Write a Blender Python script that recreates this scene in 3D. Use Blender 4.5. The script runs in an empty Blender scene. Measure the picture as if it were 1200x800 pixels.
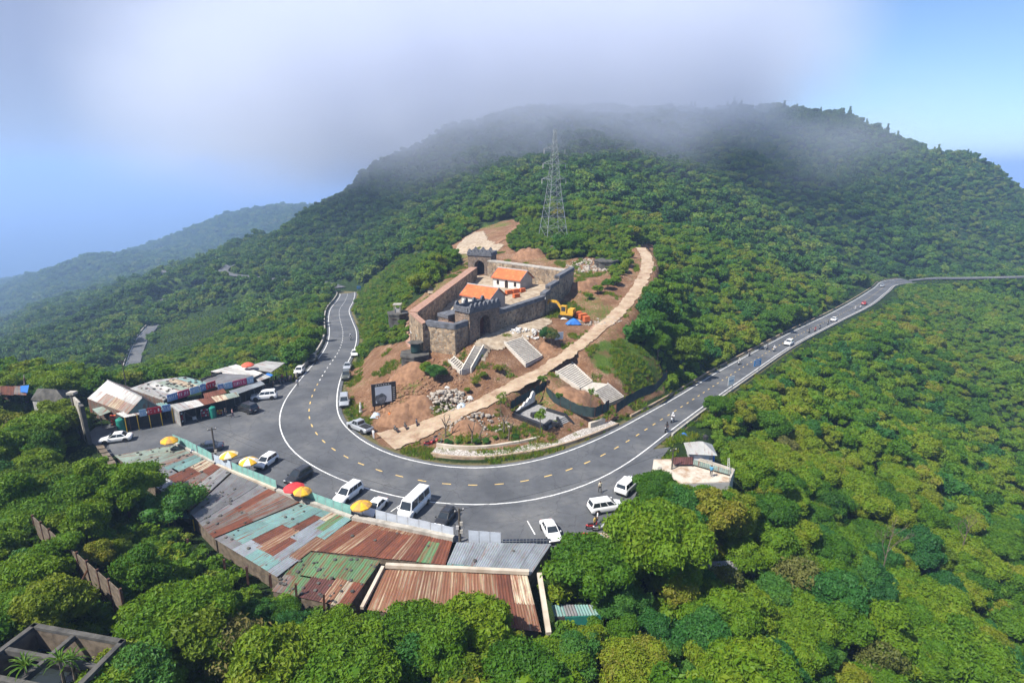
import bpy, bmesh, math, random
import numpy as np
from mathutils import Vector, Matrix

# ---------------------------------------------------------------- camera, sky, sun, exposure
FPX, YH, HCAM = 700.0, 200.0, 41.0           # focal length in px of a 1200 px wide frame, horizon row, eye height
TH = math.atan((400 - YH) / FPX)
CT, ST = math.cos(TH), math.sin(TH)
S = bpy.context.scene
COL = S.collection
cam_d = bpy.data.cameras.new('camera'); cam = bpy.data.objects.new('camera', cam_d); COL.objects.link(cam)
cam_d.sensor_fit = 'HORIZONTAL'; cam_d.sensor_width = 36.0; cam_d.lens = 36.0 * FPX / 1200.0
cam_d.clip_start = 0.5; cam_d.clip_end = 60000
cam.location = (0, 0, HCAM); cam.rotation_euler = (math.pi / 2 - TH, 0, 0)
S.camera = cam

SUN_TO = Vector((-0.72, -0.50, 1.12)).normalized()
W = bpy.data.worlds.new('World'); S.world = W; W.use_nodes = True
nt = W.node_tree; nt.nodes.clear()
wo = nt.nodes.new('ShaderNodeOutputWorld'); bg = nt.nodes.new('ShaderNodeBackground')
sky = nt.nodes.new('ShaderNodeTexSky'); sky.sky_type = 'NISHITA'; sky.sun_disc = False
sky.sun_elevation = math.asin(SUN_TO.z); sky.sun_rotation = math.atan2(SUN_TO.x, SUN_TO.y)
sky.air_density = 1.1; sky.dust_density = 0.1; sky.ozone_density = 5.0; sky.altitude = 2500
bg.inputs['Strength'].default_value = 0.095
# broken high cloud: soft noise over the direction, thick towards the west, torn open towards the east
tc = nt.nodes.new('ShaderNodeTexCoord'); mp = nt.nodes.new('ShaderNodeMapping'); mp.inputs['Scale'].default_value = (1, 1, 2.2)
nz = nt.nodes.new('ShaderNodeTexNoise'); nz.inputs['Scale'].default_value = 1.6; nz.inputs['Detail'].default_value = 5; nz.inputs['Roughness'].default_value = .5
nt.links.new(tc.outputs['Generated'], mp.inputs['Vector']); nt.links.new(mp.outputs['Vector'], nz.inputs['Vector'])
sx = nt.nodes.new('ShaderNodeSeparateXYZ'); nt.links.new(tc.outputs['Generated'], sx.inputs[0])
def wmath(op, a, b, c=None):
    n = nt.nodes.new('ShaderNodeMath'); n.operation = op
    for i, v in enumerate((a, b) if c is None else (a, b, c)):
        if isinstance(v, (int, float)): n.inputs[i].default_value = v
        else: nt.links.new(v, n.inputs[i])
    return n.outputs[0]
west = wmath('MULTIPLY_ADD', sx.outputs['X'], -0.95, 0.34)            # cloud bank lies to the west
up = wmath('MULTIPLY_ADD', sx.outputs['Z'], 0.5, 0.0)
cov = wmath('ADD', wmath('ADD', west, up), wmath('MULTIPLY_ADD', nz.outputs['Fac'], 0.9, -0.45))
mr = nt.nodes.new('ShaderNodeMapRange'); mr.interpolation_type = 'SMOOTHSTEP'
nt.links.new(cov, mr.inputs['Value']); mr.inputs['From Min'].default_value = 0.02; mr.inputs['From Max'].default_value = 0.85
mr.inputs['To Max'].default_value = 0.85
mx = nt.nodes.new('ShaderNodeMix'); mx.data_type = 'RGBA'
nt.links.new(mr.outputs[0], mx.inputs['Factor']); nt.links.new(sky.outputs[0], mx.inputs[6]); mx.inputs[7].default_value = (2.3, 2.55, 3.6, 1)
nt.links.new(mx.outputs[2], bg.inputs['Color']); nt.links.new(bg.outputs[0], wo.inputs['Surface'])

sl = bpy.data.lights.new('sun', 'SUN'); so = bpy.data.objects.new('sun', sl); COL.objects.link(so)
sl.energy = 5.0; sl.angle = math.radians(0.6); sl.color = (1.0, 0.955, 0.88)
so.rotation_euler = SUN_TO.to_track_quat('Z', 'Y').to_euler(); so.location = (0, 0, 300)
S.view_settings.view_transform = 'Standard'; S.view_settings.look = 'None'
S.view_settings.exposure = 0.85; S.view_settings.gamma = 1; S.view_settings.use_curve_mapping = False
S.render.engine = 'CYCLES'
cy = S.cycles
cy.max_bounces = 6; cy.diffuse_bounces = 2; cy.glossy_bounces = 2; cy.transmission_bounces = 3; cy.volume_bounces = 5; cy.transparent_max_bounces = 6
cy.volume_step_rate = 1.0; cy.volume_max_steps = 128
cy.use_denoising = True; cy.use_adaptive_sampling = True; cy.adaptive_threshold = 0.02
try: cy.denoiser = 'OPENIMAGEDENOISE'
except Exception: pass

rng = random.Random(7)
NR = np.random.RandomState(11)

# ---------------------------------------------------------------- survey: picture point + height (or depth) -> place
def P(px, py, z=0.0):
    u, v = px - 600.0, py - 400.0
    d = (u, FPX * CT - v * ST, -FPX * ST - v * CT)
    t = (HCAM - z) / -d[2]
    return Vector((d[0] * t, d[1] * t, z))
def Q(px, py, depth):
    u, v = px - 600.0, py - 400.0
    t = depth / FPX
    return Vector((u * t, (FPX * CT - v * ST) * t, HCAM + (-FPX * ST - v * CT) * t))
def P2(px, py, z=0.0):
    p = P(px, py, z); return (p.x, p.y)
def proj(x, y, z):
    dx, dy, dz = x, y, z - HCAM
    zc = dy * CT - dz * ST; yc = dy * ST + dz * CT
    return 600 + FPX * dx / zc, 400 - FPX * yc / zc, zc

# ---------------------------------------------------------------- object helpers
def link(name, mesh, mat=None, parent=None, loc=None, rotz=None):
    o = bpy.data.objects.new(name, mesh); COL.objects.link(o)
    if mat is not None and mesh is not None and len(mesh.materials) == 0: mesh.materials.append(mat)
    if parent is not None: o.parent = parent
    if loc is not None: o.location = loc
    if rotz is not None: o.rotation_euler = (0, 0, rotz)
    return o
def tag(o, label=None, cat=None, group=None, kind=None):
    if label: o['label'] = label
    if cat: o['category'] = cat
    if group: o['group'] = group
    if kind: o['kind'] = kind
    return o
def thing(name, label, cat, loc=(0, 0, 0), rotz=0.0, group=None):
    o = bpy.data.objects.new(name, None); COL.objects.link(o)
    o.empty_display_size = 0.3
    o.location = loc; o.rotation_euler = (0, 0, rotz)
    return tag(o, label, cat, group)
def kids(o): return KIDS.get(o.name, [])
def copy_tree(o, parent=None):
    c = o.copy(); COL.objects.link(c); c.parent = parent
    for ch in list(o.children): copy_tree(ch, c)
    return c

class MB:
    """collects faces; build() links them as one mesh object"""
    def __init__(s): s.v = []; s.f = []; s.m = []; s.mats = []; s.cur = 0
    def mat(s, m):
        if m not in s.mats: s.mats.append(m)
        s.cur = s.mats.index(m); return s
    def add(s, vs, fs):
        b = len(s.v); s.v += [tuple(v) for v in vs]
        s.f += [tuple(b + i for i in f) for f in fs]; s.m += [s.cur] * len(fs); return s
    def box(s, c, size, rz=0.0, taper=1.0, M=None):
        hx, hy, hz = size[0] / 2, size[1] / 2, size[2] / 2
        vs = []
        for z, t in ((-hz, 1.0), (hz, taper)):
            for x, y in ((-hx, -hy), (hx, -hy), (hx, hy), (-hx, hy)):
                x2, y2 = x * t, y * t
                vs.append((x2 * math.cos(rz) - y2 * math.sin(rz), x2 * math.sin(rz) + y2 * math.cos(rz), z))
        if M is not None: vs = [tuple(M @ Vector(v)) for v in vs]
        vs = [(v[0] + c[0], v[1] + c[1], v[2] + c[2]) for v in vs]
        return s.add(vs, [(0, 3, 2, 1), (4, 5, 6, 7), (0, 1, 5, 4), (1, 2, 6, 5), (2, 3, 7, 6), (3, 0, 4, 7)])
    def hexa(s, b, t):          # 4 bottom points, 4 top points
        return s.add(list(b) + list(t), [(0, 3, 2, 1), (4, 5, 6, 7), (0, 1, 5, 4), (1, 2, 6, 5), (2, 3, 7, 6), (3, 0, 4, 7)])
    def prism(s, poly, z0, z1):
        n = len(poly)
        a = sum(poly[i][0] * poly[(i + 1) % n][1] - poly[(i + 1) % n][0] * poly[i][1] for i in range(n))
        if a < 0: poly = list(poly)[::-1]
        vs = [(p[0], p[1], z0 if len(p) < 3 else p[2] + z0) for p in poly] + [(p[0], p[1], z1 if len(p) < 3 else p[2] + z1) for p in poly]
        return s.add(vs, [tuple(range(n))[::-1], tuple(range(n, 2 * n))] + [(i, (i + 1) % n, n + (i + 1) % n, n + i) for i in range(n)])
    def profile(s, pts, y0, y1):   # polygon in x,z extruded along y
        n = len(pts)
        vs = [(p[0], y0, p[1]) for p in pts] + [(p[0], y1, p[1]) for p in pts]
        return s.add(vs, [tuple(range(n)), tuple(range(n, 2 * n))[::-1]] + [((i + 1) % n, i, n + i, n + (i + 1) % n) for i in range(n)])
    def tube(s, a, b, r, r2=None, n=6, caps=True):
        a, b = Vector(a), Vector(b); r2 = r if r2 is None else r2
        d = (b - a)
        if d.length < 1e-6: return s
        d.normalize(); u = d.cross(Vector((0, 0, 1)) if abs(d.z) < .9 else Vector((1, 0, 0))).normalized(); w = d.cross(u)
        vs = []
        for c, rr in ((a, r), (b, r2)):
            for i in range(n):
                t = 2 * math.pi * i / n; vs.append(c + u * (rr * math.cos(t)) + w * (rr * math.sin(t)))
        fs = [(i, n + i, n + (i + 1) % n, (i + 1) % n) for i in range(n)]
        if caps: fs += [tuple(range(n)), tuple(range(n, 2 * n))[::-1]]
        return s.add(vs, fs)
    def lathe(s, prof, n=12, c=(0, 0, 0), axis='z'):
        vs = []; fs = []
        for r, z in prof:
            for i in range(n):
                t = 2 * math.pi * i / n
                p = (r * math.cos(t), r * math.sin(t), z)
                if axis == 'y': p = (p[0], p[2], p[1])
                vs.append((p[0] + c[0], p[1] + c[1], p[2] + c[2]))
        for k in range(len(prof) - 1):
            for i in range(n):
                q = (k * n + i, k * n + (i + 1) % n, (k + 1) * n + (i + 1) % n, (k + 1) * n + i)
                fs.append(q if axis == 'z' else q[::-1])
        e0 = tuple(range(n))[::-1]; e1 = tuple(range((len(prof) - 1) * n, len(prof) * n))
        if prof[0][0] > 1e-4: fs.append(e0 if axis == 'z' else e0[::-1])
        if prof[-1][0] > 1e-4: fs.append(e1 if axis == 'z' else e1[::-1])
        return s.add(vs, fs)
    def quad(s, a, b, c, d): return s.add([a, b, c, d], [(0, 1, 2, 3)])
    def mesh(s, name='m', mat=None, smooth=False):
        me = bpy.data.meshes.new(name); me.from_pydata(s.v, [], s.f); me.update()
        if s.mats:
            for m in s.mats: me.materials.append(m)
            me.polygons.foreach_set('material_index', s.m)
        elif mat is not None: me.materials.append(mat)
        if smooth: me.polygons.foreach_set('use_smooth', [True] * len(me.polygons))
        return me
    def build(s, name, mat=None, parent=None, smooth=False, loc=None, rotz=None):
        return link(name, s.mesh(name, mat, smooth), None, parent, loc, rotz)

# ---------------------------------------------------------------- materials
def newmat(name):
    m = bpy.data.materials.new(name); m.use_nodes = True
    t = m.node_tree; b = t.nodes['Principled BSDF']
    return m, t, b
def L(t, a, b): t.links.new(a, b)
def node(t, kind, **kw):
    n = t.nodes.new(kind)
    for k, v in kw.items(): setattr(n, k, v)
    return n
def noise(t, scale, detail=4, rough=.55, vec=None, coords='Object'):
    n = node(t, 'ShaderNodeTexNoise'); n.inputs['Scale'].default_value = scale; n.inputs['Detail'].default_value = detail; n.inputs['Roughness'].default_value = rough
    if vec is None:
        c = node(t, 'ShaderNodeTexCoord'); vec = c.outputs[coords]
    L(t, vec, n.inputs['Vector']); return n
def ramp(t, fac, stops):
    r = node(t, 'ShaderNodeValToRGB'); e = r.color_ramp.elements
    while len(e) < len(stops): e.new(0.5)
    for i, (p, c) in enumerate(stops): e[i].position = p; e[i].color = (*c, 1) if len(c) == 3 else c
    L(t, fac, r.inputs[0]); return r
def mixc(t, fac, a, b, mode='MIX'):
    m = node(t, 'ShaderNodeMix'); m.data_type = 'RGBA'; m.blend_type = mode
    for i, v in ((0, fac), (6, a), (7, b)):
        if hasattr(v, 'links') or hasattr(v, 'is_linked'): L(t, v, m.inputs[i])
        elif isinstance(v, (int, float)): m.inputs[i].default_value = v
        else: m.inputs[i].default_value = (*v, 1) if len(v) == 3 else v
    return m.outputs[2]
def bump(t, b, h, strength=.5, dist=.05):
    n = node(t, 'ShaderNodeBump'); n.inputs['Strength'].default_value = strength; n.inputs['Distance'].default_value = dist
    L(t, h, n.inputs['Height']); L(t, n.outputs[0], b.inputs['Normal'])
def plain(name, c1, c2=None, scale=3.0, rough=.8, bmp=.2, metal=0.0, detail=5, spec=.3, dist=.03, lo=.35, hi=.65, geo=False):
    m, t, b = newmat(name)
    c2 = c2 or tuple(x * .75 for x in c1)
    n = noise(t, scale, detail)
    r = ramp(t, n.outputs['Fac'], [(lo, c1), (hi, c2)])
    L(t, r.outputs[0], b.inputs['Base Color']); b.inputs['Roughness'].default_value = rough; b.inputs['Metallic'].default_value = metal
    b.inputs['Specular IOR Level'].default_value = spec
    if bmp: bump(t, b, n.outputs['Fac'], bmp, dist)
    return m
MAT = {}
# ---------------------------------------------------------------- road survey
IN_PX = [(396,335.5),(407,336.5),(413.5,340),(414.5,351),(409,365),(412,374),(418,392),(415,410),(403,433),(396,455),(394,475),(400,496),(425,517),(450,530),(482,541),(520,547),(550,549.5),(587,548),(625,542),(660,531),(700,515),(750,489),(800,461),(832,441),(875,417),(920,393),(976,366),(1008,348),(1025,337),(1037,329),(1058,326)]
OUT_PX = [(380,339),(396,341),(398.5,344),(396,350),(387,362),(385,374),(386,390),(383,404),(374,419),(362,432),(351,446),(338,462),(327,482),(326,497),(331,514),(340,528),(354,541),(376,553),(403,564),(438,577),(474,585),(510,591),(546,594),(588,593),(630,587),(662,579),(700,564),(740,540),(780,508),(820,479),(855,454),(881,436),(916,412),(976,379),(1021,356),(1040,341),(1052,333),(1081,330)]
def zin(px, py):
    if px < 430: return float(np.interp(py, [335,340,351,365,374,394,405,455], [-18.5,-17,-14,-10,-8,-4.5,-3,0]))
    if px > 640: return float(np.interp(py, [326,337,366,393,417,460,489,515], [-22.3,-20,-15,-11,-8.5,-4,-1.5,0]))
    return 0.0
def resample(pts, n):
    P_ = np.array(pts, float); s = np.r_[0, np.cumsum(np.linalg.norm(np.diff(P_, axis=0), axis=1))]
    # Catmull-Rom style smoothing through a cubic interpolation of each coordinate
    t = np.linspace(0, s[-1], n)
    out = []
    for k in range(P_.shape[1]):
        y = P_[:, k]; m = np.gradient(y, s)
        i = np.clip(np.searchsorted(s, t, 'right') - 1, 0, len(s) - 2); h = s[i + 1] - s[i]; u = (t - s[i]) / h
        out.append((2*u**3-3*u**2+1)*y[i] + (u**3-2*u**2+u)*h*m[i] + (-2*u**3+3*u**2)*y[i+1] + (u**3-u**2)*h*m[i+1])
    return np.array(out).T
IN_W = resample([tuple(P(x, y, zin(x, y))) for x, y in IN_PX], 600)
# outer line: height follows the inner line at the same station
OUT_W = []
for (x, y) in OUT_PX:
    z = 0.0
    for _ in range(12):
        p = P(x, y, z); j = np.argmin((IN_W[:, 0] - p.x) ** 2 + (IN_W[:, 1] - p.y) ** 2); z = 0.5 * z + 0.5 * IN_W[j, 2]
    OUT_W.append(tuple(P(x, y, z)))
OUT_W = resample(OUT_W, 900)
NST = 320
sm = lambda a, k: np.array([np.convolve(np.pad(a[:, c], (k, k), 'edge'), np.ones(2*k+1)/(2*k+1), 'valid') for c in range(a.shape[1])]).T
A_ = IN_W[np.linspace(0, 599, NST).astype(int)]
jj = np.array([np.argmin((OUT_W[:, 0]-a[0])**2 + (OUT_W[:, 1]-a[1])**2) for a in A_])
jj = np.maximum.accumulate(jj)
jj = np.convolve(np.pad(jj.astype(float), (12, 12), 'edge'), np.ones(25)/25, 'valid')
B_ = np.array([[np.interp(j, np.arange(900), OUT_W[:, c]) for c in range(3)] for j in jj])
B_[:, 2] = A_[:, 2]
A_ = sm(A_, 3); B_ = sm(B_, 3)
ROAD_C = (A_ + B_) / 2; ROAD_HW = np.linalg.norm(A_ - B_, axis=1) / 2

PATH_PX = [(452,517,.12,3.6),(470,511,.3,3.2),(500,500,.9,2.6),(530,487,1.9,2.1),(560,474,3.0,1.75),(600,453,4.3,1.6),(640,431,5.6,1.5),(690,395,8.3,1.5),(725,365,10.8,1.5),(748,336,13.5,1.6),(757,315,15.6,1.6),(757,300,17.3,1.6),(751,290,18.8,1.5)]
PATH_W = resample([tuple(P(x, y, z)) + (w,) for x, y, z, w in PATH_PX], 420)

# ---------------------------------------------------------------- terrain: surveyed heights, smooth interpolation between them
ctl = []
for i in range(0, NST, 8):
    ctl.append(tuple(A_[i])); ctl.append(tuple(B_[i]))
for i in range(0, 420, 35): ctl.append(tuple(PATH_W[i][:3]))
G = [ # inside of the bend, fort hill
 (480,500,.6),(520,520,.3),(560,510,1.0),(600,515,.8),(640,500,1.2),(680,490,1.2),(455,490,.8),(430,470,.6),(470,475,2.2),(500,455,3.6),(445,440,3.2),(430,430,1.4),
 (540,460,3.4),(510,425,6.2),(480,412,6.6),(460,412,5.2),(440,405,2.2),(432,385,-1.5),(430,365,-5),(455,385,3.6),(470,370,6.0),(460,345,3.0),(440,340,-5),(480,345,8.2),(495,330,9.5),(470,320,4),
 (502,411,7.2),(534,419,6.6),(550,408,8.6),(567,394,9.5),(590,388,9.6),(605,396,9.0),(640,372,10.0),(660,352,11.6),(674,337,13.4),(620,420,5.9),(640,400,8.0),(660,385,9.0),(690,365,10.3),(700,335,13.5),(690,315,15.5),(720,340,12.6),(735,320,14.6),
 (560,350,11.6),(590,345,12.4),(630,340,12.9),(540,345,11.6),(570,326,13.4),(650,325,13.6),(530,330,12.6),(510,355,11.0),
 (540,315,12.5),(520,310,11.5),(548,285,16.8),(535,295,14.5),(585,275,19.2),(605,262,21.5),(620,300,16.6),(650,295,17.4),(690,295,17.2),(648,277,20),(700,270,20.5),(740,300,17.4),
 (660,445,4.6),(700,455,2.6),(735,470,.9),(720,430,4.6),(760,440,1.2),(740,410,6.0),(770,400,5.0),(790,440,.6),(690,470,1.8),
 # parking place and roof yard
 (591.5,401,8.6),(617,426.5,5.5),(635,417.5,5.7),(611,395,8.8),(651.5,435.5,4.9),(669.5,425,5.1),(680,455,2.9),(693.5,447.5,3.0),(713,473,.7),(731,465.5,.7),(543,433,5.5),(549,420,7.0),
 (130,520,0),(200,500,0),(270,500,0),(250,560,0),(330,560,0),(190,560,-2.3),(260,590,-2.5),(330,630,-2.5),(400,650,-2.6),(480,680,-2.8),(560,700,-2.9),(610,660,-2.4),(400,690,-3),(680,620,0),(720,600,0),(620,730,-3.2),(690,670,-1.2),
 (150,480,-.1),(240,460,-.4),(330,440,-1.5),(95,500,.2),
 (790,545,-.1),(830,560,-.8),(850,545,-.8),(800,525,0),(760,600,-1.0),(800,640,-3.0),(840,500,-1.6)]
for x, y, z in G: ctl.append(tuple(P(x, y, z)))
D = [ # picture point of the crowns, depth, crown height above the ground
 (600,255,238,4),(650,250,240,4),(700,250,240,5),(600,215,300,6),(700,215,300,6),(600,180,385,6),(700,180,385,6),(600,150,460,6),(700,150,460,6),(540,255,260,5),(500,290,225,4),(480,300,225,4),(450,300,300,6),(500,250,330,6),(450,260,400,6),
 (850,382,180,5),(800,345,188,6),(800,385,160,6),(850,300,232,6),(800,270,250,6),(900,340,225,6),(950,335,262,6),(900,260,330,6),(1000,310,330,6),(950,270,370,6),(1000,250,430,6),(800,220,320,6),(850,170,450,6),(800,150,460,6),
 (1100,312,400,6),(1200,312,420,6),(1100,260,480,6),(1200,260,520,6),(1300,300,430,6),(1350,260,560,6),
 (1260,250,625,8),(1200,215,625,8),(1130,181,625,8),(1050,156,625,8),(985,135,625,8),(930,122,620,8),(860,121,615,16),(780,117,610,16),(700,117,600,16),(620,120,590,16),(560,132,585,16),(520,142,575,16),(475,168,570,16),(430,193,560,16),(385,217,550,16),(345,242,540,16),(300,268,525,16),(250,298,490,16),(180,326,450,16),(100,352,430,16),(0,394,400,16),(-120,440,370,16),
 # left slope below the road
 (360,340,300,6),(350,385,215,5),(350,420,165,5),(320,440,150,5),(330,360,270,6),(300,380,245,6),(300,345,350,6),(250,340,380,6),(260,400,225,6),(250,430,170,6),(200,440,165,6),(200,390,290,6),(150,400,300,4),(100,400,330,6),(100,435,190,7),(50,430,150,7),(0,415,145,7),(-60,420,120,7),(-150,420,110,7),(400,300,330,6),(420,330,270,5),(400,260,460,6),(340,290,450,6),(380,320,300,6),(200,350,390,6),(80,380,390,6),
 # hillside on the near left
 (60,480,100,6),(0,480,98,6),(-100,480,95,6),(100,545,78,5),(0,560,72,6),(60,600,64,6),(0,650,53,6),(100,640,58,6),(100,700,50,6),(180,640,58,6),(180,700,52,6),(50,790,41,6),(150,790,42,6),(250,750,48,7),(300,790,45,7),(400,760,48,6.5),(500,790,45,7),(620,780,46,7),(700,790,45,7),(800,790,45,7.5),(900,790,47,7.5),(780,700,58,7),(850,640,70,6.5),(-150,700,60,6),(-150,600,75,6),
 # valley on the right
 (850,500,103,5),(900,450,128,5),(950,420,152,5),(1000,385,200,5),(1050,350,285,5),(900,500,108,6),(950,500,112,6),(1000,450,162,6),(1100,400,232,5),(1100,450,190,5),(1080,360,290,4),(1140,340,340,3),(1100,500,150,6),(1200,450,210,4),(1200,380,290,4),(1200,345,335,3),(1200,560,145,5),(1150,520,165,5),(1100,600,105,6),(1000,600,94,6),(950,560,98,6),(900,560,94,6),(900,650,72,7),(1000,700,70,7),(1100,700,78,7),(1200,700,92,6),(1200,800,72,6),(1000,800,57,7),(1100,800,62,7),(1350,600,160,6),(1350,450,240,5),(1350,750,95,6),
 ]
for x, y, d, h in D:
    p = Q(x, y, d); ctl.append((p.x, p.y, p.z - h))
F = [ # far ridges over the sea and the slopes behind the skyline (no trees taken off)
 (340,246,2050),(300,248,2020),(262,254,1980),(225,270,1920),(190,292,1850),(170,301,1780),(120,302,1580),(80,317,1500),(40,337,1440),(0,359,1400),(-60,388,1350),(250,300,1500),(180,322,1200),(100,352,850),(60,358,860),(0,388,760),(0,405,540),(420,250,2100),(520,246,2150)]
for x, y, d in F: ctl.append(tuple(Q(x, y, d)))
ctl += [(-900,2500,-360),(-300,2700,-320),(-2300,2100,-470),(-1700,1300,-470),(-1300,900,-440),(-900,700,-330),(-700,480,-200),(-420,330,-110),(-260,200,-52),(-150,110,-14),(300,1200,-120),(900,1300,-200),(900,700,-80),(700,450,-45),(500,300,-45),(300,160,-34),(160,40,-24),(0,8,-5),(-70,10,6),(80,5,-12),(0,-90,6),(-200,-60,20),(200,-80,-20),(0,760,70),(250,780,60),(-250,740,-40),(-700,3200,-470),(800,3200,-400),(-3000,1200,-520),(-3000,3000,-520),(3000,2000,-300),(3000,500,-200)]
CT_ = np.array(ctl, float)
def warp(x, y):
    yy = np.maximum(y, 18.0) + 12.0
    return x / yy, np.log(yy) + np.minimum(y - 18.0, 0) * 0.008
cu, cw = warp(CT_[:, 0], CT_[:, 1])
def kern(r2): return np.sqrt(r2 + 0.0009)
K = kern((cu[:, None]-cu[None])**2 + (cw[:, None]-cw[None])**2)
n = len(cu); K[np.arange(n), np.arange(n)] -= 0.006
Pm = np.c_[np.ones(n), cu, cw]
Mx = np.block([[K, Pm], [Pm.T, np.zeros((3, 3))]])
# heights are interpolated relative to depth so far relief keeps its proportion
zscale = np.exp(cw)
sol = np.linalg.solve(Mx, np.r_[CT_[:, 2] / zscale, 0, 0, 0])
def vnoise(x, y, s, seed=0):
    X = x / s + seed * 17.3; Y = y / s + seed * 9.1
    xi = np.floor(X); yi = np.floor(Y); fx = X - xi; fy = Y - yi
    fx = fx*fx*(3-2*fx); fy = fy*fy*(3-2*fy)
    def h(a, b): return np.modf(np.abs(np.sin(a*127.1 + b*311.7 + seed) * 43758.5453))[0]
    return (h(xi,yi)*(1-fx)+h(xi+1,yi)*fx)*(1-fy) + (h(xi,yi+1)*(1-fx)+h(xi+1,yi+1)*fx)*fy
def inpoly(x, y, poly):
    r = np.zeros(x.shape, bool); n = len(poly); j = n - 1
    for i in range(n):
        xi, yi = poly[i][:2]; xj, yj = poly[j][:2]
        c = ((yi > y) != (yj > y)) & (x < (xj - xi) * (y - yi) / ((yj - yi) if yj != yi else 1e-9) + xi)
        r ^= c; j = i
    return r
def dline(x, y, line):
    """distance to a polyline, and the index of the nearest of its points"""
    L_ = np.asarray(line)[:, :2]; best = np.full(x.shape, 1e9); idx = np.zeros(x.shape, int)
    for k in range(0, len(x), 20000):
        d2 = (x[k:k+20000, None]-L_[None, :, 0])**2 + (y[k:k+20000, None]-L_[None, :, 1])**2
        m = d2.argmin(1); idx[k:k+20000] = m; best[k:k+20000] = np.sqrt(d2[np.arange(len(m)), m])
    return best, idx
def dpoly(x, y, poly):
    d = np.full(x.shape, 1e9); n = len(poly)
    for i in range(n):
        ax, ay = poly[i][:2]; bx, by = poly[(i+1) % n][:2]
        vx, vy = bx-ax, by-ay; t = np.clip(((x-ax)*vx+(y-ay)*vy)/(vx*vx+vy*vy+1e-9), 0, 1)
        d = np.minimum(d, np.hypot(x-ax-t*vx, y-ay-t*vy))
    return np.where(inpoly(x, y, poly), 0.0, d)
sstep = lambda t: (lambda u: u*u*(3-2*u))(np.clip(t, 0, 1))

# other stretches of road seen on the far slopes
LOW_ROAD = resample([tuple(Q(*p)) for p in [(146,448,262),(153,434,278),(160,412,305),(167,397,330),(180,381,360)]], 60)
BEND_ROAD = resample([tuple(Q(*p)) for p in [(398,337,300),(380,332,318),(350,329,345),(320,327,372),(290,324,400),(268,321,420),(262,316,440),(270,310,455)]], 80)
UP_ROAD = resample([tuple(Q(*p)) for p in [(186,355,455),(197,350,470),(203,346,480)]], 20)
UP_ROAD2 = resample([tuple(Q(*p)) for p in [(188,317,560),(195,321,548),(206,327,530)]], 20)
EAST_ROAD = resample([tuple(x) for x in [ROAD_C[-1], Q(1090,326.5,352), Q(1130,326,350), Q(1200,324.5,345), Q(1290,322,340)]], 80)
SIDE_ROADS = [(LOW_ROAD, 3.1), (BEND_ROAD, 3.3), (UP_ROAD, 4.0), (UP_ROAD2, 3.6), (EAST_ROAD, 3.0)]

PARK_PX = [(98,512),(112,500),(150,492),(185,488),(205,478),(262,464),(300,452),(330,441),(346,446)]
PARK_OUT = [(735,545),(762,528),(784,512),(786,520),(765,548),(748,572),(738,596),(735,612),(720,632),(690,648),(645,639),(590,639),(532,635),(440,614),(412,608),(352,588),(325,576),(272,553),(252,545),(232,532),(203,521),(130,534)]
def road_idx(px, py):
    p = P(px, py, 0); return int(np.argmin((B_[:, 0]-p.x)**2 + (B_[:, 1]-p.y)**2))
i0, i1 = road_idx(346, 446), road_idx(770, 516)
PARK = [P2(x, y, -.02) for x, y in PARK_PX] + [tuple(B_[i][:2] + (A_[i]-B_[i])[:2]/np.linalg.norm((A_[i]-B_[i])[:2])*0.3) for i in range(i0+1, i1, 2)] + [P2(x, y, 0) for x, y in PARK_OUT[3:]]
ROOFYARD = [P2(x, y, 0) for x, y in [(130,536),(203,524),(232,535),(252,548),(272,556),(325,579),(352,591),(412,611),(440,617),(532,638),(640,642),(645,690),(640,745),(420,715),(350,700),(230,625),(150,565)]]

STAIR_CUTS = [(P(591.5,401,9.0), P(611,395,9.0), P(617,426.5,5.9), P(635,417.5,5.9)), (P(651.5,435.5,5.3), P(669.5,425,5.3), P(680,455,3.2), P(693.5,447.5,3.2)),
 (P(696,458,3.2), P(711.5,449.5,3.2), P(713,473.5,.9), P(731,465.5,.9)), (P(557,406,9.3), P(566,405,9.3), P(541,434.5,5.9), P(551,432,5.9)), (P(526,422,7.2), P(531,418,7.2), P(540,435,5.8), P(545,430,5.8)), (P(680,455,3.18), P(693.5,447.5,3.18), P(696,458,3.18), P(711.5,449.5,3.18)), (P(600,485,1.9), P(630,467,1.9), P(642,504,1.7), P(670,488,1.7))]
def parkz(dr, hw, zr): return zr * (1 - sstep((dr - hw) / 14))
def base_height(x, y):
    u, w = warp(x, y); out = np.zeros(x.shape)
    for k in range(0, len(x), 20000):
        uu, ww = u[k:k+20000], w[k:k+20000]
        Kx = kern((uu[:, None]-cu[None])**2 + (ww[:, None]-cw[None])**2)
        out[k:k+20000] = (Kx @ sol[:n] + sol[n] + sol[n+1]*uu + sol[n+2]*ww) * np.exp(ww)
    return out
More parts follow.
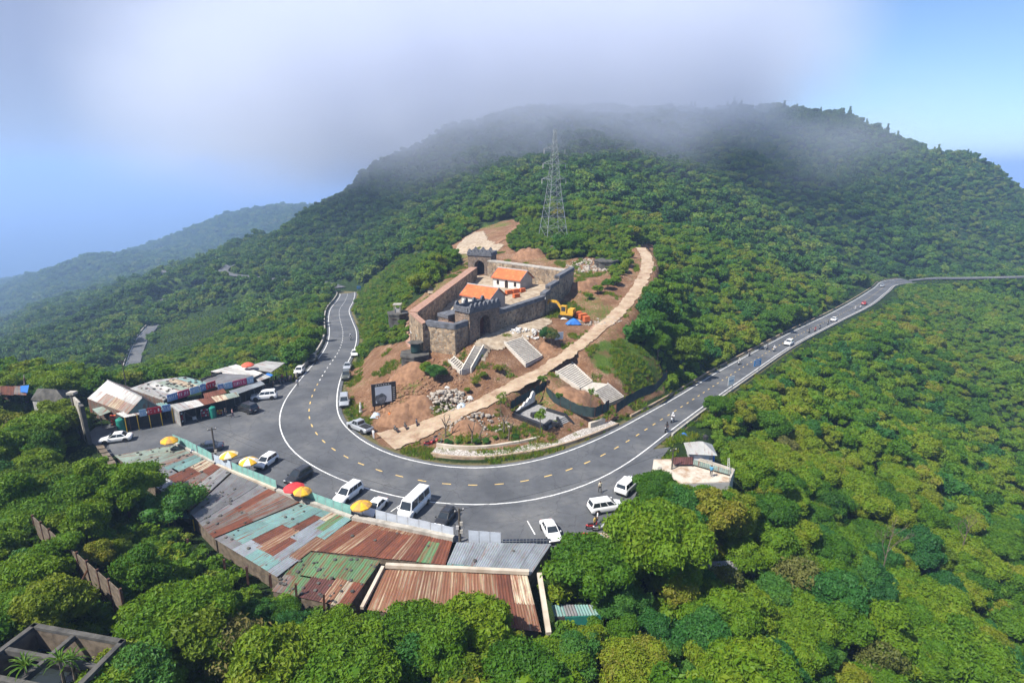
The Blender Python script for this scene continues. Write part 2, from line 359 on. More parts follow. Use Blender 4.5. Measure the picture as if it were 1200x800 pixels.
def height(x, y, fine=True):
    x = np.asarray(x, float); y = np.asarray(y, float)
    h = base_height(x, y)
    dr, ir = dline(x, y, ROAD_C); hw = ROAD_HW[ir]
    far = sstep((np.hypot(x, y) - 200) / 300)
    rough = (vnoise(x, y, 9, 1)-.5)*1.1 + (vnoise(x, y, 3.2, 2)-.5)*.45 + far*((vnoise(x, y, 60, 3)-.5)*13 + (vnoise(x, y, 27, 4)-.5)*8)
    dp = dpoly(x, y, PARK); dy = dpoly(x, y, ROOFYARD)
    calm = sstep((dr - hw - 1.5) / 9) * sstep(dp / 6) * sstep(dy / 6) * (.35 + .65*sstep((np.hypot(x+2, y-132)-30)/12))
    h = h + rough * calm
    zr = ROAD_C[ir, 2]
    h = zr - .16 + (h - zr + .16) * sstep((dr - hw - 1.3) / 5.5)
    pz = parkz(dr, hw, zr) - .14; h = pz + (h - pz) * sstep((dp - .3) / 2.0)
    d2, i2 = dline(x, y, PATH_W); wq = PATH_W[i2, 3]
    h = PATH_W[i2, 2] - .18 + (h - PATH_W[i2, 2] + .18) * np.maximum(sstep((d2 - wq - .6) / 3.0), (zr > 900))
    for tl_, tr_, bl_, br_ in STAIR_CUTS:      # ground cut to fit under the stairways
        c4 = [tl_, tr_, br_, bl_]; dq = dpoly(x, y, c4); nearq = dq < 3.0
        if nearq.any():
            Aq = np.c_[[ (v.x, v.y, 1) for v in c4 ]]; co_ = np.linalg.lstsq(Aq, np.array([v.z for v in c4]), rcond=None)[0]
            pl = co_[0]*x + co_[1]*y + co_[2] - .55
            h = np.where(nearq, pl + (h - pl) * sstep((dq - .25) / 2.0), h)
    for ln, wd in SIDE_ROADS:
        d3, i3 = dline(x, y, ln)
        h = ln[i3, 2] - .5 + (h - ln[i3, 2] + .5) * sstep((d3 - wd - 2.0) / 10)
    return h
def hz(x, y): return float(height(np.array([x]), np.array([y]))[0])
def on_ground(px, py, z0=0.0, it=14):
    """the place on the terrain under a picture point: march the ray out"""
    d = (P(px, py, -5) - Vector((0, 0, HCAM))).normalized() if py > 215 else None
    ts = np.linspace(35, 420, 900); X = d.x*ts; Y = d.y*ts; Z = HCAM + d.z*ts
    below = np.nonzero(Z < height(X, Y))[0]
    k = below[0] if len(below) else 899
    return Vector((X[k], Y[k], hz(X[k], Y[k])))

# grid, fine near the bend and coarse towards the horizon
def axis(lo, hi, fine_lo, fine_hi, step, grow):
    a = list(np.arange(fine_lo, fine_hi, step)); s_ = step; v = a[-1]
    while v < hi: s_ *= grow; v += s_; a.append(v)
    s_ = step; v = a[0]; b = []
    while v > lo: s_ *= grow; v -= s_; b.append(v)
    return np.array(b[::-1] + a)
gx = axis(-4200, 4200, -80, 80, 0.9, 1.045); gy = axis(-160, 4200, 30, 190, 0.9, 1.035)
GX, GY = np.meshgrid(gx, gy); GZ = height(GX.ravel(), GY.ravel())
nx, ny = len(gx), len(gy)
verts = np.c_[GX.ravel(), GY.ravel(), GZ]
ii = np.arange(nx*ny).reshape(ny, nx)
faces = np.stack([ii[:-1,:-1], ii[:-1,1:], ii[1:,1:], ii[1:,:-1]], -1).reshape(-1, 4)
me = bpy.data.meshes.new('ground'); me.vertices.add(len(verts)); me.vertices.foreach_set('co', verts.ravel())
me.loops.add(faces.size); me.loops.foreach_set('vertex_index', faces.ravel())
me.polygons.add(len(faces)); me.polygons.foreach_set('loop_start', np.arange(0, faces.size, 4)); me.polygons.foreach_set('loop_total', np.full(len(faces), 4))
me.update(); me.polygons.foreach_set('use_smooth', np.ones(len(faces), bool))
# what covers the ground where: bare earth, turf, scrub
def pxy(x, y, z):
    zc = y*CT - (z-HCAM)*ST; yc = y*ST + (z-HCAM)*CT
    zc = np.where(zc < 1, 1, zc)
    return 600 + FPX*x/zc, 400 - FPX*yc/zc, zc
SOIL_PX = [(418,428),(436,412),(462,406),(480,402),(492,404),(484,385),(476,362),(500,345),(520,325),(545,305),(521,300),(522,292),(540,282),(560,270),(600,258),(610,262),(590,285),(600,298),(625,295),(640,306),(665,308),(688,302),(706,312),(712,332),(718,340),(742,318),(744,300),(750,288),(764,288),(768,318),(752,352),(738,378),(715,402),(722,412),(770,428),(772,450),(742,466),(735,478),(700,492),(640,512),(560,530),(500,532),(455,520),(430,495),(418,470),(412,450)]
TURF_PX = [(690,412),(725,402),(745,400),(770,425),(774,446),(745,462),(725,440),(700,428)]
soilw = [on_ground(x, y) for x, y in SOIL_PX]
SOIL = [(p.x, p.y) for p in soilw]
TURF = [(p.x, p.y) for p in [on_ground(x, y) for x, y in TURF_PX]]
gxr, gyr = GX.ravel(), GY.ravel()
near = (np.abs(gxr) < 90) & (gyr > 50) & (gyr < 290)
def maskattr(name, poly, soft):
    m = np.zeros(len(gxr)); m[near] = 1 - sstep(dpoly(gxr[near], gyr[near], poly) / soft)
    a = me.attributes.new(name, 'FLOAT', 'POINT'); a.data.foreach_set('value', m.astype(np.float32))
maskattr('soil', SOIL, 2.5); maskattr('turf', TURF, 2.0)
drr, irr = dline(gxr[near], gyr[near], ROAD_C)
m = np.zeros(len(gxr)); m[near] = 1 - sstep((drr - ROAD_HW[irr] - .6) / 2.2)
a = me.attributes.new('verge', 'FLOAT', 'POINT'); a.data.foreach_set('value', m.astype(np.float32))

m_, t, b = newmat('ground')
co = node(t, 'ShaderNodeTexCoord').outputs['Object']
n1 = noise(t, .35, 8, .6, co); n2 = noise(t, 2.6, 6, .65, co); n3 = noise(t, .08, 4, .5, co)
soilc = ramp(t, n1.outputs['Fac'], [(.30, (.11,.055,.030)), (.42, (.21,.108,.056)), (.52, (.28,.16,.09)), (.62, (.34,.22,.14)), (.75, (.43,.34,.25))])
n4 = noise(t, 6.0, 6, .7, co); soil2 = mixc(t, ramp(t, n2.outputs['Fac'], [(.38, (0,0,0)), (.62, (1,1,1))]).outputs[0], soilc.outputs[0], (.17,.088,.05)); soil2 = mixc(t, ramp(t, n4.outputs['Fac'], [(.56, (0,0,0)), (.68, (.8,.8,.8))]).outputs[0], soil2, (.36,.28,.21)); soil2 = mixc(t, ramp(t, n4.outputs['Fac'], [(.30, (.8,.8,.8)), (.42, (0,0,0))]).outputs[0], soil2, (.075,.042,.026))
grass = ramp(t, n2.outputs['Fac'], [(.3, (.045,.085,.014)), (.55, (.085,.14,.022)), (.75, (.16,.17,.05))])
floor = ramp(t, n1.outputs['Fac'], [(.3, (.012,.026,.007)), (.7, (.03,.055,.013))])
def at(name):
    q = node(t, 'ShaderNodeAttribute'); q.attribute_name = name; return q.outputs['Fac']
def thr(fac, nfac, amp, lo, hi):
    a1 = node(t, 'ShaderNodeMath', operation='MULTIPLY_ADD'); L(t, nfac, a1.inputs[0]); a1.inputs[1].default_value = amp; a1.inputs[2].default_value = -amp/2
    a2 = node(t, 'ShaderNodeMath', operation='ADD'); L(t, fac, a2.inputs[0]); L(t, a1.outputs[0], a2.inputs[1])
    r = node(t, 'ShaderNodeMapRange'); r.inputs['From Min'].default_value = lo; r.inputs['From Max'].default_value = hi; L(t, a2.outputs[0], r.inputs['Value'])
    return r.outputs[0]
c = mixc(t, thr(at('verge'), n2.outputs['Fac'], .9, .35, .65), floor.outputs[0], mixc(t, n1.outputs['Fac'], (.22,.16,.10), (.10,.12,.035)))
c = mixc(t, thr(at('soil'), n2.outputs['Fac'], .7, .4, .6), c, soil2)
weeds = thr(n3.outputs['Fac'], n2.outputs['Fac'], .9, .60, .72)
c = mixc(t, weeds, c, grass.outputs[0])
c = mixc(t, thr(at('turf'), n1.outputs['Fac'], 2.4, .55, .95), c, grass.outputs[0])
L(t, c, b.inputs['Base Color']); b.inputs['Roughness'].default_value = .95; b.inputs['Specular IOR Level'].default_value = .1
n5 = noise(t, 7, 6, .7, co); ad5 = node(t, 'ShaderNodeMath', operation='ADD'); L(t, n2.outputs['Fac'], ad5.inputs[0]); L(t, n5.outputs['Fac'], ad5.inputs[1])
bump(t, b, ad5.outputs[0], 1.0, .30)
MAT['ground'] = m_
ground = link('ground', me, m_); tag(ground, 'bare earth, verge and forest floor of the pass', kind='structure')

# sea far below on the left
m_, t, b = newmat('sea'); b.inputs['Base Color'].default_value = (.012,.05,.10,1); b.inputs['Roughness'].default_value = .25
nn = noise(t, .02, 6, .6); bump(t, b, nn.outputs['Fac'], .25, 2.0)
sea = MB().quad((-26000,-3000,-440),(9000,-3000,-440),(9000,26000,-440),(-26000,26000,-440)).build('sea', m_); tag(sea, 'blue sea far below the pass', kind='structure')

# ---------------------------------------------------------------- carriageways
m_, t, b = newmat('asphalt')
co = node(t, 'ShaderNodeTexCoord').outputs['Object']
n1 = noise(t, .12, 6, .6, co); n2 = noise(t, 9, 4, .7, co); n3 = noise(t, .9, 6, .6, co)
a1 = ramp(t, n1.outputs['Fac'], [(.32, (.062,.066,.073)), (.5, (.092,.096,.103)), (.68, (.138,.138,.136))])
a2 = mixc(t, ramp(t, n3.outputs['Fac'], [(.48, (0,0,0)), (.70, (.45,.45,.45))]).outputs[0], a1.outputs[0], (.055,.056,.06))
a3 = mixc(t, .25, a2, n2.outputs['Color'], 'SOFT_LIGHT')
vo = node(t, 'ShaderNodeTexVoronoi', feature='DISTANCE_TO_EDGE'); vo.inputs['Scale'].default_value = .22; 
wv = node(t, 'ShaderNodeVectorMath', operation='ADD'); L(t, co, wv.inputs[0]); L(t, n3.outputs['Color'], wv.inputs[1]); L(t, wv.outputs[0], vo.inputs['Vector'])
cr = ramp(t, vo.outputs['Distance'], [(0, (.55,.55,.55)), (.012, (0,0,0))])
a4 = mixc(t, cr.outputs[0], a3, (.035,.035,.037))
L(t, a4, b.inputs['Base Color']); b.inputs['Roughness'].default_value = .82; b.inputs['Specular IOR Level'].default_value = .3
bump(t, b, n2.outputs['Fac'], .25, .02)
MAT['asphalt'] = m_
MAT['yard'] = plain('yard_concrete', (.17,.165,.155), (.09,.088,.085), .35, .9, .2, detail=8)
MAT['white_paint'] = plain('road_paint_white', (.70,.70,.68), (.36,.36,.355), 1.6, .7, 0, detail=9, lo=.45, hi=.72)
MAT['yellow_paint'] = plain('road_paint_yellow', (.62,.42,.13), (.30,.25,.15), 2.0, .7, 0, detail=9, lo=.42, hi=.75)
MAT['concrete'] = plain('concrete', (.42,.39,.34), (.25,.23,.20), 1.1, .9, .3, detail=8)
MAT['pale_concrete'] = plain('pale_concrete', (.52,.46,.38), (.36,.30,.23), .6, .9, .25, detail=8)
MAT['dark_concrete'] = plain('dark_concrete', (.10,.095,.085), (.045,.043,.04), 1.0, .9, .4, detail=8)

def strip(a, b_, z=0.0):
    mb = MB(); k = len(a)
    mb.add([tuple(p[:2]) + (p[2]+z,) for p in a] + [tuple(p[:2]) + (p[2]+z,) for p in b_], [(i, k+i, k+i+1, i+1) for i in range(k-1)])
    return mb
def offset(line, d):
    l = np.asarray(line, float); t_ = np.gradient(l[:, :2], axis=0); t_ /= np.linalg.norm(t_, axis=1)[:, None] + 1e-9
    o = l.copy(); o[:, 0] += -t_[:, 1]*d; o[:, 1] += t_[:, 0]*d; return o
nrm = (A_ - B_)[:, :2]; nrm = nrm / np.linalg.norm(nrm, axis=1)[:, None]
def lat(base, d):   # shift a station line sideways, + is towards the inside of the bend
    o = base.copy(); o[:, :2] += nrm * d; return o
road = strip(lat(B_, -.75), lat(A_, .75)).build('road', MAT['asphalt']); tag(road, 'two lane asphalt road bending round the fort hill', kind='structure')
def child(o, p): o.parent = p; return o
strip(lat(A_, -.095), lat(A_, .095), .006).build('edge_line', MAT['white_paint'], road)
strip(lat(B_, -.095), lat(B_, .095), .006).build('edge_line', MAT['white_paint'], road)
# centre dashes, one piece each
cs = np.r_[0, np.cumsum(np.linalg.norm(np.diff(ROAD_C, axis=0), axis=1))]
def centre(s_): return np.array([np.interp(s_, cs, ROAD_C[:, k]) for k in range(3)])
s_ = 2.0
while s_ < cs[-1] - 3:
    far = abs(s_ - cs[road_idx(600, 595)])
    pts = np.array([centre(s_ + q*1.25/3) for q in range(4)])
    yel = 0 < (s_ - cs[road_idx(345,450)])
    strip(offset(pts, .10), offset(pts, -.10), .006).build('lane_dash', MAT['yellow_paint'] if yel else MAT['white_paint'], road)
    s_ += 3.6
mb = MB(); PKa = np.array(PARK); PKd, PKi = dline(PKa[:, 0], PKa[:, 1], ROAD_C); vs = [(x, y, float(parkz(d_, ROAD_HW[i_], ROAD_C[i_, 2])) - .03) for (x, y), d_, i_ in zip(PARK, PKd, PKi)]; mb.add(vs, [tuple(range(len(vs)))])
park = mb.mesh('parking_area'); bm = bmesh.new(); bm.from_mesh(park); bmesh.ops.triangulate(bm, faces=bm.faces[:]); bmesh.ops.recalc_face_normals(bm, faces=bm.faces[:])
if bm.faces and sum(f.normal.z*f.calc_area() for f in bm.faces) < 0: bmesh.ops.reverse_faces(bm, faces=bm.faces[:])
bm.to_mesh(park); bm.free()
parking = link('parking_area', park, MAT['asphalt']); tag(parking, 'worn asphalt parking place beside the bend', kind='structure')
def paintline(a, b_, w, par, mat='white_paint', z=.0):
    a, b_ = Vector(a), Vector(b_); d = (b_-a).normalized(); nn_ = Vector((-d.y, d.x, 0))*w/2
    MB().quad(a-nn_, b_-nn_, b_+nn_, a+nn_).build('bay_line', MAT[mat], par)
paintline(P(618,610,.012), P(627,626,.012), .14, parking); paintline(P(458,599,.012), P(474,588,.012), .14, parking)
for nm, (ln, wd) in zip(('valley_road','hillside_road','hillside_road','hillside_road','mountain_road'), SIDE_ROADS):
    o = strip(offset(ln, wd), offset(ln, -wd), .1).build(nm, MAT['asphalt']); tag(o, kind='structure')
    if nm in ('mountain_road',): strip(offset(ln, wd-.2), offset(ln, wd-.5), .12).build('edge_line', MAT['white_paint'], o)
    if nm == 'valley_road':
        strip(offset(ln, wd-.1), offset(ln, wd-.4), .12).build('edge_line', MAT['white_paint'], o)
        e = offset(ln, wd+.3); e2 = offset(ln, wd+.7); mb = strip(e, e2, 1.0)
        k = len(e); mb.add([tuple(p) for p in e2]+[tuple(p[:2])+(p[2]+1.0,) for p in e2], [(i, i+1, k+i+1, k+i) for i in range(k-1)]); mb.add([tuple(p) for p in e]+[tuple(p[:2])+(p[2]+1.0,) for p in e], [(i+1, i, k+i, k+i+1) for i in range(k-1)])
        mb.build('parapet', MAT['concrete'], o)
# earthen ramp up to the fort
m_, t, b = newmat('ramp_concrete')
n1 = noise(t, .5, 8, .65); n2 = noise(t, 4, 5, .6)
c = ramp(t, n1.outputs['Fac'], [(.32, (.21,.125,.075)), (.46, (.31,.225,.15)), (.64, (.39,.305,.215))])
L(t, mixc(t, .4, c.outputs[0], n2.outputs['Color'], 'SOFT_LIGHT'), b.inputs['Base Color']); b.inputs['Roughness'].default_value = .95; bump(t, b, n2.outputs['Fac'], .3, .05)
MAT['ramp'] = m_
wl = PATH_W[:, 3:4]; tg = np.gradient(PATH_W[:, :2], axis=0); tg /= np.linalg.norm(tg, axis=1)[:, None]
Lft = PATH_W[:, :3].copy(); Rgt = PATH_W[:, :3].copy(); nl = np.c_[-tg[:, 1], tg[:, 0]]
jit = ((vnoise(np.arange(420.), np.zeros(420), 9, 5)-.5)*.8 + (vnoise(np.arange(420.), np.zeros(420), 2.2, 6)-.5)*.55)[:, None]; jit2 = ((vnoise(np.arange(420.), np.ones(420)*40, 8, 7)-.5)*.8 + (vnoise(np.arange(420.), np.ones(420)*40, 2.0, 8)-.5)*.55)[:, None]
Lft[:, :2] += nl*(wl+jit); Rgt[:, :2] -= nl*(wl-jit2)
path = strip(Rgt, Lft, .02); path.f = [f[::-1] for f in path.f]
path = path.build('path', MAT['ramp']); tag(path, 'pale concrete ramp climbing past the fort', kind='structure')
# ---------------------------------------------------------------- ground kept open for the things built below
SHOPS = [P2(x, y, -.5) for x, y in [(60,470),(120,440),(175,430),(250,418),(335,408),(352,440),(300,458),(205,485),(110,505)]]
TERRACE = [P2(x, y, -.8) for x, y in [(760,530),(780,500),(835,500),(862,560),(830,580),(755,565)]]
OPEN_GROUND = [(PARK, .5), (ROOFYARD, -.3), (SOIL, .3), (SHOPS, -1.0), (TERRACE, .2)]
PLAZA = [P2(x, y, .3) for x, y in [(440,515),(455,530),(500,545),(550,550),(600,548),(660,531),(700,515),(750,490),(790,470),(784,442),(740,455),(640,500),(500,515)]]
OPEN_GROUND += [(PLAZA, .2)]
OPEN_SPOTS = [(*P2(118,532,0), 4.0), (*P2(140,545,0), 4.0), (*P2(160,552,0), 3.5), (*P2(100,525,0), 2.5), (*P2(416,478,.2), 3.5), (*P2(424,492,.2), 4.0), (*P2(411,455,0), 3.0), (*P2(410,440,-.5), 2.5),
  (*P2(58,488,0), 4.0), (*P2(45,494,0), 3.5), (*P2(22,480,0), 4.0), (*P2(75,484,0), 3.5)]
# ---------------------------------------------------------------- fort on the hill
def stone_mat(name, cols, scale=1.9, mortar=(.30,.27,.23), dark=1.0):
    m, t, b = newmat(name); co = node(t, 'ShaderNodeTexCoord').outputs['Object']
    n0 = noise(t, .9, 4, .5, co)
    wv = node(t, 'ShaderNodeVectorMath', operation='MULTIPLY_ADD'); L(t, n0.outputs['Color'], wv.inputs[0]); wv.inputs[1].default_value = (.25,.25,.25); L(t, co, wv.inputs[2])
    v1 = node(t, 'ShaderNodeTexVoronoi'); v1.inputs['Scale'].default_value = scale; L(t, wv.outputs[0], v1.inputs['Vector'])
    v2 = node(t, 'ShaderNodeTexVoronoi', feature='DISTANCE_TO_EDGE'); v2.inputs['Scale'].default_value = scale; L(t, wv.outputs[0], v2.inputs['Vector'])
    sep = node(t, 'ShaderNodeSeparateColor'); L(t, v1.outputs['Color'], sep.inputs[0])
    c = ramp(t, sep.outputs[0], cols)
    n2 = noise(t, .25, 5, .6, co)
    c2 = mixc(t, ramp(t, v2.outputs['Distance'], [(.02, (1,1,1)), (.07, (0,0,0))]).outputs[0], c.outputs[0], mortar)
    c3 = mixc(t, ramp(t, n2.outputs['Fac'], [(.4, (0,0,0)), (.7, (.6,.6,.6))]).outputs[0], c2, (.07,.06,.05))
    L(t, c3, b.inputs['Base Color']); b.inputs['Roughness'].default_value = .95; b.inputs['Specular IOR Level'].default_value = .15
    bump(t, b, ramp(t, v2.outputs['Distance'], [(0, (0,0,0)), (.12, (1,1,1))]).outputs[0], .8, .08)
    return m
MAT['stone'] = stone_mat('fort_stone', [(0, (.14,.10,.064)), (.3, (.30,.21,.13)), (.6, (.48,.35,.22)), (.8, (.23,.17,.11)), (1, (.40,.32,.23))])
MAT['old_brick'] = stone_mat('old_brick', [(0, (.13,.10,.078)), (.4, (.24,.175,.13)), (.8, (.32,.225,.16)), (1, (.19,.175,.16))], 3.0, (.16,.14,.12))
MAT['coping'] = plain('slate_coping', (.135,.142,.162), (.07,.073,.082), 1.4, .85, .3, detail=7)
MAT['brick_top'] = plain('brick_paving', (.36,.215,.155), (.25,.15,.11), 2.0, .9, .3, detail=7)
MAT['paving'] = plain('pale_paving', (.38,.315,.235), (.23,.17,.115), .8, .92, .25, detail=8)
MAT['plaster'] = plain('white_plaster', (.72,.70,.66), (.58,.55,.50), .9, .9, .1, detail=6)
MAT['plaster_grey_and_shaded'] = plain('grey_and_shaded_plaster', (.40,.39,.38), (.30,.29,.28), .8, .9, .15, detail=6)  # grey plaster; on the tiled houses it stands for the shaded gables
MAT['opening'] = plain('timber_and_opening_shade', (.035,.022,.016), (.02,.014,.01), 2, .7, .1)  # dark timber, also standing for the shade in slits and gate passages
MAT['door_red'] = plain('red_timber', (.16,.055,.035), (.08,.03,.02), 2.5, .75, .2)
MAT['earth'] = plain('fresh_earth', (.27,.15,.085), (.16,.085,.048), 1.2, .95, .6, detail=8, dist=.12)
MAT['stone_white'] = plain('white_stone', (.60,.585,.56), (.42,.40,.375), 1.5, .85, .3)
MAT['kerb_stone'] = plain('kerb_stone', (.55,.51,.45), (.40,.36,.31), 1.6, .9, .2)
MAT['step_stone'] = plain('step_stone', (.50,.455,.39), (.36,.32,.27), 1.6, .9, .2)
MAT['black_stone'] = plain('black_granite', (.03,.031,.035), (.018,.018,.02), 2, .45, .05)
MAT['grey_stone'] = plain('grey_granite', (.30,.29,.28), (.20,.195,.19), 3, .8, .15)
MAT['rubble'] = plain('rubble', (.38,.34,.29), (.22,.185,.15), 1.5, .95, .4)
MAT['steel'] = plain('galvanised_steel', (.42,.44,.46), (.30,.31,.33), 2, .5, .1, metal=.6)
m_, t, b = newmat('orange_tiles'); co = node(t, 'ShaderNodeTexCoord').outputs['Object']
n1 = noise(t, 1.3, 6, .6, co); n2 = noise(t, 9, 2, .5, co)
c = ramp(t, n1.outputs['Fac'], [(.3, (.42,.085,.022)), (.55, (.52,.125,.032)), (.75, (.58,.19,.06))])
L(t, mixc(t, .5, c.outputs[0], n2.outputs['Color'], 'SOFT_LIGHT'), b.inputs['Base Color']); b.inputs['Roughness'].default_value = .75
MAT['tiles'] = m_

def V2(p): return Vector((p[0], p[1]))
FA = V2(P2(534,419,6.6)); FB = V2(P2(500,411,7.2)); FG = V2(P2(638,371,10.0)); FF = V2(P2(672,336,13.5))
FC = V2(P2(479,365,13.4)); FD = V2(P2(551,313,16.4)); FC2 = V2(P2(495,379,13.0))
e1 = (FG - FA).normalized(); n1_ = Vector((-e1.y, e1.x))            # inward normal of the front wall
GL = FA + e1*3.4; GR = FA + e1*11.6
REAR = V2(P2(562,323,13.6)); re_ = Vector((.955, -.295)); rn_ = Vector((.295, .955))
RL = REAR - re_*3.3; RR = REAR + re_*3.3
fort = thing('fort_wall', 'brown rubble stone curtain wall with slate grey coping around the hilltop courtyard', 'fort wall', (FA.x, FA.y, 6.6))
def to_local(o, vs): return [(v[0]-o.location.x, v[1]-o.location.y, v[2]-o.location.z) for v in vs]
def wall_seg(par, a, b_, zb0, zb1, zt0, zt1, th, inward, mat='stone', name='wall_section', cop=None, coph=.55, copw=.12, n=1):
    a, b_ = Vector(a[:2]), Vector(b_[:2]); iv = Vector(inward)*th
    mb = MB(); off = Vector((par.location.x, par.location.y, par.location.z))
    def v(p, z): return (p.x-off.x, p.y-off.y, z-off.z)
    mb.hexa([v(a, zb0), v(b_, zb1), v(b_+iv, zb1), v(a+iv, zb0)], [v(a, zt0), v(b_, zt1), v(b_+iv, zt1), v(a+iv, zt0)])
    o = mb.build(name, MAT[mat], par)
    if cop:
        d = (b_-a).normalized()*.0; i2 = Vector(inward); mc = MB()
        a2, b2 = a - i2*copw, b_ - i2*copw; iw = i2*(th+2*copw)
        mc.hexa([v(a2, zt0-coph*.75), v(b2, zt1-coph*.75), v(b2+iw, zt1-coph*.75), v(a2+iw, zt0-coph*.75)], [v(a2, zt0+coph*.25), v(b2, zt1+coph*.25), v(b2+iw, zt1+coph*.25), v(a2+iw, zt0+coph*.25)])
        mc.build('coping', MAT[cop], par)
    return o
ln = (FB - FA).normalized(); lin = Vector((ln.y, -ln.x))
if lin.dot(n1_) < 0: lin = -lin
wall_seg(fort, FA, FB, 3.5, 4.5, 12.9, 13.0, .9, lin, cop='coping', coph=1.0)
wall_seg(fort, FA, GL, 3.5, 6, 12.9, 13.1, .9, n1_, cop='coping', coph=1.0, copw=.14)
wall_seg(fort, GR, FG, 7, 7.5, 13.6, 14.5, 1.0, n1_, cop='coping', coph=.8, copw=.14)
e2 = (FF - FG).normalized(); n2_ = Vector((-e2.y, e2.x)); FH = FG + e2*3.0; FH2 = FG + e2*8.5
wall_seg(fort, FG, FH, 7.5, 8.5, 15.1, 15.4, 1.0, n2_, cop='coping', coph=.8, copw=.14)
wall_seg(fort, FH, FH2, 8.5, 9.5, 16.3, 16.6, 1.0, n2_, cop='coping', coph=.8, copw=.14)
wall_seg(fort, FH2, FF, 9.5, 10.5, 17.6, 18.2, 1.0, n2_, cop='coping', coph=.8, copw=.14)
# back wall with pale wide top, left wall with brick topped rampart walk
e3 = (RR + rn_*1.5 - FF).normalized(); n3_ = Vector((-e3.y, e3.x))
BK = RR + rn_*1.0
wall_seg(fort, FF, BK, 10, 10, 17.6, 17.9, 2.0, n3_ if n3_.dot(REAR - (FF+BK)/2 - Vector((0, 20))) < 0 else n3_, cop='concrete', coph=.3, copw=.05)
e4 = (FD - FC).normalized(); n4_ = Vector((e4.y, -e4.x))
wall_seg(fort, FC, FD, 6.5, 10, 13.4, 16.4, 1.9, n4_, cop='brick_top', coph=.25, copw=.06)
wall_seg(fort, FC, FC2, 6, 6, 13.3, 12.9, 1.4, Vector((.4,.9)).normalized(), cop='brick_top', coph=.25, copw=.05)
wall_seg(fort, FC2 + Vector((.3,.6)), FB + Vector((.6,1.6)), 6, 6, 11.6, 11.8, .8, Vector((.9,.4)).normalized(), cop='brick_top', coph=.25, copw=.05)
# bastion terrace beside the gate
bp = [FA + n1_*.8 + e1*.2, GL + n1_*.8, GL + n1_*5.5, FB + lin*5.0, FB + lin*.8]
mb = MB(); mb.prism([(p.x-fort.location.x, p.y-fort.location.y) for p in bp], -2.5, 5.6); mb.build('terrace', MAT['brick_top'], fort)

def arch_body(w, h, d, aw, ah, seg=10):
    """block with an arched passage; x along the front, y depth, z up, origin at the middle of the front foot"""
    mb = MB(); r = aw/2; zs = ah - r
    mb.box((-(w/2+r)/2, d/2, h/2), ((w/2-r), d, h)); mb.box(((w/2+r)/2, d/2, h/2), ((w/2-r), d, h))
    for i in range(seg):
        x0, x1 = -r + aw*i/seg, -r + aw*(i+1)/seg
        z0 = zs + math.sqrt(max(0, r*r-x0*x0)); z1 = zs + math.sqrt(max(0, r*r-x1*x1))
        mb.hexa([(x0, 0, z0), (x1, 0, z1), (x1, d, z1), (x0, d, z0)], [(x0, 0, h), (x1, 0, h), (x1, d, h), (x0, d, h)])
    return mb
def arch_ring(aw, ah, t0, y0, y1, seg=14):
    mb = MB(); r = aw/2; zs = ah - r; R2 = r + t0
    pts = [(-r, 0), (-r, zs)] + [(-r*math.cos(math.pi*i/seg), zs + r*math.sin(math.pi*i/seg)) for i in range(1, seg)] + [(r, zs), (r, 0)]
    po = [(-R2, 0), (-R2, zs)] + [(-R2*math.cos(math.pi*i/seg), zs + R2*math.sin(math.pi*i/seg)) for i in range(1, seg)] + [(R2, zs), (R2, 0)]
    for i in range(len(pts)-1):
        a, b_, c, d = pts[i], pts[i+1], po[i+1], po[i]
        mb.hexa([(a[0], y0, a[1]), (b_[0], y0, b_[1]), (b_[0], y1, b_[1]), (a[0], y1, a[1])], [(d[0], y0, d[1]), (c[0], y0, c[1]), (c[0], y1, c[1]), (d[0], y1, d[1])])
    return mb
def merlon_mesh(w, d, h):
    mb = MB(); pts = [(-w/2, 0), (w/2, 0), (w/2, h*.5), (w*.32, h*.66), (w*.16, h*.9), (0, h), (-w*.16, h*.9), (-w*.32, h*.66), (-w/2, h*.5)]
    return mb.profile(pts, 0, d).mesh('merlon', MAT['coping'])
def gate(name, label, loc, rz, w, h, d, aw, ah, nm, mat, parapet=1.0, doors=True):
    g = thing(name, label, 'gate', loc, rz)
    arch_body(w, h, d, aw, ah).build('gate_body', MAT[mat], g)
    mb = MB(); mb.box((0, d/2, -1.5), (w+.1, d+.1, 3.0-.02)); mb.build('footing', MAT[mat], g)
    arch_ring(aw, ah, .45, -.10, .25).build('arch_ring', MAT['old_brick'], g)
    mb = MB(); mb.box((0, d/2, h+.15), (w+.5, d+.5, .30)); mb.build('cornice', MAT['coping'], g)
    for (c, sz) in (((0, -.02, h+.3+parapet/2), (w+.2, .5, parapet)), ((0, d+.02, h+.3+parapet/2), (w+.2, .5, parapet)), ((-w/2-.02, d/2, h+.3+parapet/2), (.5, d-.55, parapet)), ((w/2+.02, d/2, h+.3+parapet/2), (.5, d-.55, parapet))):
        MB().box(c, sz).build('parapet', MAT['coping'], g)
    me_ = merlon_mesh(w/nm*.74, .42, .8)
    for i in range(nm):
        link('merlon', me_, None, g, (-w/2 + w*(i+.5)/nm, -.23, h+.3+parapet))
        if i % 2 == 0: link('merlon', me_, None, g, (-w/2 + w*(i+.5)/nm, d-.2, h+.3+parapet))
    if doors:
        for s_ in (-1, 1):
            dl = MB(); dl.box((s_*aw/4, 0, ah*.46), (aw/2-.04, .12, ah*.92)); dl.build('door_leaf', MAT['door_red'], g, loc=(0, d*.45, 0))
        MB().box((0, d*.55, ah*.5), (aw-.02, .1, ah-.02)).build('passage_shade', MAT['opening'], g)  # dark panel behind the doors, standing for the shade of the passage
    else: MB().box((0, d*.6, ah*.5), (aw-.02, .1, ah-.02)).build('passage_shade', MAT['opening'], g)  # dark panel fills the arch in place of the shade inside
    return g
gm = (GL+GR)/2
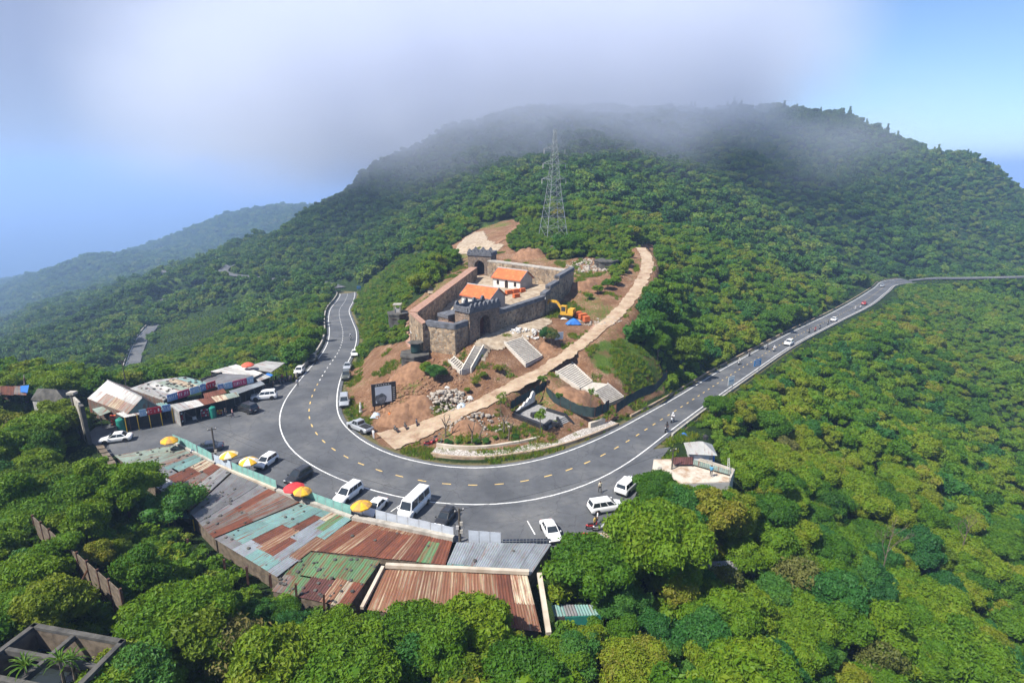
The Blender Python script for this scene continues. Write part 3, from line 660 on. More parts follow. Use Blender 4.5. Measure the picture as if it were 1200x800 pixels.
gate('fort_gate', 'dark stone front gate with round arch, red doors and pointed merlons', (gm.x - n1_.x*.45, gm.y - n1_.y*.45, 9.35), math.atan2(e1.y, e1.x), 8.2, 5.4, 4.2, 2.9, 4.4, 7, 'old_brick', .75)
gate('fort_gate', 'rear gate tower of weathered brown brick at the top of the courtyard', (REAR.x, REAR.y, 13.4), math.atan2(re_.y, re_.x), 6.6, 5.6, 4.6, 2.9, 4.3, 6, 'old_brick', .7, False)
# small walled turret stair inside the front gate
tq = GL + n1_*5.2
tur = thing('stair_turret', 'low brick stair block with slate parapet just inside the front gate', 'stair block', (tq.x, tq.y, 11.0), math.atan2(e1.y, e1.x))
MB().prism([(-.5,0),(3.6,0),(4.4,1.2),(4.0,3.0),(-.5,3.0)], -2, 1.9).build('turret_body', MAT['old_brick'], tur)
MB().prism([(-.65,-.15),(3.7,-.15),(4.6,1.2),(4.15,3.15),(-.65,3.15)], 1.9, 2.6).build('parapet', MAT['coping'], tur)
for i in range(8): MB().box((4.9+.28*i, 1.0, 1.6-.24*i-1.0), (.3, 1.6, 2.2)).build('step', MAT['step_stone'], tur)

# ---- courtyard paving draped on the ground
def drape(name, poly, mat, off=.1, step=.5, kind='structure', label=None, jag=0.0):
    xs = [p[0] for p in poly]; ys = [p[1] for p in poly]
    ax = np.arange(min(xs)-step, max(xs)+2*step, step); ay = np.arange(min(ys)-step, max(ys)+2*step, step)
    X, Y = np.meshgrid(ax, ay); sh = X.shape
    Z = height(X.ravel(), Y.ravel()).reshape(sh) + off
    ins = inpoly((X[:-1,:-1]+step/2).ravel() + jag*(vnoise(X[:-1,:-1].ravel(), Y[:-1,:-1].ravel(), 1.5, 3)-.5), (Y[:-1,:-1]+step/2).ravel() + jag*(vnoise(X[:-1,:-1].ravel(), Y[:-1,:-1].ravel(), 1.5, 4)-.5), poly).reshape(sh[0]-1, sh[1]-1)
    idx = np.arange(X.size).reshape(sh); fs = []
    for j, i in zip(*np.nonzero(ins)): fs.append((idx[j,i], idx[j,i+1], idx[j+1,i+1], idx[j+1,i]))
    used = sorted({q for f in fs for q in f}); mp_ = {q: k for k, q in enumerate(used)}
    mb = MB(); Xr, Yr, Zr = X.ravel(), Y.ravel(), Z.ravel()
    mb.add([(Xr[q], Yr[q], Zr[q]) for q in used], [tuple(mp_[q] for q in f) for f in fs])
    o = mb.build(name, MAT[mat], None, True); tag(o, label, kind=kind); return o
drape('courtyard', [tuple(p) for p in (FC + n4_*2, FD + n4_*2, RL, RR, BK, FF + n3_*.2, FG + n1_*.9, GR + n1_*4, GL + n1_*5, FC2 + Vector((1,1)))], 'paving', .12, .6)
apron = [P2(x, y, 9.2) for x, y in [(552,404),(560,398),(586,386),(612,384),(640,376),(648,380),(612,396),(591,402),(575,404),(566,409)]]
drape('gate_forecourt', apron, 'paving', .16, .4)
drape('upper_plaza', [(p.x, p.y) for p in [on_ground(x, y) for x, y in [(533,298),(541,283),(556,272),(566,271),(572,282),(590,288),(582,296),(556,298)]]], 'paving', .16, .6)
trail = [on_ground(x, y) for x, y in [(580,287),(592,280),(598,272),(604,268),(607,258)]]
tl = resample([tuple(p) for p in trail], 30); tl[:, 2] = height(tl[:, 0], tl[:, 1]) + .25
o = strip(offset(tl, .9), offset(tl, -.9)).build('footpath', MAT['earth'])
tag(o, kind='structure')
o.data.flip_normals() if o.data.polygons[0].normal.z < 0 else None
trail = [on_ground(x, y) for x, y in [(505,345),(504,332),(501,322),(510,316)]]
tl = resample([tuple(p) for p in trail], 24); tl[:, 2] = height(tl[:, 0], tl[:, 1]) + .2
o = strip(offset(tl, .8), offset(tl, -.8)).build('footpath', MAT['paving']); tag(o, kind='structure')
drape('turf_bank', [(p.x, p.y) for p in [on_ground(x, y) for x, y in [(505,325),(528,306),(540,312),(520,330),(510,340)]]], 'turf', .1, .6) if 'turf' in MAT else None

# ---- the two tiled houses
def tiled_house(label, c, rz, zb, w, d, hw, hr, nwin):
    h = thing('tiled_house', label, 'house', (c[0], c[1], zb), rz)
    MB().box((0, 0, -1.0), (w+.6, d+.6, 2.0)).build('plinth', MAT['grey_stone'], h)
    wl_ = MB().box((0, 0, hw/2), (w, d, hw)).build('wall', MAT['plaster'], h)
    for s_ in (-1, 1):
        g = MB(); x0 = s_*(w/2-.001); g.hexa([(x0, -d/2, 0.002), (x0-s_*.16, -d/2, .002), (x0-s_*.16, d/2, .002), (x0, d/2, .002)] if s_ < 0 else [(x0-.16, -d/2, .002), (x0, -d/2, .002), (x0, d/2, .002), (x0-.16, d/2, .002)], [(x0, -d/2, hw)]*0 + ([(x0, -d/2, hw), (x0-s_*.16, -d/2, hw), (x0-s_*.16, d/2, hw), (x0, d/2, hw)] if s_ < 0 else [(x0-.16, -d/2, hw), (x0, -d/2, hw), (x0, d/2, hw), (x0-.16, d/2, hw)]))
        xa, xb = (s_*(w/2+.03), s_*(w/2-.16)); g = MB()
        pts = [(-d/2-.02, -.1), (d/2+.02, -.1), (d/2+.02, hw), (0, hr-.06), (-d/2-.02, hw)]
        n_ = len(pts); vs = [(xa, p[0], p[1]) for p in pts] + [(xb, p[0], p[1]) for p in pts]
        fs = [tuple(range(n_)), tuple(range(n_, 2*n_))[::-1]] + [((i+1) % n_, i, n_+i, n_+(i+1) % n_) for i in range(n_)]
        if s_ < 0: fs = [f[::-1] for f in fs]
        g.add(vs, fs).build('gable', MAT['plaster_grey_and_shaded'], h)  # shade put into the colour: gable grey where the house wall is white
    ov = .45; sl_ = (hr-hw)/(d/2); ze = hw - ov*sl_
    rf = MB()
    for s_ in (-1, 1):
        n_ = 22   # tile rows: each column of pan tiles slightly proud of the next
        for i in range(n_):
            x0 = -w/2-.35 + (w+.7)*i/n_; x1 = x0 + (w+.7)/n_; xm = (x0+x1)/2
            for (xa, xb, za, zb_) in ((x0, xm, 0, .07), (xm, x1, .07, 0)):
                vs = [(xa, s_*(d/2+ov), ze+za), (xb, s_*(d/2+ov), ze+zb_), (xb, 0, hr+zb_), (xa, 0, hr+za)]
                rf.add(vs, [(0, 1, 2, 3)] if s_ < 0 else [(3, 2, 1, 0)])
        u = [(-w/2-.35, s_*(d/2+ov), ze-.1), (w/2+.35, s_*(d/2+ov), ze-.1), (w/2+.35, 0, hr-.1), (-w/2-.35, 0, hr-.1)]
        rf.add(u, [(3, 2, 1, 0)] if s_ < 0 else [(0, 1, 2, 3)])
    ro = rf.build('roof', MAT['tiles'], h)
    MB().tube((-w/2-.4, 0, hr+.05), (w/2+.4, 0, hr+.05), .14, n=8).build('ridge_cap', MAT['plaster_grey_and_shaded'], ro)
    for s_ in (-1, 1):
        for q in (-1, 1): MB().tube((s_*(w/2+.36), q*(d/2+ov), ze), (s_*(w/2+.36), 0, hr), .09, n=5).build('verge', MAT['coping'], ro)
    for k in range(nwin):
        x = (k-(nwin-1)/2)*w/(nwin+.2); dr = k == nwin//2
        ww, wh, z0 = (1.0, 2.2, .05) if dr else (.75, 1.2, .9)
        y = -d/2-.02; r = ww/2
        pts = [(-r, z0), (r, z0), (r, z0+wh-r)] + [(r*math.cos(math.pi*i/8), z0+wh-r+r*math.sin(math.pi*i/8)) for i in range(1, 8)] + [(-r, z0+wh-r)]
        o = MB().profile([(x+a, b_) for a, b_ in pts], y-.03, y+.2).build('door' if dr else 'window', MAT['opening'], h)
        MB().profile([(x-r-.12, z0-.05), (x+r+.12, z0-.05), (x+r+.12, z0+.06), (x-r-.12, z0+.06)], y-.1, y).build('sill', MAT['plaster'], o)
    return h
ha, hb_ = V2(P2(576.5,336,12.8)), V2(P2(611,342,12.6)); hd = (hb_-ha).normalized(); hn = Vector((-hd.y, hd.x))
hc = (ha+hb_)/2 + hn*2.5
tiled_house('white house with orange tiled roof and three arched openings behind the courtyard', hc, math.atan2(hd.y, hd.x), 12.7, 8.6, 5.0, 2.9, 4.7, 3)
rm = P(566,336,16.0)
tiled_house('orange tiled house close behind the front gate', (rm.x, rm.y), math.atan2(hd.y, hd.x), 11.5, 8.4, 5.2, 2.9, 4.7, 3)
# terrace of brick stacks and pallets beside the houses
def pallet(label, px, py, w, d, h, rz, mat='tiles', cat='brick stack', group=None):
    p = on_ground(px, py); s_ = thing('brick_stack', label, cat, (p.x, p.y, p.z-.05), rz, group)
    MB().box((0, 0, .09), (w+.1, d+.1, .12)).build('pallet', MAT['opening'], s_)
    nlay = max(2, int(h/.3))
    for i in range(nlay): MB().box((rng.uniform(-.03,.03), rng.uniform(-.03,.03), .15+h*(i+.5)/nlay), (w-.06*(i % 2), d-.06*((i+1) % 2), h/nlay-.015)).build('course', MAT[mat], s_)
    return s_

# ---- stairways: every step its own piece
def stair(name, label, tl_, tr_, bl_, br_, nst, kerb=.24, kmat='kerb_stone', smat='step_stone'):
    c = (Vector(bl_)+Vector(br_))/2; s_ = thing(name, label, 'stairway', c)
    tl_, tr_, bl_, br_ = [Vector(v)-c for v in (tl_, tr_, bl_, br_)]
    for i in range(nst):
        a, b_ = i/nst, (i+1)/nst
        l0, l1, r0, r1 = bl_.lerp(tl_, a), bl_.lerp(tl_, b_+.006), br_.lerp(tr_, a), br_.lerp(tr_, b_+.006)
        zt = bl_.z + (tl_.z-bl_.z)*b_; zb = min(l0.z, r0.z) - .9
        f = lambda v, z: (v.x, v.y, z)
        MB().hexa([f(l0, zb), f(r0, zb), f(r1, zb), f(l1, zb)], [f(l0, zt), f(r0, zt), f(r1, zt), f(l1, zt)]).build('step', MAT[smat], s_)
    for a, b_, sg in ((bl_, tl_, 1), (br_, tr_, -1)):
        d = (b_-a); side = Vector((-d.y, d.x, 0)).normalized()*kerb*sg*(1 if True else -1)
        w0, w1 = a, b_
        if (side.dot((tl_+bl_)/2-(tr_+br_)/2) < 0) == (sg > 0): side = -side
        q = [w0, w0+side, w1+side, w1]
        zz = lambda v, k: (v.x, v.y, v.z+k)
        bo = [zz(v, -1.0) for v in q]; to = [zz(v, .24) for v in q]
        ar = sum(q[i].x*q[(i+1) % 4].y-q[(i+1) % 4].x*q[i].y for i in range(4))
        if ar < 0: bo, to = bo[::-1], to[::-1]
        MB().hexa(bo, to).build('side_wall', MAT[kmat], s_)
    return s_
stair('stone_stair', 'upper stone stairway rising from the ramp to the gate forecourt', P(591.5,401,9.0), P(611,395,9.0), P(617,426.5,5.9), P(635,417.5,5.9), 15)
stair('stone_stair', 'stone stairway flight just below the ramp, above its landing', P(651.5,435.5,5.3), P(669.5,425,5.3), P(680,455,3.2), P(693.5,447.5,3.2), 13)
stair('stone_stair', 'lowest stone stairway flight ending at the roadside', P(696,458,3.2), P(711.5,449.5,3.2), P(713,473.5,.9), P(731,465.5,.9), 11)
stair('stone_stair', 'narrow stairway curling down left of the front gate', P(557,406,9.3), P(566,405,9.3), P(541,434.5,5.9), P(551,432,5.9), 14)
stair('stone_stair', 'short stair flight at the foot of the corner bastion', P(526,422,7.2), P(531,418,7.2), P(540,435,5.8), P(545,430,5.8), 7)
ld = MB(); f_ = [P(680,455,3.18), P(693.5,447.5,3.18), P(711.5,449.5,3.18), P(696,458,3.18)]
o = MB().hexa([(v.x, v.y, v.z-1) for v in f_[::-1]], [tuple(v) for v in f_[::-1]]).build('stair_landing', MAT['step_stone']); tag(o, 'paved landing between the two lower stairway flights', 'landing')
if o.data.polygons[1].normal.z < 0: o.data.flip_normals()
# ---------------------------------------------------------------- corrugated sheets
def tin_mat(name, base, stain, rust=.35, streak=(2.2,.22,1), rustc=(.17,.055,.025), rough=.6, metal=.15):
    m, t, b = newmat(name); co = node(t, 'ShaderNodeTexCoord').outputs['Object']; oi = node(t, 'ShaderNodeObjectInfo')
    mp_ = node(t, 'ShaderNodeMapping'); L(t, co, mp_.inputs['Vector']); mp_.inputs['Scale'].default_value = streak
    cb = node(t, 'ShaderNodeCombineXYZ'); mu = node(t, 'ShaderNodeMath', operation='MULTIPLY'); mu.inputs[1].default_value = 37.0
    L(t, oi.outputs['Random'], mu.inputs[0]); L(t, mu.outputs[0], cb.inputs[0]); L(t, mu.outputs[0], cb.inputs[1]); L(t, cb.outputs[0], mp_.inputs['Location'])
    n1 = noise(t, 1.0, 6, .65, mp_.outputs[0]); 
    ad = node(t, 'ShaderNodeVectorMath', operation='ADD'); L(t, co, ad.inputs[0]); L(t, cb.outputs[0], ad.inputs[1])
    n2 = noise(t, .7, 7, .65, ad.outputs[0]); n3 = noise(t, 5, 3, .6, ad.outputs[0])
    c = mixc(t, ramp(t, n2.outputs['Fac'], [(.4, (0,0,0)), (.68, (1,1,1))]).outputs[0], base, stain)
    c = mixc(t, ramp(t, n1.outputs['Fac'], [(.62-rust*.55, (0,0,0)), (.74-rust*.5, (.9,.9,.9))]).outputs[0], c, rustc)
    c = mixc(t, .35, c, n3.outputs['Color'], 'SOFT_LIGHT')
    vr = node(t, 'ShaderNodeHueSaturation'); mr_ = node(t, 'ShaderNodeMapRange'); mr_.inputs['To Min'].default_value = .78; mr_.inputs['To Max'].default_value = 1.15
    L(t, oi.outputs['Random'], mr_.inputs['Value']); L(t, mr_.outputs[0], vr.inputs['Value']); L(t, c, vr.inputs['Color'])
    L(t, vr.outputs[0], b.inputs['Base Color']); b.inputs['Roughness'].default_value = rough; b.inputs['Metallic'].default_value = metal
    return m
TIN = {
 'pale_green': tin_mat('tin_pale_green', (.23,.295,.245), (.15,.17,.14), .18),
 'teal': tin_mat('tin_teal', (.145,.265,.25), (.12,.19,.18), .16),
 'green': tin_mat('tin_green', (.085,.195,.085), (.12,.17,.09), .26),
 'grey': tin_mat('tin_grey', (.20,.20,.205), (.135,.13,.13), .10),
 'dirty': tin_mat('tin_dirty', (.19,.17,.15), (.12,.10,.085), .30),
 'pale': tin_mat('tin_pale', (.33,.335,.33), (.22,.215,.205), .16),
 'greyblue': tin_mat('tin_grey_blue', (.225,.25,.275), (.165,.175,.185), .10),
 'rust': tin_mat('tin_rust', (.165,.050,.024), (.105,.033,.018), .3, rustc=(.085,.028,.016), rough=.85, metal=0),
 'darkred': tin_mat('tin_dark_red', (.105,.035,.03), (.07,.028,.024), .3, rustc=(.06,.022,.016), rough=.85, metal=0),
 'rustcream': tin_mat('tin_rust_streaked', (.38,.31,.21), (.28,.20,.125), .50, (4.2,.16,1), (.15,.05,.022), rough=.8, metal=0),
 'cream': tin_mat('tin_cream', (.46,.40,.29), (.32,.27,.19), .30, (3.5,.2,1), rough=.8, metal=0),
 'white': tin_mat('tin_white', (.44,.44,.42), (.31,.30,.28), .14),
}
def sheet(par, c4, mat, pitch=.28, amp=.03, name='roof_sheet', lift=0.0):
    """corrugated sheet between four world corners: TL, TR across, BR, BL along the ribs"""
    TL, TR, BR, BL = [Vector(v) for v in c4]
    o = (TL+TR+BR+BL)/4; ay = ((TL+TR)/2-(BL+BR)/2).normalized(); ax = (((TR+BR)/2)-((TL+BL)/2)); az = ax.cross(ay).normalized(); ax = ay.cross(az)
    if az.z < 0: az = -az; ax = -ax
    R = Matrix((ax, ay, az)).transposed(); Ri = R.transposed()
    lo = [Ri @ (v-o) for v in (TL, TR, BR, BL)]
    w = (TR-TL).length; n_ = max(4, int(w/pitch)*2); mb = MB(); vs = []
    for j in (0, 1):
        a, b_ = (lo[3], lo[2]) if j == 0 else (lo[0], lo[1])
        for i in range(n_+1):
            p = a.lerp(b_, i/n_); vs.append((p.x, p.y, p.z + (amp if i % 2 else -amp)))
    mb.add(vs, [(i, i+1, n_+2+i, n_+1+i) for i in range(n_)])
    ob = mb.build(name, TIN[mat] if mat in TIN else MAT[mat], par)
    ob.matrix_basis = Matrix.Translation(o - par.location + Vector((0, 0, lift))) @ R.to_4x4()
    if sum(q.normal.z for q in ob.data.polygons) < 0: ob.data.flip_normals()
    return ob
def bil(c, u, v):
    TL, TR, BR, BL = c
    return TL.lerp(TR, u).lerp(BL.lerp(BR, u), v)
def roof_block(name, label, corners, cells, beam=True, stones=0, drop=2.6, cat='shed'):
    c = [P(*q) for q in corners]; ctr = sum(c, Vector())/4
    s_ = thing(name, label, cat, (ctr.x, ctr.y, ctr.z-drop))
    for k, (u0, u1, v0, v1, m) in enumerate(cells):
        q = [bil(c, u0, v0), bil(c, u1, v0), bil(c, u1, min(1.02, v1+.02)), bil(c, u0, min(1.02, v1+.02))]
        sheet(s_, q, m, lift=.012*(k % 5) - (v0*.02), amp=.028)
    wl_ = [s_.location]
    for a, b_ in ((0, 1), (1, 2), (2, 3), (3, 0)):
        pa = c[a].lerp(ctr, .02)-s_.location; pb = c[b_].lerp(ctr, .02)-s_.location; dn = Vector((0, 0, -.22))
        nn_ = (pb-pa).cross(Vector((0, 0, 1))).normalized()*.06
        lowz = -1.0
        bo = [(pa.x-nn_.x, pa.y-nn_.y, lowz), (pa.x+nn_.x, pa.y+nn_.y, lowz), (pb.x+nn_.x, pb.y+nn_.y, lowz), (pb.x-nn_.x, pb.y-nn_.y, lowz)]
        to = [(pa.x-nn_.x, pa.y-nn_.y, pa.z-.14), (pa.x+nn_.x, pa.y+nn_.y, pa.z-.14), (pb.x+nn_.x, pb.y+nn_.y, pb.z-.14), (pb.x-nn_.x, pb.y-nn_.y, pb.z-.14)]
        MB().hexa(bo, to).build('wall', MAT['old_boards'], s_)
    if stones:
        mb = MB()
        for k in range(stones):
            p = bil(c, rng.random(), rng.random())-s_.location; r = rng.uniform(.10,.26); ph = rng.random()*3
            mb.lathe([(r*.6, 0), (r, r*.25), (r*.75, r*.55), (.01, r*.6)], 6, (p.x, p.y, p.z+.04))
        o = mb.build('weight_stones', MAT['dark_concrete'], s_); o['kind'] = 'stuff'
    return s_
MAT['old_boards'] = plain('old_boards', (.17,.135,.10), (.08,.062,.045), 1.5, .95, .4, detail=8)
MAT['turf'] = plain('turf', (.10,.15,.025), (.20,.17,.06), 1.2, .95, .4, detail=8)
roof_block('tin_roofed_shed', 'shed with pale green stone-weighted roof beside the parking entrance', [(204,521,.5),(270,553,.5),(222,598,0),(135,533,.2)],
  [(0,.16,0,1,'pale_green'),(.16,.31,0,1,'pale_green'),(.31,.39,0,1,'dirty'),(.39,.47,0,.6,'teal'),(.47,.56,0,.5,'teal'),(.39,.56,.55,1,'grey'),(.56,.72,0,.3,'cream'),(.56,.72,.3,.75,'rust'),(.56,.72,.75,1,'pale'),(.72,.84,0,.25,'rust'),(.72,.84,.25,1,'dirty'),(.84,.92,0,.6,'pale'),(.84,.92,.6,1,'grey'),(.92,1,0,.5,'grey'),(.92,1,.5,1,'dirty')], stones=55)
roof_block('tin_roofed_shed', 'shed with weathered grey roof and one rust strip', [(272,554,.5),(351,588,.5),(252,629,0),(223,599,0)],
  [(0,.14,0,.5,'grey'),(0,.14,.5,1,'grey'),(.14,.28,0,.6,'grey'),(.14,.28,.6,1,'grey'),(.28,.42,0,1,'grey'),(.42,.56,0,.4,'grey'),(.42,.56,.4,1,'grey'),(.56,.68,0,.55,'rust'),(.56,.68,.55,1,'dirty'),(.68,.84,0,.5,'dirty'),(.68,.84,.5,1,'dirty'),(.84,1,0,.55,'dirty'),(.84,1,.55,1,'rust')], stones=24)
roof_block('tin_roofed_shed', 'shed with patchwork roof of teal, rust and pale sheets', [(352,589,.5),(412,608,.5),(326,674,-.1),(253,630,0)],
  [(0,.15,0,.5,'teal'),(.15,.3,0,.5,'teal'),(0,.15,.5,.88,'teal'),(.15,.3,.5,.88,'teal'),(.3,.45,0,.42,'teal'),(.3,.46,.42,.80,'rust'),(.45,.60,0,.12,'teal'),(.45,.60,.12,.42,'rust'),(.46,.6,.42,.84,'rustcream'),(.6,.72,0,.14,'cream'),(.6,.73,.14,.55,'greyblue'),(.6,.73,.55,.88,'rust'),(.72,.86,0,.3,'green'),(.73,.86,.3,.85,'greyblue'),(.86,1,0,.38,'teal'),(.86,1,.38,.75,'rustcream'),(.86,1,.75,1,'greyblue'),(0,.3,.88,1,'grey'),(.3,.5,.8,1,'greyblue'),(.5,.86,.85,1,'teal')], stones=14)
roof_block('tin_roofed_shed', 'shed with broad deep rust red roof beside the grey fence', [(414,609,.5),(531,631,.4),(522,661,0),(356,643,.1)],
  [(0,.1,0,1,'rustcream'),(.1,.2,0,1,'rust'),(.2,.3,0,1,'rustcream'),(.3,.41,.14,1,'rust'),(.41,.52,.14,1,'rust'),(.52,.63,.14,1,'rust'),(.3,.45,0,.14,'rustcream'),(.45,.63,0,.14,'rustcream'),(.63,.69,0,1,'rustcream'),(.69,.8,0,1,'rust'),(.8,.9,0,.25,'rust'),(.8,.9,.25,1,'green'),(.9,1,0,1,'rust')], stones=5)
roof_block('tin_roofed_shed', 'shed with mossy green sheets and dark red lower strips', [(354,645,0),(446,657,-.1),(408,711,-.6),(319,691,-.5)],
  [(0,.2,0,.6,'green'),(.2,.4,0,.55,'green'),(.4,.6,0,.55,'green'),(.6,.8,0,.5,'green'),(.8,1,0,.5,'green'),(0,.15,.6,1,'dirty'),(.15,.34,.6,1,'green'),(.34,.5,.55,1,'darkred'),(.5,.64,.55,1,'darkred'),(.64,.78,.5,1,'rustcream'),(.78,.86,.5,1,'cream'),(.86,1,.5,1,'rust')], stones=50)
roof_block('tin_roofed_shed', 'shed with plain grey corrugated roof below the lattice fence', [(535,635,.5),(646,637,.5),(622,673,-.2),(523,662,-.2)],
  [(0,.17,0,.9,'greyblue'),(.17,.34,0,.9,'greyblue'),(.34,.5,0,1,'greyblue'),(.5,.67,0,1,'greyblue'),(.67,.84,0,1,'greyblue'),(.84,1,0,1,'greyblue'),(0,.34,.9,1,'teal')], stones=2)
roof_block('tin_roofed_shed', 'shed with cream and rust striped corrugated roof nearest the trees', [(450,667,-.1),(618,674,-.2),(634,739,-1.0),(430,713,-.9)],
  [(0,.12,0,1,'rustcream'),(.12,.24,0,1,'rustcream'),(.24,.36,0,1,'rustcream'),(.36,.46,0,1,'rustcream'),(.46,.58,0,1,'rustcream'),(.58,.70,0,1,'rustcream'),(.70,.78,0,1,'rustcream'),(.78,.88,0,1,'rust'),(.88,1,0,.55,'cream'),(.88,1,.55,1,'rustcream')], stones=0)
def beam(name, label, a, b_, w, h, mat='pale_concrete', cat='beam'):
    a, b_ = Vector(a), Vector(b_); d = b_-a; m_ = (a+b_)/2
    o = MB().box((0, 0, 0), (d.length, w, h)).build(name, MAT[mat]); tag(o, label, cat)
    o.matrix_basis = Matrix.Translation(m_) @ d.to_track_quat('X', 'Z').to_matrix().to_4x4(); return o
beam('parapet_beam', 'pale concrete beam between the rust red roof and the striped roof', P(452,662,.25), P(620,670,.15), .45, .4)
beam('parapet_beam', 'thin concrete beam down the edge of the striped roof', P(449,664,.1), P(424,712,-.6), .35, .35)
beam('parapet_beam', 'concrete beam along the right edge of the striped roof', P(632,672,.2), P(643,742,-.9), .5, .4)
beam('parapet_beam', 'weathered gutter beam below the pale blue fence', P(254,545,.35), P(323,574,.35), .35, .5)
beam('parapet_beam', 'concrete gutter beam below the lower teal fence', P(325,575,.45), P(412,607,.45), .5, .6, 'concrete')
beam('parapet_beam', 'concrete gutter beam below the grey panel fence', P(414,607,.55), P(532,631,.5), .7, .7, 'concrete')
beam('parapet_beam', 'gutter beam along the top of the pale green roof', P(205,519,.4), P(252,543,.4), .35, .5, 'concrete')

# ---------------------------------------------------------------- fences along the parking edge
MAT['fence_teal'] = plain('fence_teal', (.20,.40,.36), (.14,.29,.265), 1.0, .6, 0)
MAT['fence_pale'] = plain('fence_pale_blue', (.42,.50,.58), (.32,.38,.45), 1.0, .6, 0)
MAT['fence_grey'] = plain('fence_grey', (.44,.48,.54), (.36,.39,.44), 1.0, .6, 0)
MAT['lattice_blue'] = plain('lattice_blue', (.035,.05,.09), (.025,.035,.06), 2, .5, 0)
def panel_fence(label, pts, h, mat, pw=1.4, name='panel_fence'):
    pw_ = [P(x, y, 0.0) for x, y in pts]; f = thing(name, label, 'fence', pw_[0])
    line = resample([tuple(p) for p in pw_], 200); s__ = np.r_[0, np.cumsum(np.linalg.norm(np.diff(line, axis=0), axis=1))]
    n_ = max(2, round(s__[-1]/pw))
    at_ = lambda q: Vector([np.interp(q, s__, line[:, k]) for k in range(3)]) - f.location
    for i in range(n_):
        a, b_ = at_(s__[-1]*i/n_), at_(s__[-1]*(i+1)/n_); d = b_-a; m2 = (a+b_)/2
        o = MB().box((0, 0, h/2+.15), (d.length-.07, .035, h-.1)).build('panel', MAT[mat], f, loc=(m2.x, m2.y, rng.uniform(-.04,.03)), rotz=math.atan2(d.y, d.x))
        MB().box((0, .04, h*.72), (d.length-.05, .04, .05)).build('rail', MAT['steel'], o)
    for i in range(n_+1):
        a = at_(s__[-1]*i/n_); MB().tube((a.x, a.y, -.6), (a.x, a.y, h+.12), .045, n=6).build('post', MAT['steel'], f)
    return f
panel_fence('teal sheet fence beside the pale green roof, next to the yellow umbrella', [(204,521),(218,527),(232,534)], 1.7, 'fence_teal', 1.2)
panel_fence('teal sheet fence in front of the parked dark blue car', [(233,535),(243,540),(250,544)], 1.7, 'fence_teal', 1.2)
panel_fence('pale blue sheet fence beside the utility pole', [(252,545),(262,549),(272,554)], 1.7, 'fence_pale', 1.3)
panel_fence('long teal sheet fence beside the two yellow umbrellas', [(273,554),(299,565),(325,576)], 1.6, 'fence_teal', 1.25)
panel_fence('teal sheet fence beside the red umbrella', [(356,587),(384,598),(412,607)], 1.7, 'fence_teal', 1.3)
panel_fence('light grey panel fence between the minibus and the rust red roof', [(441,613),(487,624),(532,634)], 1.75, 'fence_grey', 1.5)
panel_fence('light grey panel fence right of the transformer pole', [(549,637),(568,638.5),(587,640)], 1.7, 'fence_grey', 1.4)
def lattice(label, a, b_, h, nx_, nz_):
    a, b_ = Vector(a), Vector(b_); d = b_-a; f = thing('lattice_fence', label, 'fence', a, math.atan2(d.y, d.x)); W_ = d.length
    MB().box((W_/2, .03, h/2), (W_, .02, h)).build('backing', MAT['lattice_blue'], f)
    for i in range(nx_+1): MB().box((W_*i/nx_, 0, h/2), (.05, .05, h)).build('upright', MAT['steel'], f)
    for k in range(nz_): MB().box((W_/2, -.001, h*(k+.5)/nz_), (W_, .04, .04)).build('rail', MAT['steel'], f)
lattice('dark blue lattice fence above the grey corrugated roof', P(589,640,0), P(645,639,0), .9, 14, 2)

# ---------------------------------------------------------------- umbrellas
def cloth(name, c): return plain(name, c, tuple(x*.85 for x in c), 1.5, .8, .1)
CL = {'yellow': cloth('cloth_yellow', (.72,.40,.03)), 'cream': cloth('cloth_cream', (.70,.62,.42)), 'red': cloth('cloth_red', (.62,.045,.05)), 'pale': cloth('cloth_pale', (.70,.66,.60)), 'amber': cloth('cloth_amber', (.50,.27,.07)), 'blue': cloth('cloth_blue', (.03,.16,.45)), 'coral': cloth('cloth_coral', (.66,.12,.07))}
def umbrella(label, px, py, z, r, c1, c2, tilt=.06, zc=2.25, base=0.0):
    p = P(px, py, base+zc); u = thing('parasol', label, 'umbrella', (p.x, p.y, base)); u.rotation_euler = (tilt*rng.uniform(-1,1), tilt*rng.uniform(-1,1), rng.random())
    MB().tube((0, 0, 0), (0, 0, zc+.25), .03, n=6).build('pole', MAT['steel'], u)
    MB().lathe([(.28, 0), (.28, .12), (.08, .2)], 10).build('base', MAT['dark_concrete'], u)
    for k in range(8):
        a0, a1 = k*math.pi/4, (k+1)*math.pi/4; mb = MB(); rows = []
        for (rr, zz) in ((.02, zc+.28), (.35*r, zc+.20), (.7*r, zc+.02), (r, zc-.26), (r*1.0, zc-.42)):
            rows.append([(rr*math.cos(a)*(1 if i != 1 else .955), rr*math.sin(a)*(1 if i != 1 else .955), zz + (0.03 if i == 1 else 0)) for i, a in enumerate((a0, (a0+a1)/2, a1))])
        vs = [q for rw in rows for q in rw]
        mb.add(vs, [(j*3+i, (j+1)*3+i, (j+1)*3+i+1, j*3+i+1) for j in range(4) for i in range(2)])
        mb.build('gore', CL[c1 if k % 2 == 0 else c2], u)
    MB().tube((0, 0, zc+.25), (0, 0, zc+.42), .03, .01, n=6).build('finial', MAT['steel'], u)
    return u
umbrella('yellow parasol at the end of the teal fence by the pale green roof', 197, 514, 0, 1.25, 'yellow', 'amber')
umbrella('yellow and cream striped parasol beside the pale blue fence', 269, 531, 0, 1.3, 'yellow', 'cream')
umbrella('yellow and white parasol beside the white hatchback', 291, 538, 0, 1.3, 'yellow', 'pale')
umbrella('red parasol beside the dark hatchback', 345, 569, 0, 1.35, 'red', 'red')
umbrella('amber and brown parasol overlapping the red one', 353, 573.5, 0, 1.15, 'amber', 'yellow')
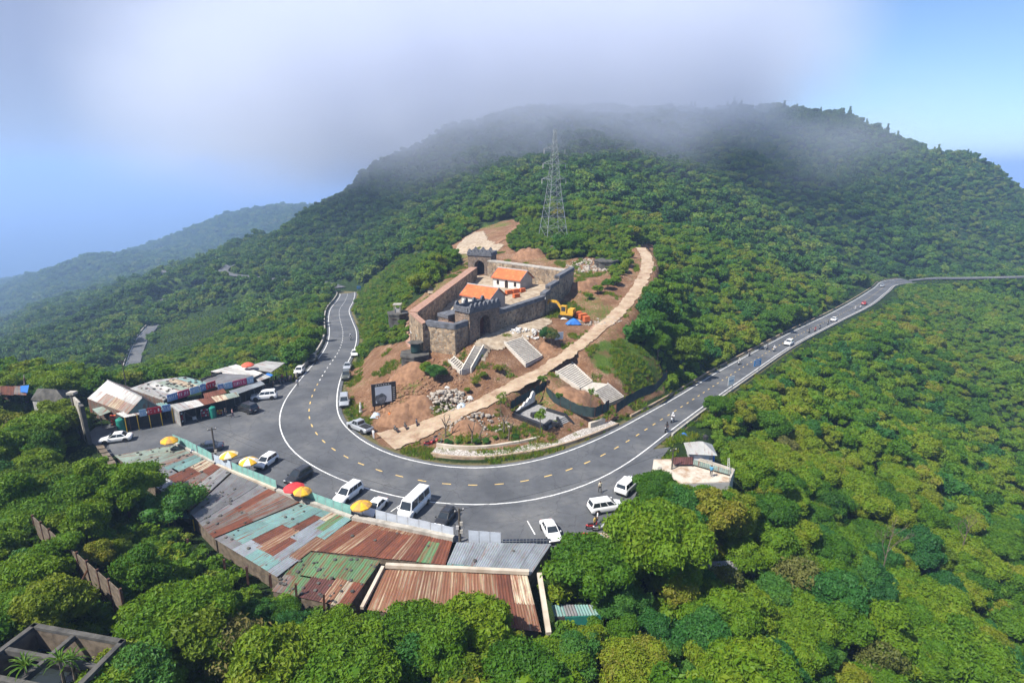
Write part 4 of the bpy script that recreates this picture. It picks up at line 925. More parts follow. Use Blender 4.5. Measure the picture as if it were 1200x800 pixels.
umbrella('yellow and amber parasol in front of the white car by the minibus', 424, 590, 0, 1.3, 'yellow', 'amber')

# ---------------------------------------------------------------- poles and wires
MAT['pole_wood'] = plain('pole_concrete_dark', (.10,.09,.075), (.06,.052,.045), 2, .9, .2)
MAT['cable'] = plain('cable', (.02,.02,.02), (.015,.015,.015), 2, .6, 0)
def upole(label, px, py, h, boxes=0, r=.13, base=0.0):
    p = P(px, py, base); u = thing('utility_pole', label, 'utility pole', p)
    MB().tube((0, 0, -.5), (0, 0, h), r*1.2, r*.85, n=8).build('shaft', MAT['pole_wood'], u)
    a = MB().box((0, 0, h-.35), (1.2, .09, .1), .5).build('crossarm', MAT['pole_wood'], u)
    for s_ in (-.5, 0, .5): MB().lathe([(.04, 0), (.07, .06), (.03, .14), (.05, .18)], 8, (s_*math.cos(.5), s_*math.sin(.5), h-.3)).build('insulator', MAT['stone_white'], a)
    for k in range(boxes): MB().box((.22*(-1)**k, -.18, h*.35+.5*k), (.32, .25, .42)).build('meter_box', MAT['plaster_grey_and_shaded' if k % 2 else 'concrete'], u)
    return p + Vector((0, 0, h-.15))
w1 = upole('dark utility pole standing in the pale blue fence line', 254, 542, 5.6, 1)
w2 = upole('utility pole with meter boxes in the gap of the grey fence', 539, 635, 4.4, 3, .15)
w3 = upole('thin utility pole at the roadside terrace', 787, 552, 3.6, 0, .1)
w4 = upole('slim utility pole behind the tin shed', 150, 462, 7.0, 0, .09, -.5)
def wire(label, a, b_, sag=.5, r=.018, n=14):
    a, b_ = Vector(a), Vector(b_); mb = MB(); pts = [a.lerp(b_, i/n) - Vector((0, 0, sag*4*(i/n)*(1-i/n))) for i in range(n+1)]
    for p, q in zip(pts[:-1], pts[1:]): mb.tube(p, q, r, n=4, caps=False)
    o = mb.build('overhead_wire', MAT['cable']); tag(o, label, 'wire')
wire('overhead wire from the fence pole to the transformer pole', w1, w2, 1.2)
wire('upper overhead wire between the fence pole and the transformer pole', w1 + Vector((.3,.2,.3)), w2 + Vector((.3,.2,.3)), .7)
wire('overhead wire from the transformer pole to the terrace pole', w2, w3, .9)
wire('overhead wire from the tin shed pole to the fence pole', w4, w1, 1.0)
MAT['rusty_post'] = plain('rusty_post', (.10,.045,.03), (.06,.03,.022), 3, .9, .3)
rp = []
for px, py, dz_, lab in ((222,648,1.9,'leftmost rusty fence post above the foreground trees'),(265,676,2.3,'second rusty fence post from the left beside the patchwork roof'),(291,685,2.3,'third rusty fence post from the left below the patchwork roof'),(318,688,1.6,'short rusty fence post at the corner of the green roof'),(348,706,2.2,'rusty fence post in front of the green roof'),(380,714,1.8,'rightmost rusty fence post by the dark red strips')):
    p = P(px, py, -1.2); o = MB().box((0, 0, dz_/2), (.22, .22, dz_)).build('fence_post', MAT['rusty_post'], None, loc=p); tag(o, lab, 'post', 'rusty posts along the edge of the roofs')
    o.rotation_euler = (rng.uniform(-.05,.05), rng.uniform(-.06,.06), .3); rp.append(p+Vector((0, 0, dz_*.8)))
for i in range(5): wire(f'barbed wire strand {("between the two leftmost posts","between the second and third posts","from the third post to the short post","from the short post to the next","between the two rightmost posts")[i]}', rp[i], rp[i+1], .15, .014, 6)

# ---------------------------------------------------------------- roadside shops
MAT['interior_shade'] = plain('interior_shade_board', (.05,.045,.04), (.03,.027,.025), 1, .9, .1)  # near-black colour standing for the shade inside the stalls
MAT['sign_red'] = plain('sign_red', (.50,.02,.035), (.42,.02,.03), 1, .5, 0); MAT['sign_blue'] = plain('sign_blue', (.10,.20,.42), (.20,.30,.48), .6, .5, 0); MAT['sign_pink'] = plain('sign_pink', (.52,.08,.16), (.42,.05,.12), 1, .5, 0); MAT['sign_sky'] = plain('sign_sky', (.25,.42,.60), (.35,.45,.55), 1, .5, 0)
MAT['sign_white'] = plain('sign_white', (.75,.75,.74), (.68,.68,.66), 1, .5, 0)
MAT['tank_green'] = plain('tank_green', (.02,.22,.16), (.015,.16,.12), 2, .5, 0)
MAT['tank_dark'] = plain('tank_dark', (.02,.05,.045), (.015,.035,.03), 2, .5, 0)
MAT['orange'] = plain('orange_plastic', (.70,.16,.03), (.55,.12,.03), 1, .6, 0); MAT['yellowp'] = plain('yellow_plastic', (.70,.45,.03), (.6,.38,.03), 1, .6, 0); MAT['bluep'] = plain('blue_plastic', (.03,.16,.48), (.03,.12,.38), 1, .6, 0); MAT['redp'] = plain('red_plastic', (.50,.03,.03), (.4,.03,.03), 1, .6, 0)
def q3(*c): return [P(*v) for v in c]
def slab(par, pts, th, mat, name):
    """flat roof piece with real thickness between world corners"""
    pts = [Vector(p)-par.location for p in pts]; n_ = len(pts)
    ar = sum(pts[i].x*pts[(i+1) % n_].y-pts[(i+1) % n_].x*pts[i].y for i in range(n_))
    if ar < 0: pts = pts[::-1]
    mb = MB(); mb.add([tuple(p) for p in pts] + [(p.x, p.y, p.z-th) for p in pts], [tuple(range(n_)), tuple(range(n_, 2*n_))[::-1]] + [(i, n_+i, n_+(i+1) % n_, (i+1) % n_) for i in range(n_)])
    return mb.build(name, TIN[mat] if mat in TIN else MAT[mat], par)
def wallp(par, a, b_, z0, z1a, z1b, mat, name='wall', th=.1):
    a, b_ = Vector(a)-par.location, Vector(b_)-par.location; n_ = Vector((-(b_-a).y, (b_-a).x, 0)).normalized()*th/2; lo = z0-par.location.z
    return MB().hexa([(a.x+n_.x, a.y+n_.y, lo), (a.x-n_.x, a.y-n_.y, lo), (b_.x-n_.x, b_.y-n_.y, lo), (b_.x+n_.x, b_.y+n_.y, lo)], [(a.x+n_.x, a.y+n_.y, z1a-par.location.z), (a.x-n_.x, a.y-n_.y, z1a-par.location.z), (b_.x-n_.x, b_.y-n_.y, z1b-par.location.z), (b_.x+n_.x, b_.y+n_.y, z1b-par.location.z)]).build(name, TIN[mat] if mat in TIN else MAT[mat], par)
def signboard(par, a, b_, z0, z1, mat, seed, name='sign_board', letters=True, out=.12):
    a, b_ = Vector(a)-par.location, Vector(b_)-par.location; d = b_-a; W_ = Vector((d.x, d.y, 0)).length; rz = math.atan2(d.y, d.x); nn_ = Vector((d.y, -d.x, 0)).normalized()*out
    h_ = z1-z0; zc = (z0+z1)/2-par.location.z; m2 = (a+b_)/2+nn_
    o = MB().box((0, 0, 0), (W_-.06, .08, h_)).build(name, MAT[mat], par, loc=(m2.x, m2.y, zc), rotz=rz)
    if letters:
        r = random.Random(seed); mb = MB(); x = -W_*.42
        while x < W_*.40:      # white lettering too small to read
            lw = r.uniform(.16,.26)
            for _ in range(r.randint(2, 3)):
                if r.random() < .5: mb.box((x+r.uniform(0, lw*.7), -.05, r.uniform(-.02,.02)), (.055, .012, h_*.44))
                else: mb.box((x+lw*.35, -.05, r.choice((-.2, 0, .2))*h_), (lw*.8, .012, .06))
            x += lw + r.choice((.08,.08,.08,.3))
        if mb.v: mb.build('lettering', MAT['sign_white'], o)
    return o
def posts(par, pts, ztop, zb=-.2, r=.05, mat='pole_wood'):
    for p in pts:
        q = Vector(p)-par.location; MB().tube((q.x, q.y, zb-par.location.z), (q.x, q.y, ztop-par.location.z-.04), r, n=6).build('post', MAT[mat], par)
# big gabled tin shed
r0, r1 = P(167,465.5,5.3), P(126,445.4,5.3); l0, l1 = P(150,484,3.0), P(102.7,466,3.0)
rr0, rr1 = Vector((2*r0.x-l0.x, 2*r0.y-l0.y, 3.0)), Vector((2*r1.x-l1.x, 2*r1.y-l1.y, 3.0))
shed = thing('tin_shed', 'gabled tin shed with patched grey roof and teal gable end', 'shed', (r0.x, r0.y, -.3))
for k in range(4):
    a, b_ = k/4, (k+1)/4
    for (ea, eb, m) in ((.0, .52, ('pale','pale','white','white')[k]), (.50, 1.03, ('dirty','cream','dirty','pale')[k])):
        sheet(shed, [r0.lerp(r1, b_).lerp(l0.lerp(l1, b_), ea), r0.lerp(r1, a).lerp(l0.lerp(l1, a), ea), r0.lerp(r1, a).lerp(l0.lerp(l1, a), eb), r0.lerp(r1, b_).lerp(l0.lerp(l1, b_), eb)], m, lift=.02*(ea == 0))
    sheet(shed, [r0.lerp(r1, a), r0.lerp(r1, b_), rr0.lerp(rr1, b_), rr0.lerp(rr1, a)], 'dirty')
tri = [l0.lerp(l1, .02), rr0.lerp(rr1, .02), r0.lerp(r1, .02)]; q = [v-shed.location for v in tri]
GB = 3.0
MB().add([(q[0].x, q[0].y, GB), (q[1].x, q[1].y, GB), (q[1].x, q[1].y, q[1].z-.1), (q[2].x, q[2].y, q[2].z-.1), (q[0].x, q[0].y, q[0].z-.1)] + [(v[0]-.12, v[1]+.10, v[2]) for v in [(q[0].x, q[0].y, GB), (q[1].x, q[1].y, GB), (q[1].x, q[1].y, q[1].z-.1), (q[2].x, q[2].y, q[2].z-.1), (q[0].x, q[0].y, q[0].z-.1)]], [(0,1,2,3,4), (9,8,7,6,5), (0,5,6,1), (1,6,7,2), (2,7,8,3), (3,8,9,4), (4,9,5,0)]).build('gable', TIN['teal'], shed)
wallp(shed, l0.lerp(l1, .03), rr0.lerp(rr1, .03), -.3, 2.65, 2.65, 'interior_shade', 'front_wall'); wallp(shed, l0, l1, -.3, 2.9, 2.9, 'dirty'); wallp(shed, l1, rr1, -.3, 2.9, 2.9, 'dirty')  # dark front wall stands for the shaded interior under the gable
MB().tube(r0-shed.location+Vector((0,0,.05)), r1-shed.location+Vector((0,0,.05)), .1, n=6).build('ridge_cap', TIN['pale'], shed)
o = slab(shed, q3((108,479,2.3),(120,476,2.5),(130,482,2.3),(117,487,2.1)), .06, 'pale_green', 'lean_to_roof')
posts(shed, q3((109,480,2.3),(117,487,2.1),(129,482,2.3)), 2.2)
# stall 1: pent roof with sign boards in front of the shed
st = thing('shop_stall', 'stall with white pent roof, red and blue sign boards in front of the tin shed', 'stall', P(168,496,-.05))
bk = q3((136,484,3.0),(194,470,3.0)); fr = q3((146,489,2.7),(201,478,2.7))
for k in range(4): sheet(st, [bk[0].lerp(bk[1], k/4), bk[0].lerp(bk[1], (k+1)/4), fr[0].lerp(fr[1], (k+1)/4), fr[0].lerp(fr[1], k/4)], ('white','pale','white','teal')[k])
for a, b_, m, sd in ((.30,.46,'sign_sky',1),(.47,.78,'sign_red',2),(.79,.99,'sign_blue',3)): signboard(st, fr[0].lerp(fr[1], a), fr[0].lerp(fr[1], b_), 2.35, 3.5, m, sd)
posts(st, [fr[0].lerp(fr[1], k/4) for k in range(5)], 2.65, mat='yellowp'); wallp(st, bk[0], bk[1], -.3, 2.85, 2.85, 'interior_shade'); wallp(st, bk[0], bk[0].lerp(fr[0], .7), -.3, 2.85, 2.7, 'interior_shade')
# stall 2: wide pale roof, long fascia of boards, tin side wall and low awning
s2 = thing('shop_stall', 'long stall under a pale stone-weighted roof with pink and blue fascia boards', 'stall', P(220,485,-.05))
A2 = q3((152,455,3.7),(179,445.5,3.8),(216,441,3.8),(247,449,3.6),(192,468.5,3.5)); slab(s2, A2, .12, 'white', 'roof_slab')
c4 = q3((193,467.5,3.55),(246,449,3.65),(216,441.5,3.85),(160,453.5,3.8)); 
for k in range(5): sheet(s2, [c4[0].lerp(c4[1], k/5), c4[0].lerp(c4[1], (k+1)/5), c4[3].lerp(c4[2], (k+1)/5), c4[3].lerp(c4[2], k/5)], ('pale','white','pale_green','cream','teal')[k], lift=.06)
fa = q3((192,470,3.4),(250,452,3.4))
for a, b_, m, sd in ((.06,.26,'sign_blue',4),(.27,.50,'sign_pink',5),(.51,.70,'sign_sky',6),(.71,.84,'sign_blue',7),(.85,1.05,'sign_red',8)): signboard(s2, fa[0].lerp(fa[1], a), fa[0].lerp(fa[1], b_), 3.1, 4.35, m, sd)
aw = q3((199,474,2.95),(278,459,2.95),(281,464,2.6),(210,482,2.6)); 
for k in range(5): sheet(s2, [aw[0].lerp(aw[1], k/5), aw[0].lerp(aw[1], (k+1)/5), aw[3].lerp(aw[2], (k+1)/5), aw[3].lerp(aw[2], k/5)], ('pale','white','rust','cream','pale_green')[k])
aw2 = q3((238,461,3.3),(262,455,3.3),(266,460,2.98),(240,466.5,2.98)); sheet(s2, aw2, 'rust')
wallp(s2, aw[0], aw[3], -.2, 2.85, 2.5, 'pale', 'side_wall'); posts(s2, [aw[3].lerp(aw[2], k/4) for k in range(5)], 2.55)
wallp(s2, aw[0], aw[1], -.3, 2.9, 2.9, 'interior_shade', 'back_wall'); wallp(s2, A2[0], A2[4], -.5, 3.5, 3.4, 'dirty'); wallp(s2, A2[0], A2[2], -1.5, 3.6, 3.6, 'dirty')
def weights(par, poly, n_, seed):
    r = random.Random(seed); mb = MB()
    for k in range(n_):
        a, b_ = r.random(), r.random(); p = poly[0].lerp(poly[1], a).lerp(poly[3].lerp(poly[2], a), b_)-par.location; q_ = r.uniform(.14,.32)
        mb.lathe([(q_*.7, 0), (q_, q_*.25), (q_*.8, q_*.5), (.02, q_*.55)], 7, (p.x, p.y, p.z+.08))
    o = mb.build('weight_stones', MAT['dark_concrete'], par); o['kind'] = 'stuff'
weights(s2, c4, 46, 3)
# stall 3: grey roof
s3 = thing('shop_stall', 'stall with flat grey roof lined with tyres and a pink fascia board', 'stall', P(276,462,-.1))
c4 = q3((234,446,3.5),(258,437.5,3.6),(297,440,3.6),(256,453,3.5)); slab(s3, c4, .12, 'grey', 'roof_slab')
for k in range(3): sheet(s3, [c4[0].lerp(c4[3], k/3), c4[0].lerp(c4[3], (k+1)/3), c4[1].lerp(c4[2], (k+1)/3), c4[1].lerp(c4[2], k/3)], 'grey', lift=.07)
fa = q3((255,455.5,3.4),(297,445.5,3.4))
for a, b_, m, sd in ((0,.17,'sign_blue',11),(.18,.40,'sign_sky',12),(.41,.80,'sign_pink',13),(.81,1.0,'sign_sky',14)): signboard(s3, fa[0].lerp(fa[1], a), fa[0].lerp(fa[1], b_), 3.0, 4.2, m, sd)
aw = q3((268,458,2.9),(306,446,2.9),(311,450,2.55),(274,463,2.55))
for k in range(3): sheet(s3, [aw[0].lerp(aw[1], k/3), aw[0].lerp(aw[1], (k+1)/3), aw[3].lerp(aw[2], (k+1)/3), aw[3].lerp(aw[2], k/3)], 'greyblue')
posts(s3, [aw[3].lerp(aw[2], k/3) for k in range(4)], 2.5); wallp(s3, aw[0], aw[1], -.4, 2.85, 2.85, 'interior_shade', 'back_wall'); wallp(s3, c4[0], c4[1], -1.5, 3.4, 3.4, 'dirty')
mtyre = MB().lathe([(.22,-.1),(.34,-.1),(.36,0),(.34,.1),(.22,.1),(.22,-.1)], 12).mesh('tyre', MAT['cable'])
for k in range(9):
    p = c4[0].lerp(c4[1], k/8.5).lerp(c4[2], rng.uniform(0,.08)); o = link('tyre', mtyre, None, None, (p.x, p.y, p.z+.2)); tag(o, ('leftmost','second','third','fourth','fifth','sixth','seventh','eighth','rightmost')[k]+' old tyre along the back edge of the grey stall roof', 'tyre', 'tyres weighting the grey stall roof')
# stall 4 and 5: pale overlapping canopies at the far end
s4 = thing('shop_stall', 'stall with overlapping white canopies beside the motorbike row', 'stall', P(296,452,-.3))
c4 = q3((247,435,3.3),(277,427,3.4),(308,437,3.3),(292,445,3.2)); slab(s4, c4, .08, 'pale', 'roof_slab'); wallp(s4, c4[0], c4[1], -2, 3.2, 3.2, 'dirty')
for k in range(3): sheet(s4, [c4[0].lerp(c4[1], k/3), c4[0].lerp(c4[1], (k+1)/3), c4[3].lerp(c4[2], (k+1)/3), c4[3].lerp(c4[2], k/3)], 'white', lift=.06)
aw = q3((297,442,2.9),(308,437.5,3.0),(318,441.5,2.6),(303,447,2.6)); sheet(s4, aw, 'white', lift=.05); posts(s4, [aw[2], aw[3]], 2.55); posts(s4, [c4[2], c4[3]], 3.1)
s5 = thing('shop_stall', 'farthest stall with broad pale grey roof above the slope', 'stall', P(318,436,-1.0))
c4 = q3((284,431,3.1),(312,423,3.2),(334,425,3.2),(318,436,3.0)); slab(s5, c4, .08, 'pale', 'roof_slab')
for k in range(3): sheet(s5, [c4[0].lerp(c4[1], k/3), c4[0].lerp(c4[1], (k+1)/3), c4[3].lerp(c4[2], (k+1)/3), c4[3].lerp(c4[2], k/3)], 'pale', lift=.06)
posts(s5, c4, 3.0, -2.5); wallp(s5, c4[0], c4[1], -3, 3.0, 3.0, 'dirty')
o = slab(s5, q3((308,440.5,2.5),(314,436.5,2.7),(320,439,2.6),(315,443,2.4)), .05, 'bluep', 'blue_tarpaulin'); posts(s5, q3((320,439,2.6),(315,443,2.4)), 2.4)
umbrella('coral red parasol on the roof of the farthest stall', 290, 426, 0, 1.2, 'coral', 'coral', .05, 1.3, 3.2)
# things in and before the stalls
def drum(label, px, py, r, h, mat, name='water_drum', base=0.0, cat='tank', ribs=4):
    p = P(px, py, base); o = thing(name, label, cat, p); prof = [(r*.96, 0)]
    for k in range(ribs):
        z0 = h*k/ribs; prof += [(r*.97, z0+.02), (r, z0+h/ribs*.5), (r*.97, z0+h/ribs-.02)]
    prof += [(r*.9, h), (r*.5, h+.12), (.02, h+.16)]
    MB().lathe(prof, 14).build('shell', MAT[mat], o, True); MB().lathe([(r*.34, h+.1), (r*.34, h+.22), (.01, h+.23)], 10).build('lid', MAT[mat], o)
    return o
drum('tall green water drum at the corner of the red signed stall', 143, 506, .62, 2.3, 'tank_green'); drum('green water drum before the long stall', 250, 489, .55, 1.95, 'tank_green')
def goods(label, px, py, w, d, h, mats, cat='display stand', name='display_stand', base=0.0, rz=0.3):
    p = P(px, py, base); s_ = thing(name, label, cat, p, rz); nsh = max(2, int(h/.45))
    for sx in (-1, 1):
        for sy in (-1, 1): MB().box((sx*w/2, sy*d/2, h/2), (.05, .05, h)).build('leg', MAT['steel'], s_)
    for k in range(nsh):
        sh_ = MB().box((0, 0, h*(k+.6)/nsh), (w, d, .04)).build('shelf', MAT['old_boards'], s_)
        for j in range(int(w/.3)): MB().box((-w/2+.16+j*.3, rng.uniform(-.05,.05), h*(k+.6)/nsh+.16), (.24, d*.7, rng.uniform(.18,.30))).build('packet', MAT[mats[(j+k) % len(mats)]], sh_)
    return s_
goods('snack shelf with orange and red packets beside the tall green drum', 135, 500, 1.0, .6, 2.0, ['orange','redp','orange']); goods('shelf of bottles under the red sign board', 160, 495, 1.4, .5, 1.3, ['plaster','bluep','redp'])
goods('shelf with orange packets under the blue sign board', 192, 487, 1.0, .5, 1.7, ['orange','yellowp','redp']); goods('white and red drink cabinet by the tin side wall', 214, 496, .8, .6, 1.8, ['redp','sign_white','redp'], 'cabinet', 'drink_cabinet')
goods('red goods shelf beside the second green drum', 241, 489, 1.2, .6, 1.5, ['redp','sign_pink','plaster']); goods('low shelf with yellow packets right of the second green drum', 258, 486, .9, .5, .8, ['orange','yellowp']); goods('tall pink display shelf under the grey stall awning', 296, 466, .9, .5, 2.0, ['sign_pink','redp']); goods('shelf of small goods inside the grey stall', 287, 468, 1.2, .5, 1.2, ['plaster','redp','bluep'])
for px, py, lab in ((176,494,'yellow crate on the ground under the red sign board'),(168,499,'white crate in front of the first stall'),(228,491,'grey crate inside the long stall')):
    p = P(px, py, 0); c = thing('crate', lab, 'crate', p, rng.random())
    MB().box((0, 0, .02), (.6, .45, .04)).build('bottom', MAT['yellowp' if 'yellow' in lab else 'plaster'], c)
    for k in range(4):
        a = k*math.pi/2; MB().box((math.cos(a)*(.29), math.sin(a)*.215, .22), (.03 if k % 2 == 0 else .6, .45 if k % 2 == 0 else .03, .40)).build('side', MAT['yellowp' if 'yellow' in lab else 'plaster'], c)
# old houses and wall left of the parking
oh = thing('old_house', 'old house with sagging dark grey hip roof left of the tin shed', 'house', P(58,478,-.5))
c4 = q3((36,468,2.6),(44,455,2.6),(82,457,2.6),(80,474,2.6)); rg = q3((52,455,4.6),(66,456,4.6))
q = [v-oh.location for v in c4]; g = [v-oh.location for v in rg]
for f, nm in (((q[0], g[0], q[1]), 'roof_plane'), ((q[1], g[0], g[1], q[2]), 'roof_plane'), ((q[2], g[1], q[3]), 'roof_plane'), ((q[3], g[1], g[0], q[0]), 'roof_plane')):
    mb = MB(); k = len(f); nz_ = (f[1]-f[0]).cross(f[2]-f[0]).z; ff = f if nz_ > 0 else f[::-1]
    mb.add([tuple(v) for v in ff]+[(v.x, v.y, v.z-.12) for v in ff], [tuple(range(k)), tuple(range(k, 2*k))[::-1]]+[(i, k+i, k+(i+1) % k, (i+1) % k) for i in range(k)]); mb.build(nm, MAT['dark_concrete'], oh)
for i in range(4): wallp(oh, c4[i].lerp((c4[0]+c4[2])/2, .08), c4[(i+1) % 4].lerp((c4[0]+c4[2])/2, .08), -1.0, 2.5, 2.5, 'plaster_grey_and_shaded')
th = thing('tin_hut', 'low hut with rusty tin roof and blue tarpaulin at the left edge', 'hut', P(15,468,-1))
for k in range(3): sheet(th, [P(-14+15*k,452,2.6), P(1+15*k,452.5,2.6), P(1+15*k,463,2.2), P(-14+15*k,462,2.2)], ('dirty','rust','dirty')[k])
slab(th, q3((24,452,2.75),(34,451,2.75),(32,460,2.5),(24,459,2.5)), .04, 'bluep', 'blue_tarpaulin'); wallp(th, P(-14,462,0), P(31,463,0), -1.5, 2.1, 2.1, 'dirty'); wallp(th, P(31,463,0), P(31,452.5,0), -1.5, 2.1, 2.4, 'dirty')
cw_ = thing('concrete_wall', 'tall narrow weathered concrete slab wall at the parking entrance', 'wall', P(106,522,-.2))
a, b_ = Vector((0, 0, 0)), Vector((-4.6, 4.2, 0))
wp = [cw_.location, cw_.location+b_]
def slabwall(par, a, b_, h, th_, mat, name='slab'):
    d = b_-a; m2 = (a+b_)/2; return MB().box((0, 0, h/2-.5), (d.length, th_, h+1)).build(name, MAT[mat], par, loc=m2, rotz=math.atan2(d.y, d.x))
slabwall(cw_, Vector((0,0,0)), Vector((-.9,.8,0)), 6.6, .55, 'dark_concrete', 'end_pillar'); slabwall(cw_, Vector((-1.0,.9,0)), Vector((-3.4,3.1,0)), 6.9, .3, 'concrete'); slabwall(cw_, Vector((-3.5,3.2,0)), Vector((-4.4,4.0,0)), 7.3, .5, 'dark_concrete', 'end_pillar')
o = MB().box((0, 0, 0), (1.1, 1.1, .35)).build('cap', MAT['concrete'], cw_, loc=(-3.95, 3.6, 7.4))
ls = thing('lean_to_shelter', 'dark plank lean-to roof beside the white saloon car', 'shelter', P(128,548,-.2)); 
for k in range(5): slab(ls, [P(112+3.2*k,522+4.6*k,.9), P(114.4+3.2*k,525.8+4.6*k,.9), P(123.4+3.2*k,524.5+4.4*k,.9), P(121+3.2*k,521+4.4*k,.9)], .06, 'old_boards', 'plank')
posts(ls, q3((114,524,.9),(128,544,.9),(136,541,.9)), .8, -2)
# ---------------------------------------------------------------- vehicles
def paint(name, c, rough=.28, metal=0.0):
    m, t, b = newmat(name); n_ = noise(t, 3, 3, .5)
    L(t, mixc(t, ramp(t, n_.outputs['Fac'], [(.45, (0,0,0)), (.8, (.35,.35,.35))]).outputs[0], c, tuple(x*.75+.02 for x in c)), b.inputs['Base Color'])
    b.inputs['Roughness'].default_value = rough; b.inputs['Metallic'].default_value = metal; b.inputs['Coat Weight'].default_value = .35; b.inputs['Coat Roughness'].default_value = .1
    return m
PT = {'white': paint('paint_white', (.74,.74,.73)), 'silver': paint('paint_silver', (.42,.44,.46), .3, .4), 'black': paint('paint_black', (.02,.021,.024)), 'navy': paint('paint_navy', (.025,.035,.06)), 'red': paint('paint_red', (.42,.03,.03)), 'grey': paint('paint_grey', (.10,.105,.11)), 'green': paint('paint_olive', (.06,.065,.05)), 'pale': paint('paint_pale_blue', (.55,.62,.70))}
m_, t, b = newmat('car_glass'); b.inputs['Base Color'].default_value = (.018,.024,.03,1); b.inputs['Roughness'].default_value = .06; b.inputs['Specular IOR Level'].default_value = .7
n_ = noise(t, 2, 2); L(t, mixc(t, n_.outputs['Fac'], (.015,.02,.026), (.03,.038,.045)), b.inputs['Base Color']); MAT['glass'] = m_
MAT['rubber'] = plain('rubber', (.022,.022,.023), (.014,.014,.014), 5, .85, .1); MAT['rim'] = plain('alloy', (.48,.48,.5), (.38,.38,.4), 3, .35, 0, metal=.8)
MAT['lamp_clear'] = plain('lamp_clear', (.72,.74,.76), (.6,.62,.64), 3, .15, 0); MAT['lamp_red'] = plain('lamp_red', (.38,.015,.015), (.28,.01,.01), 3, .2, 0); MAT['trim'] = plain('black_trim', (.028,.028,.03), (.02,.02,.02), 4, .6, 0); MAT['plate'] = plain('number_plate', (.7,.7,.68), (.62,.62,.6), 4, .5, 0)
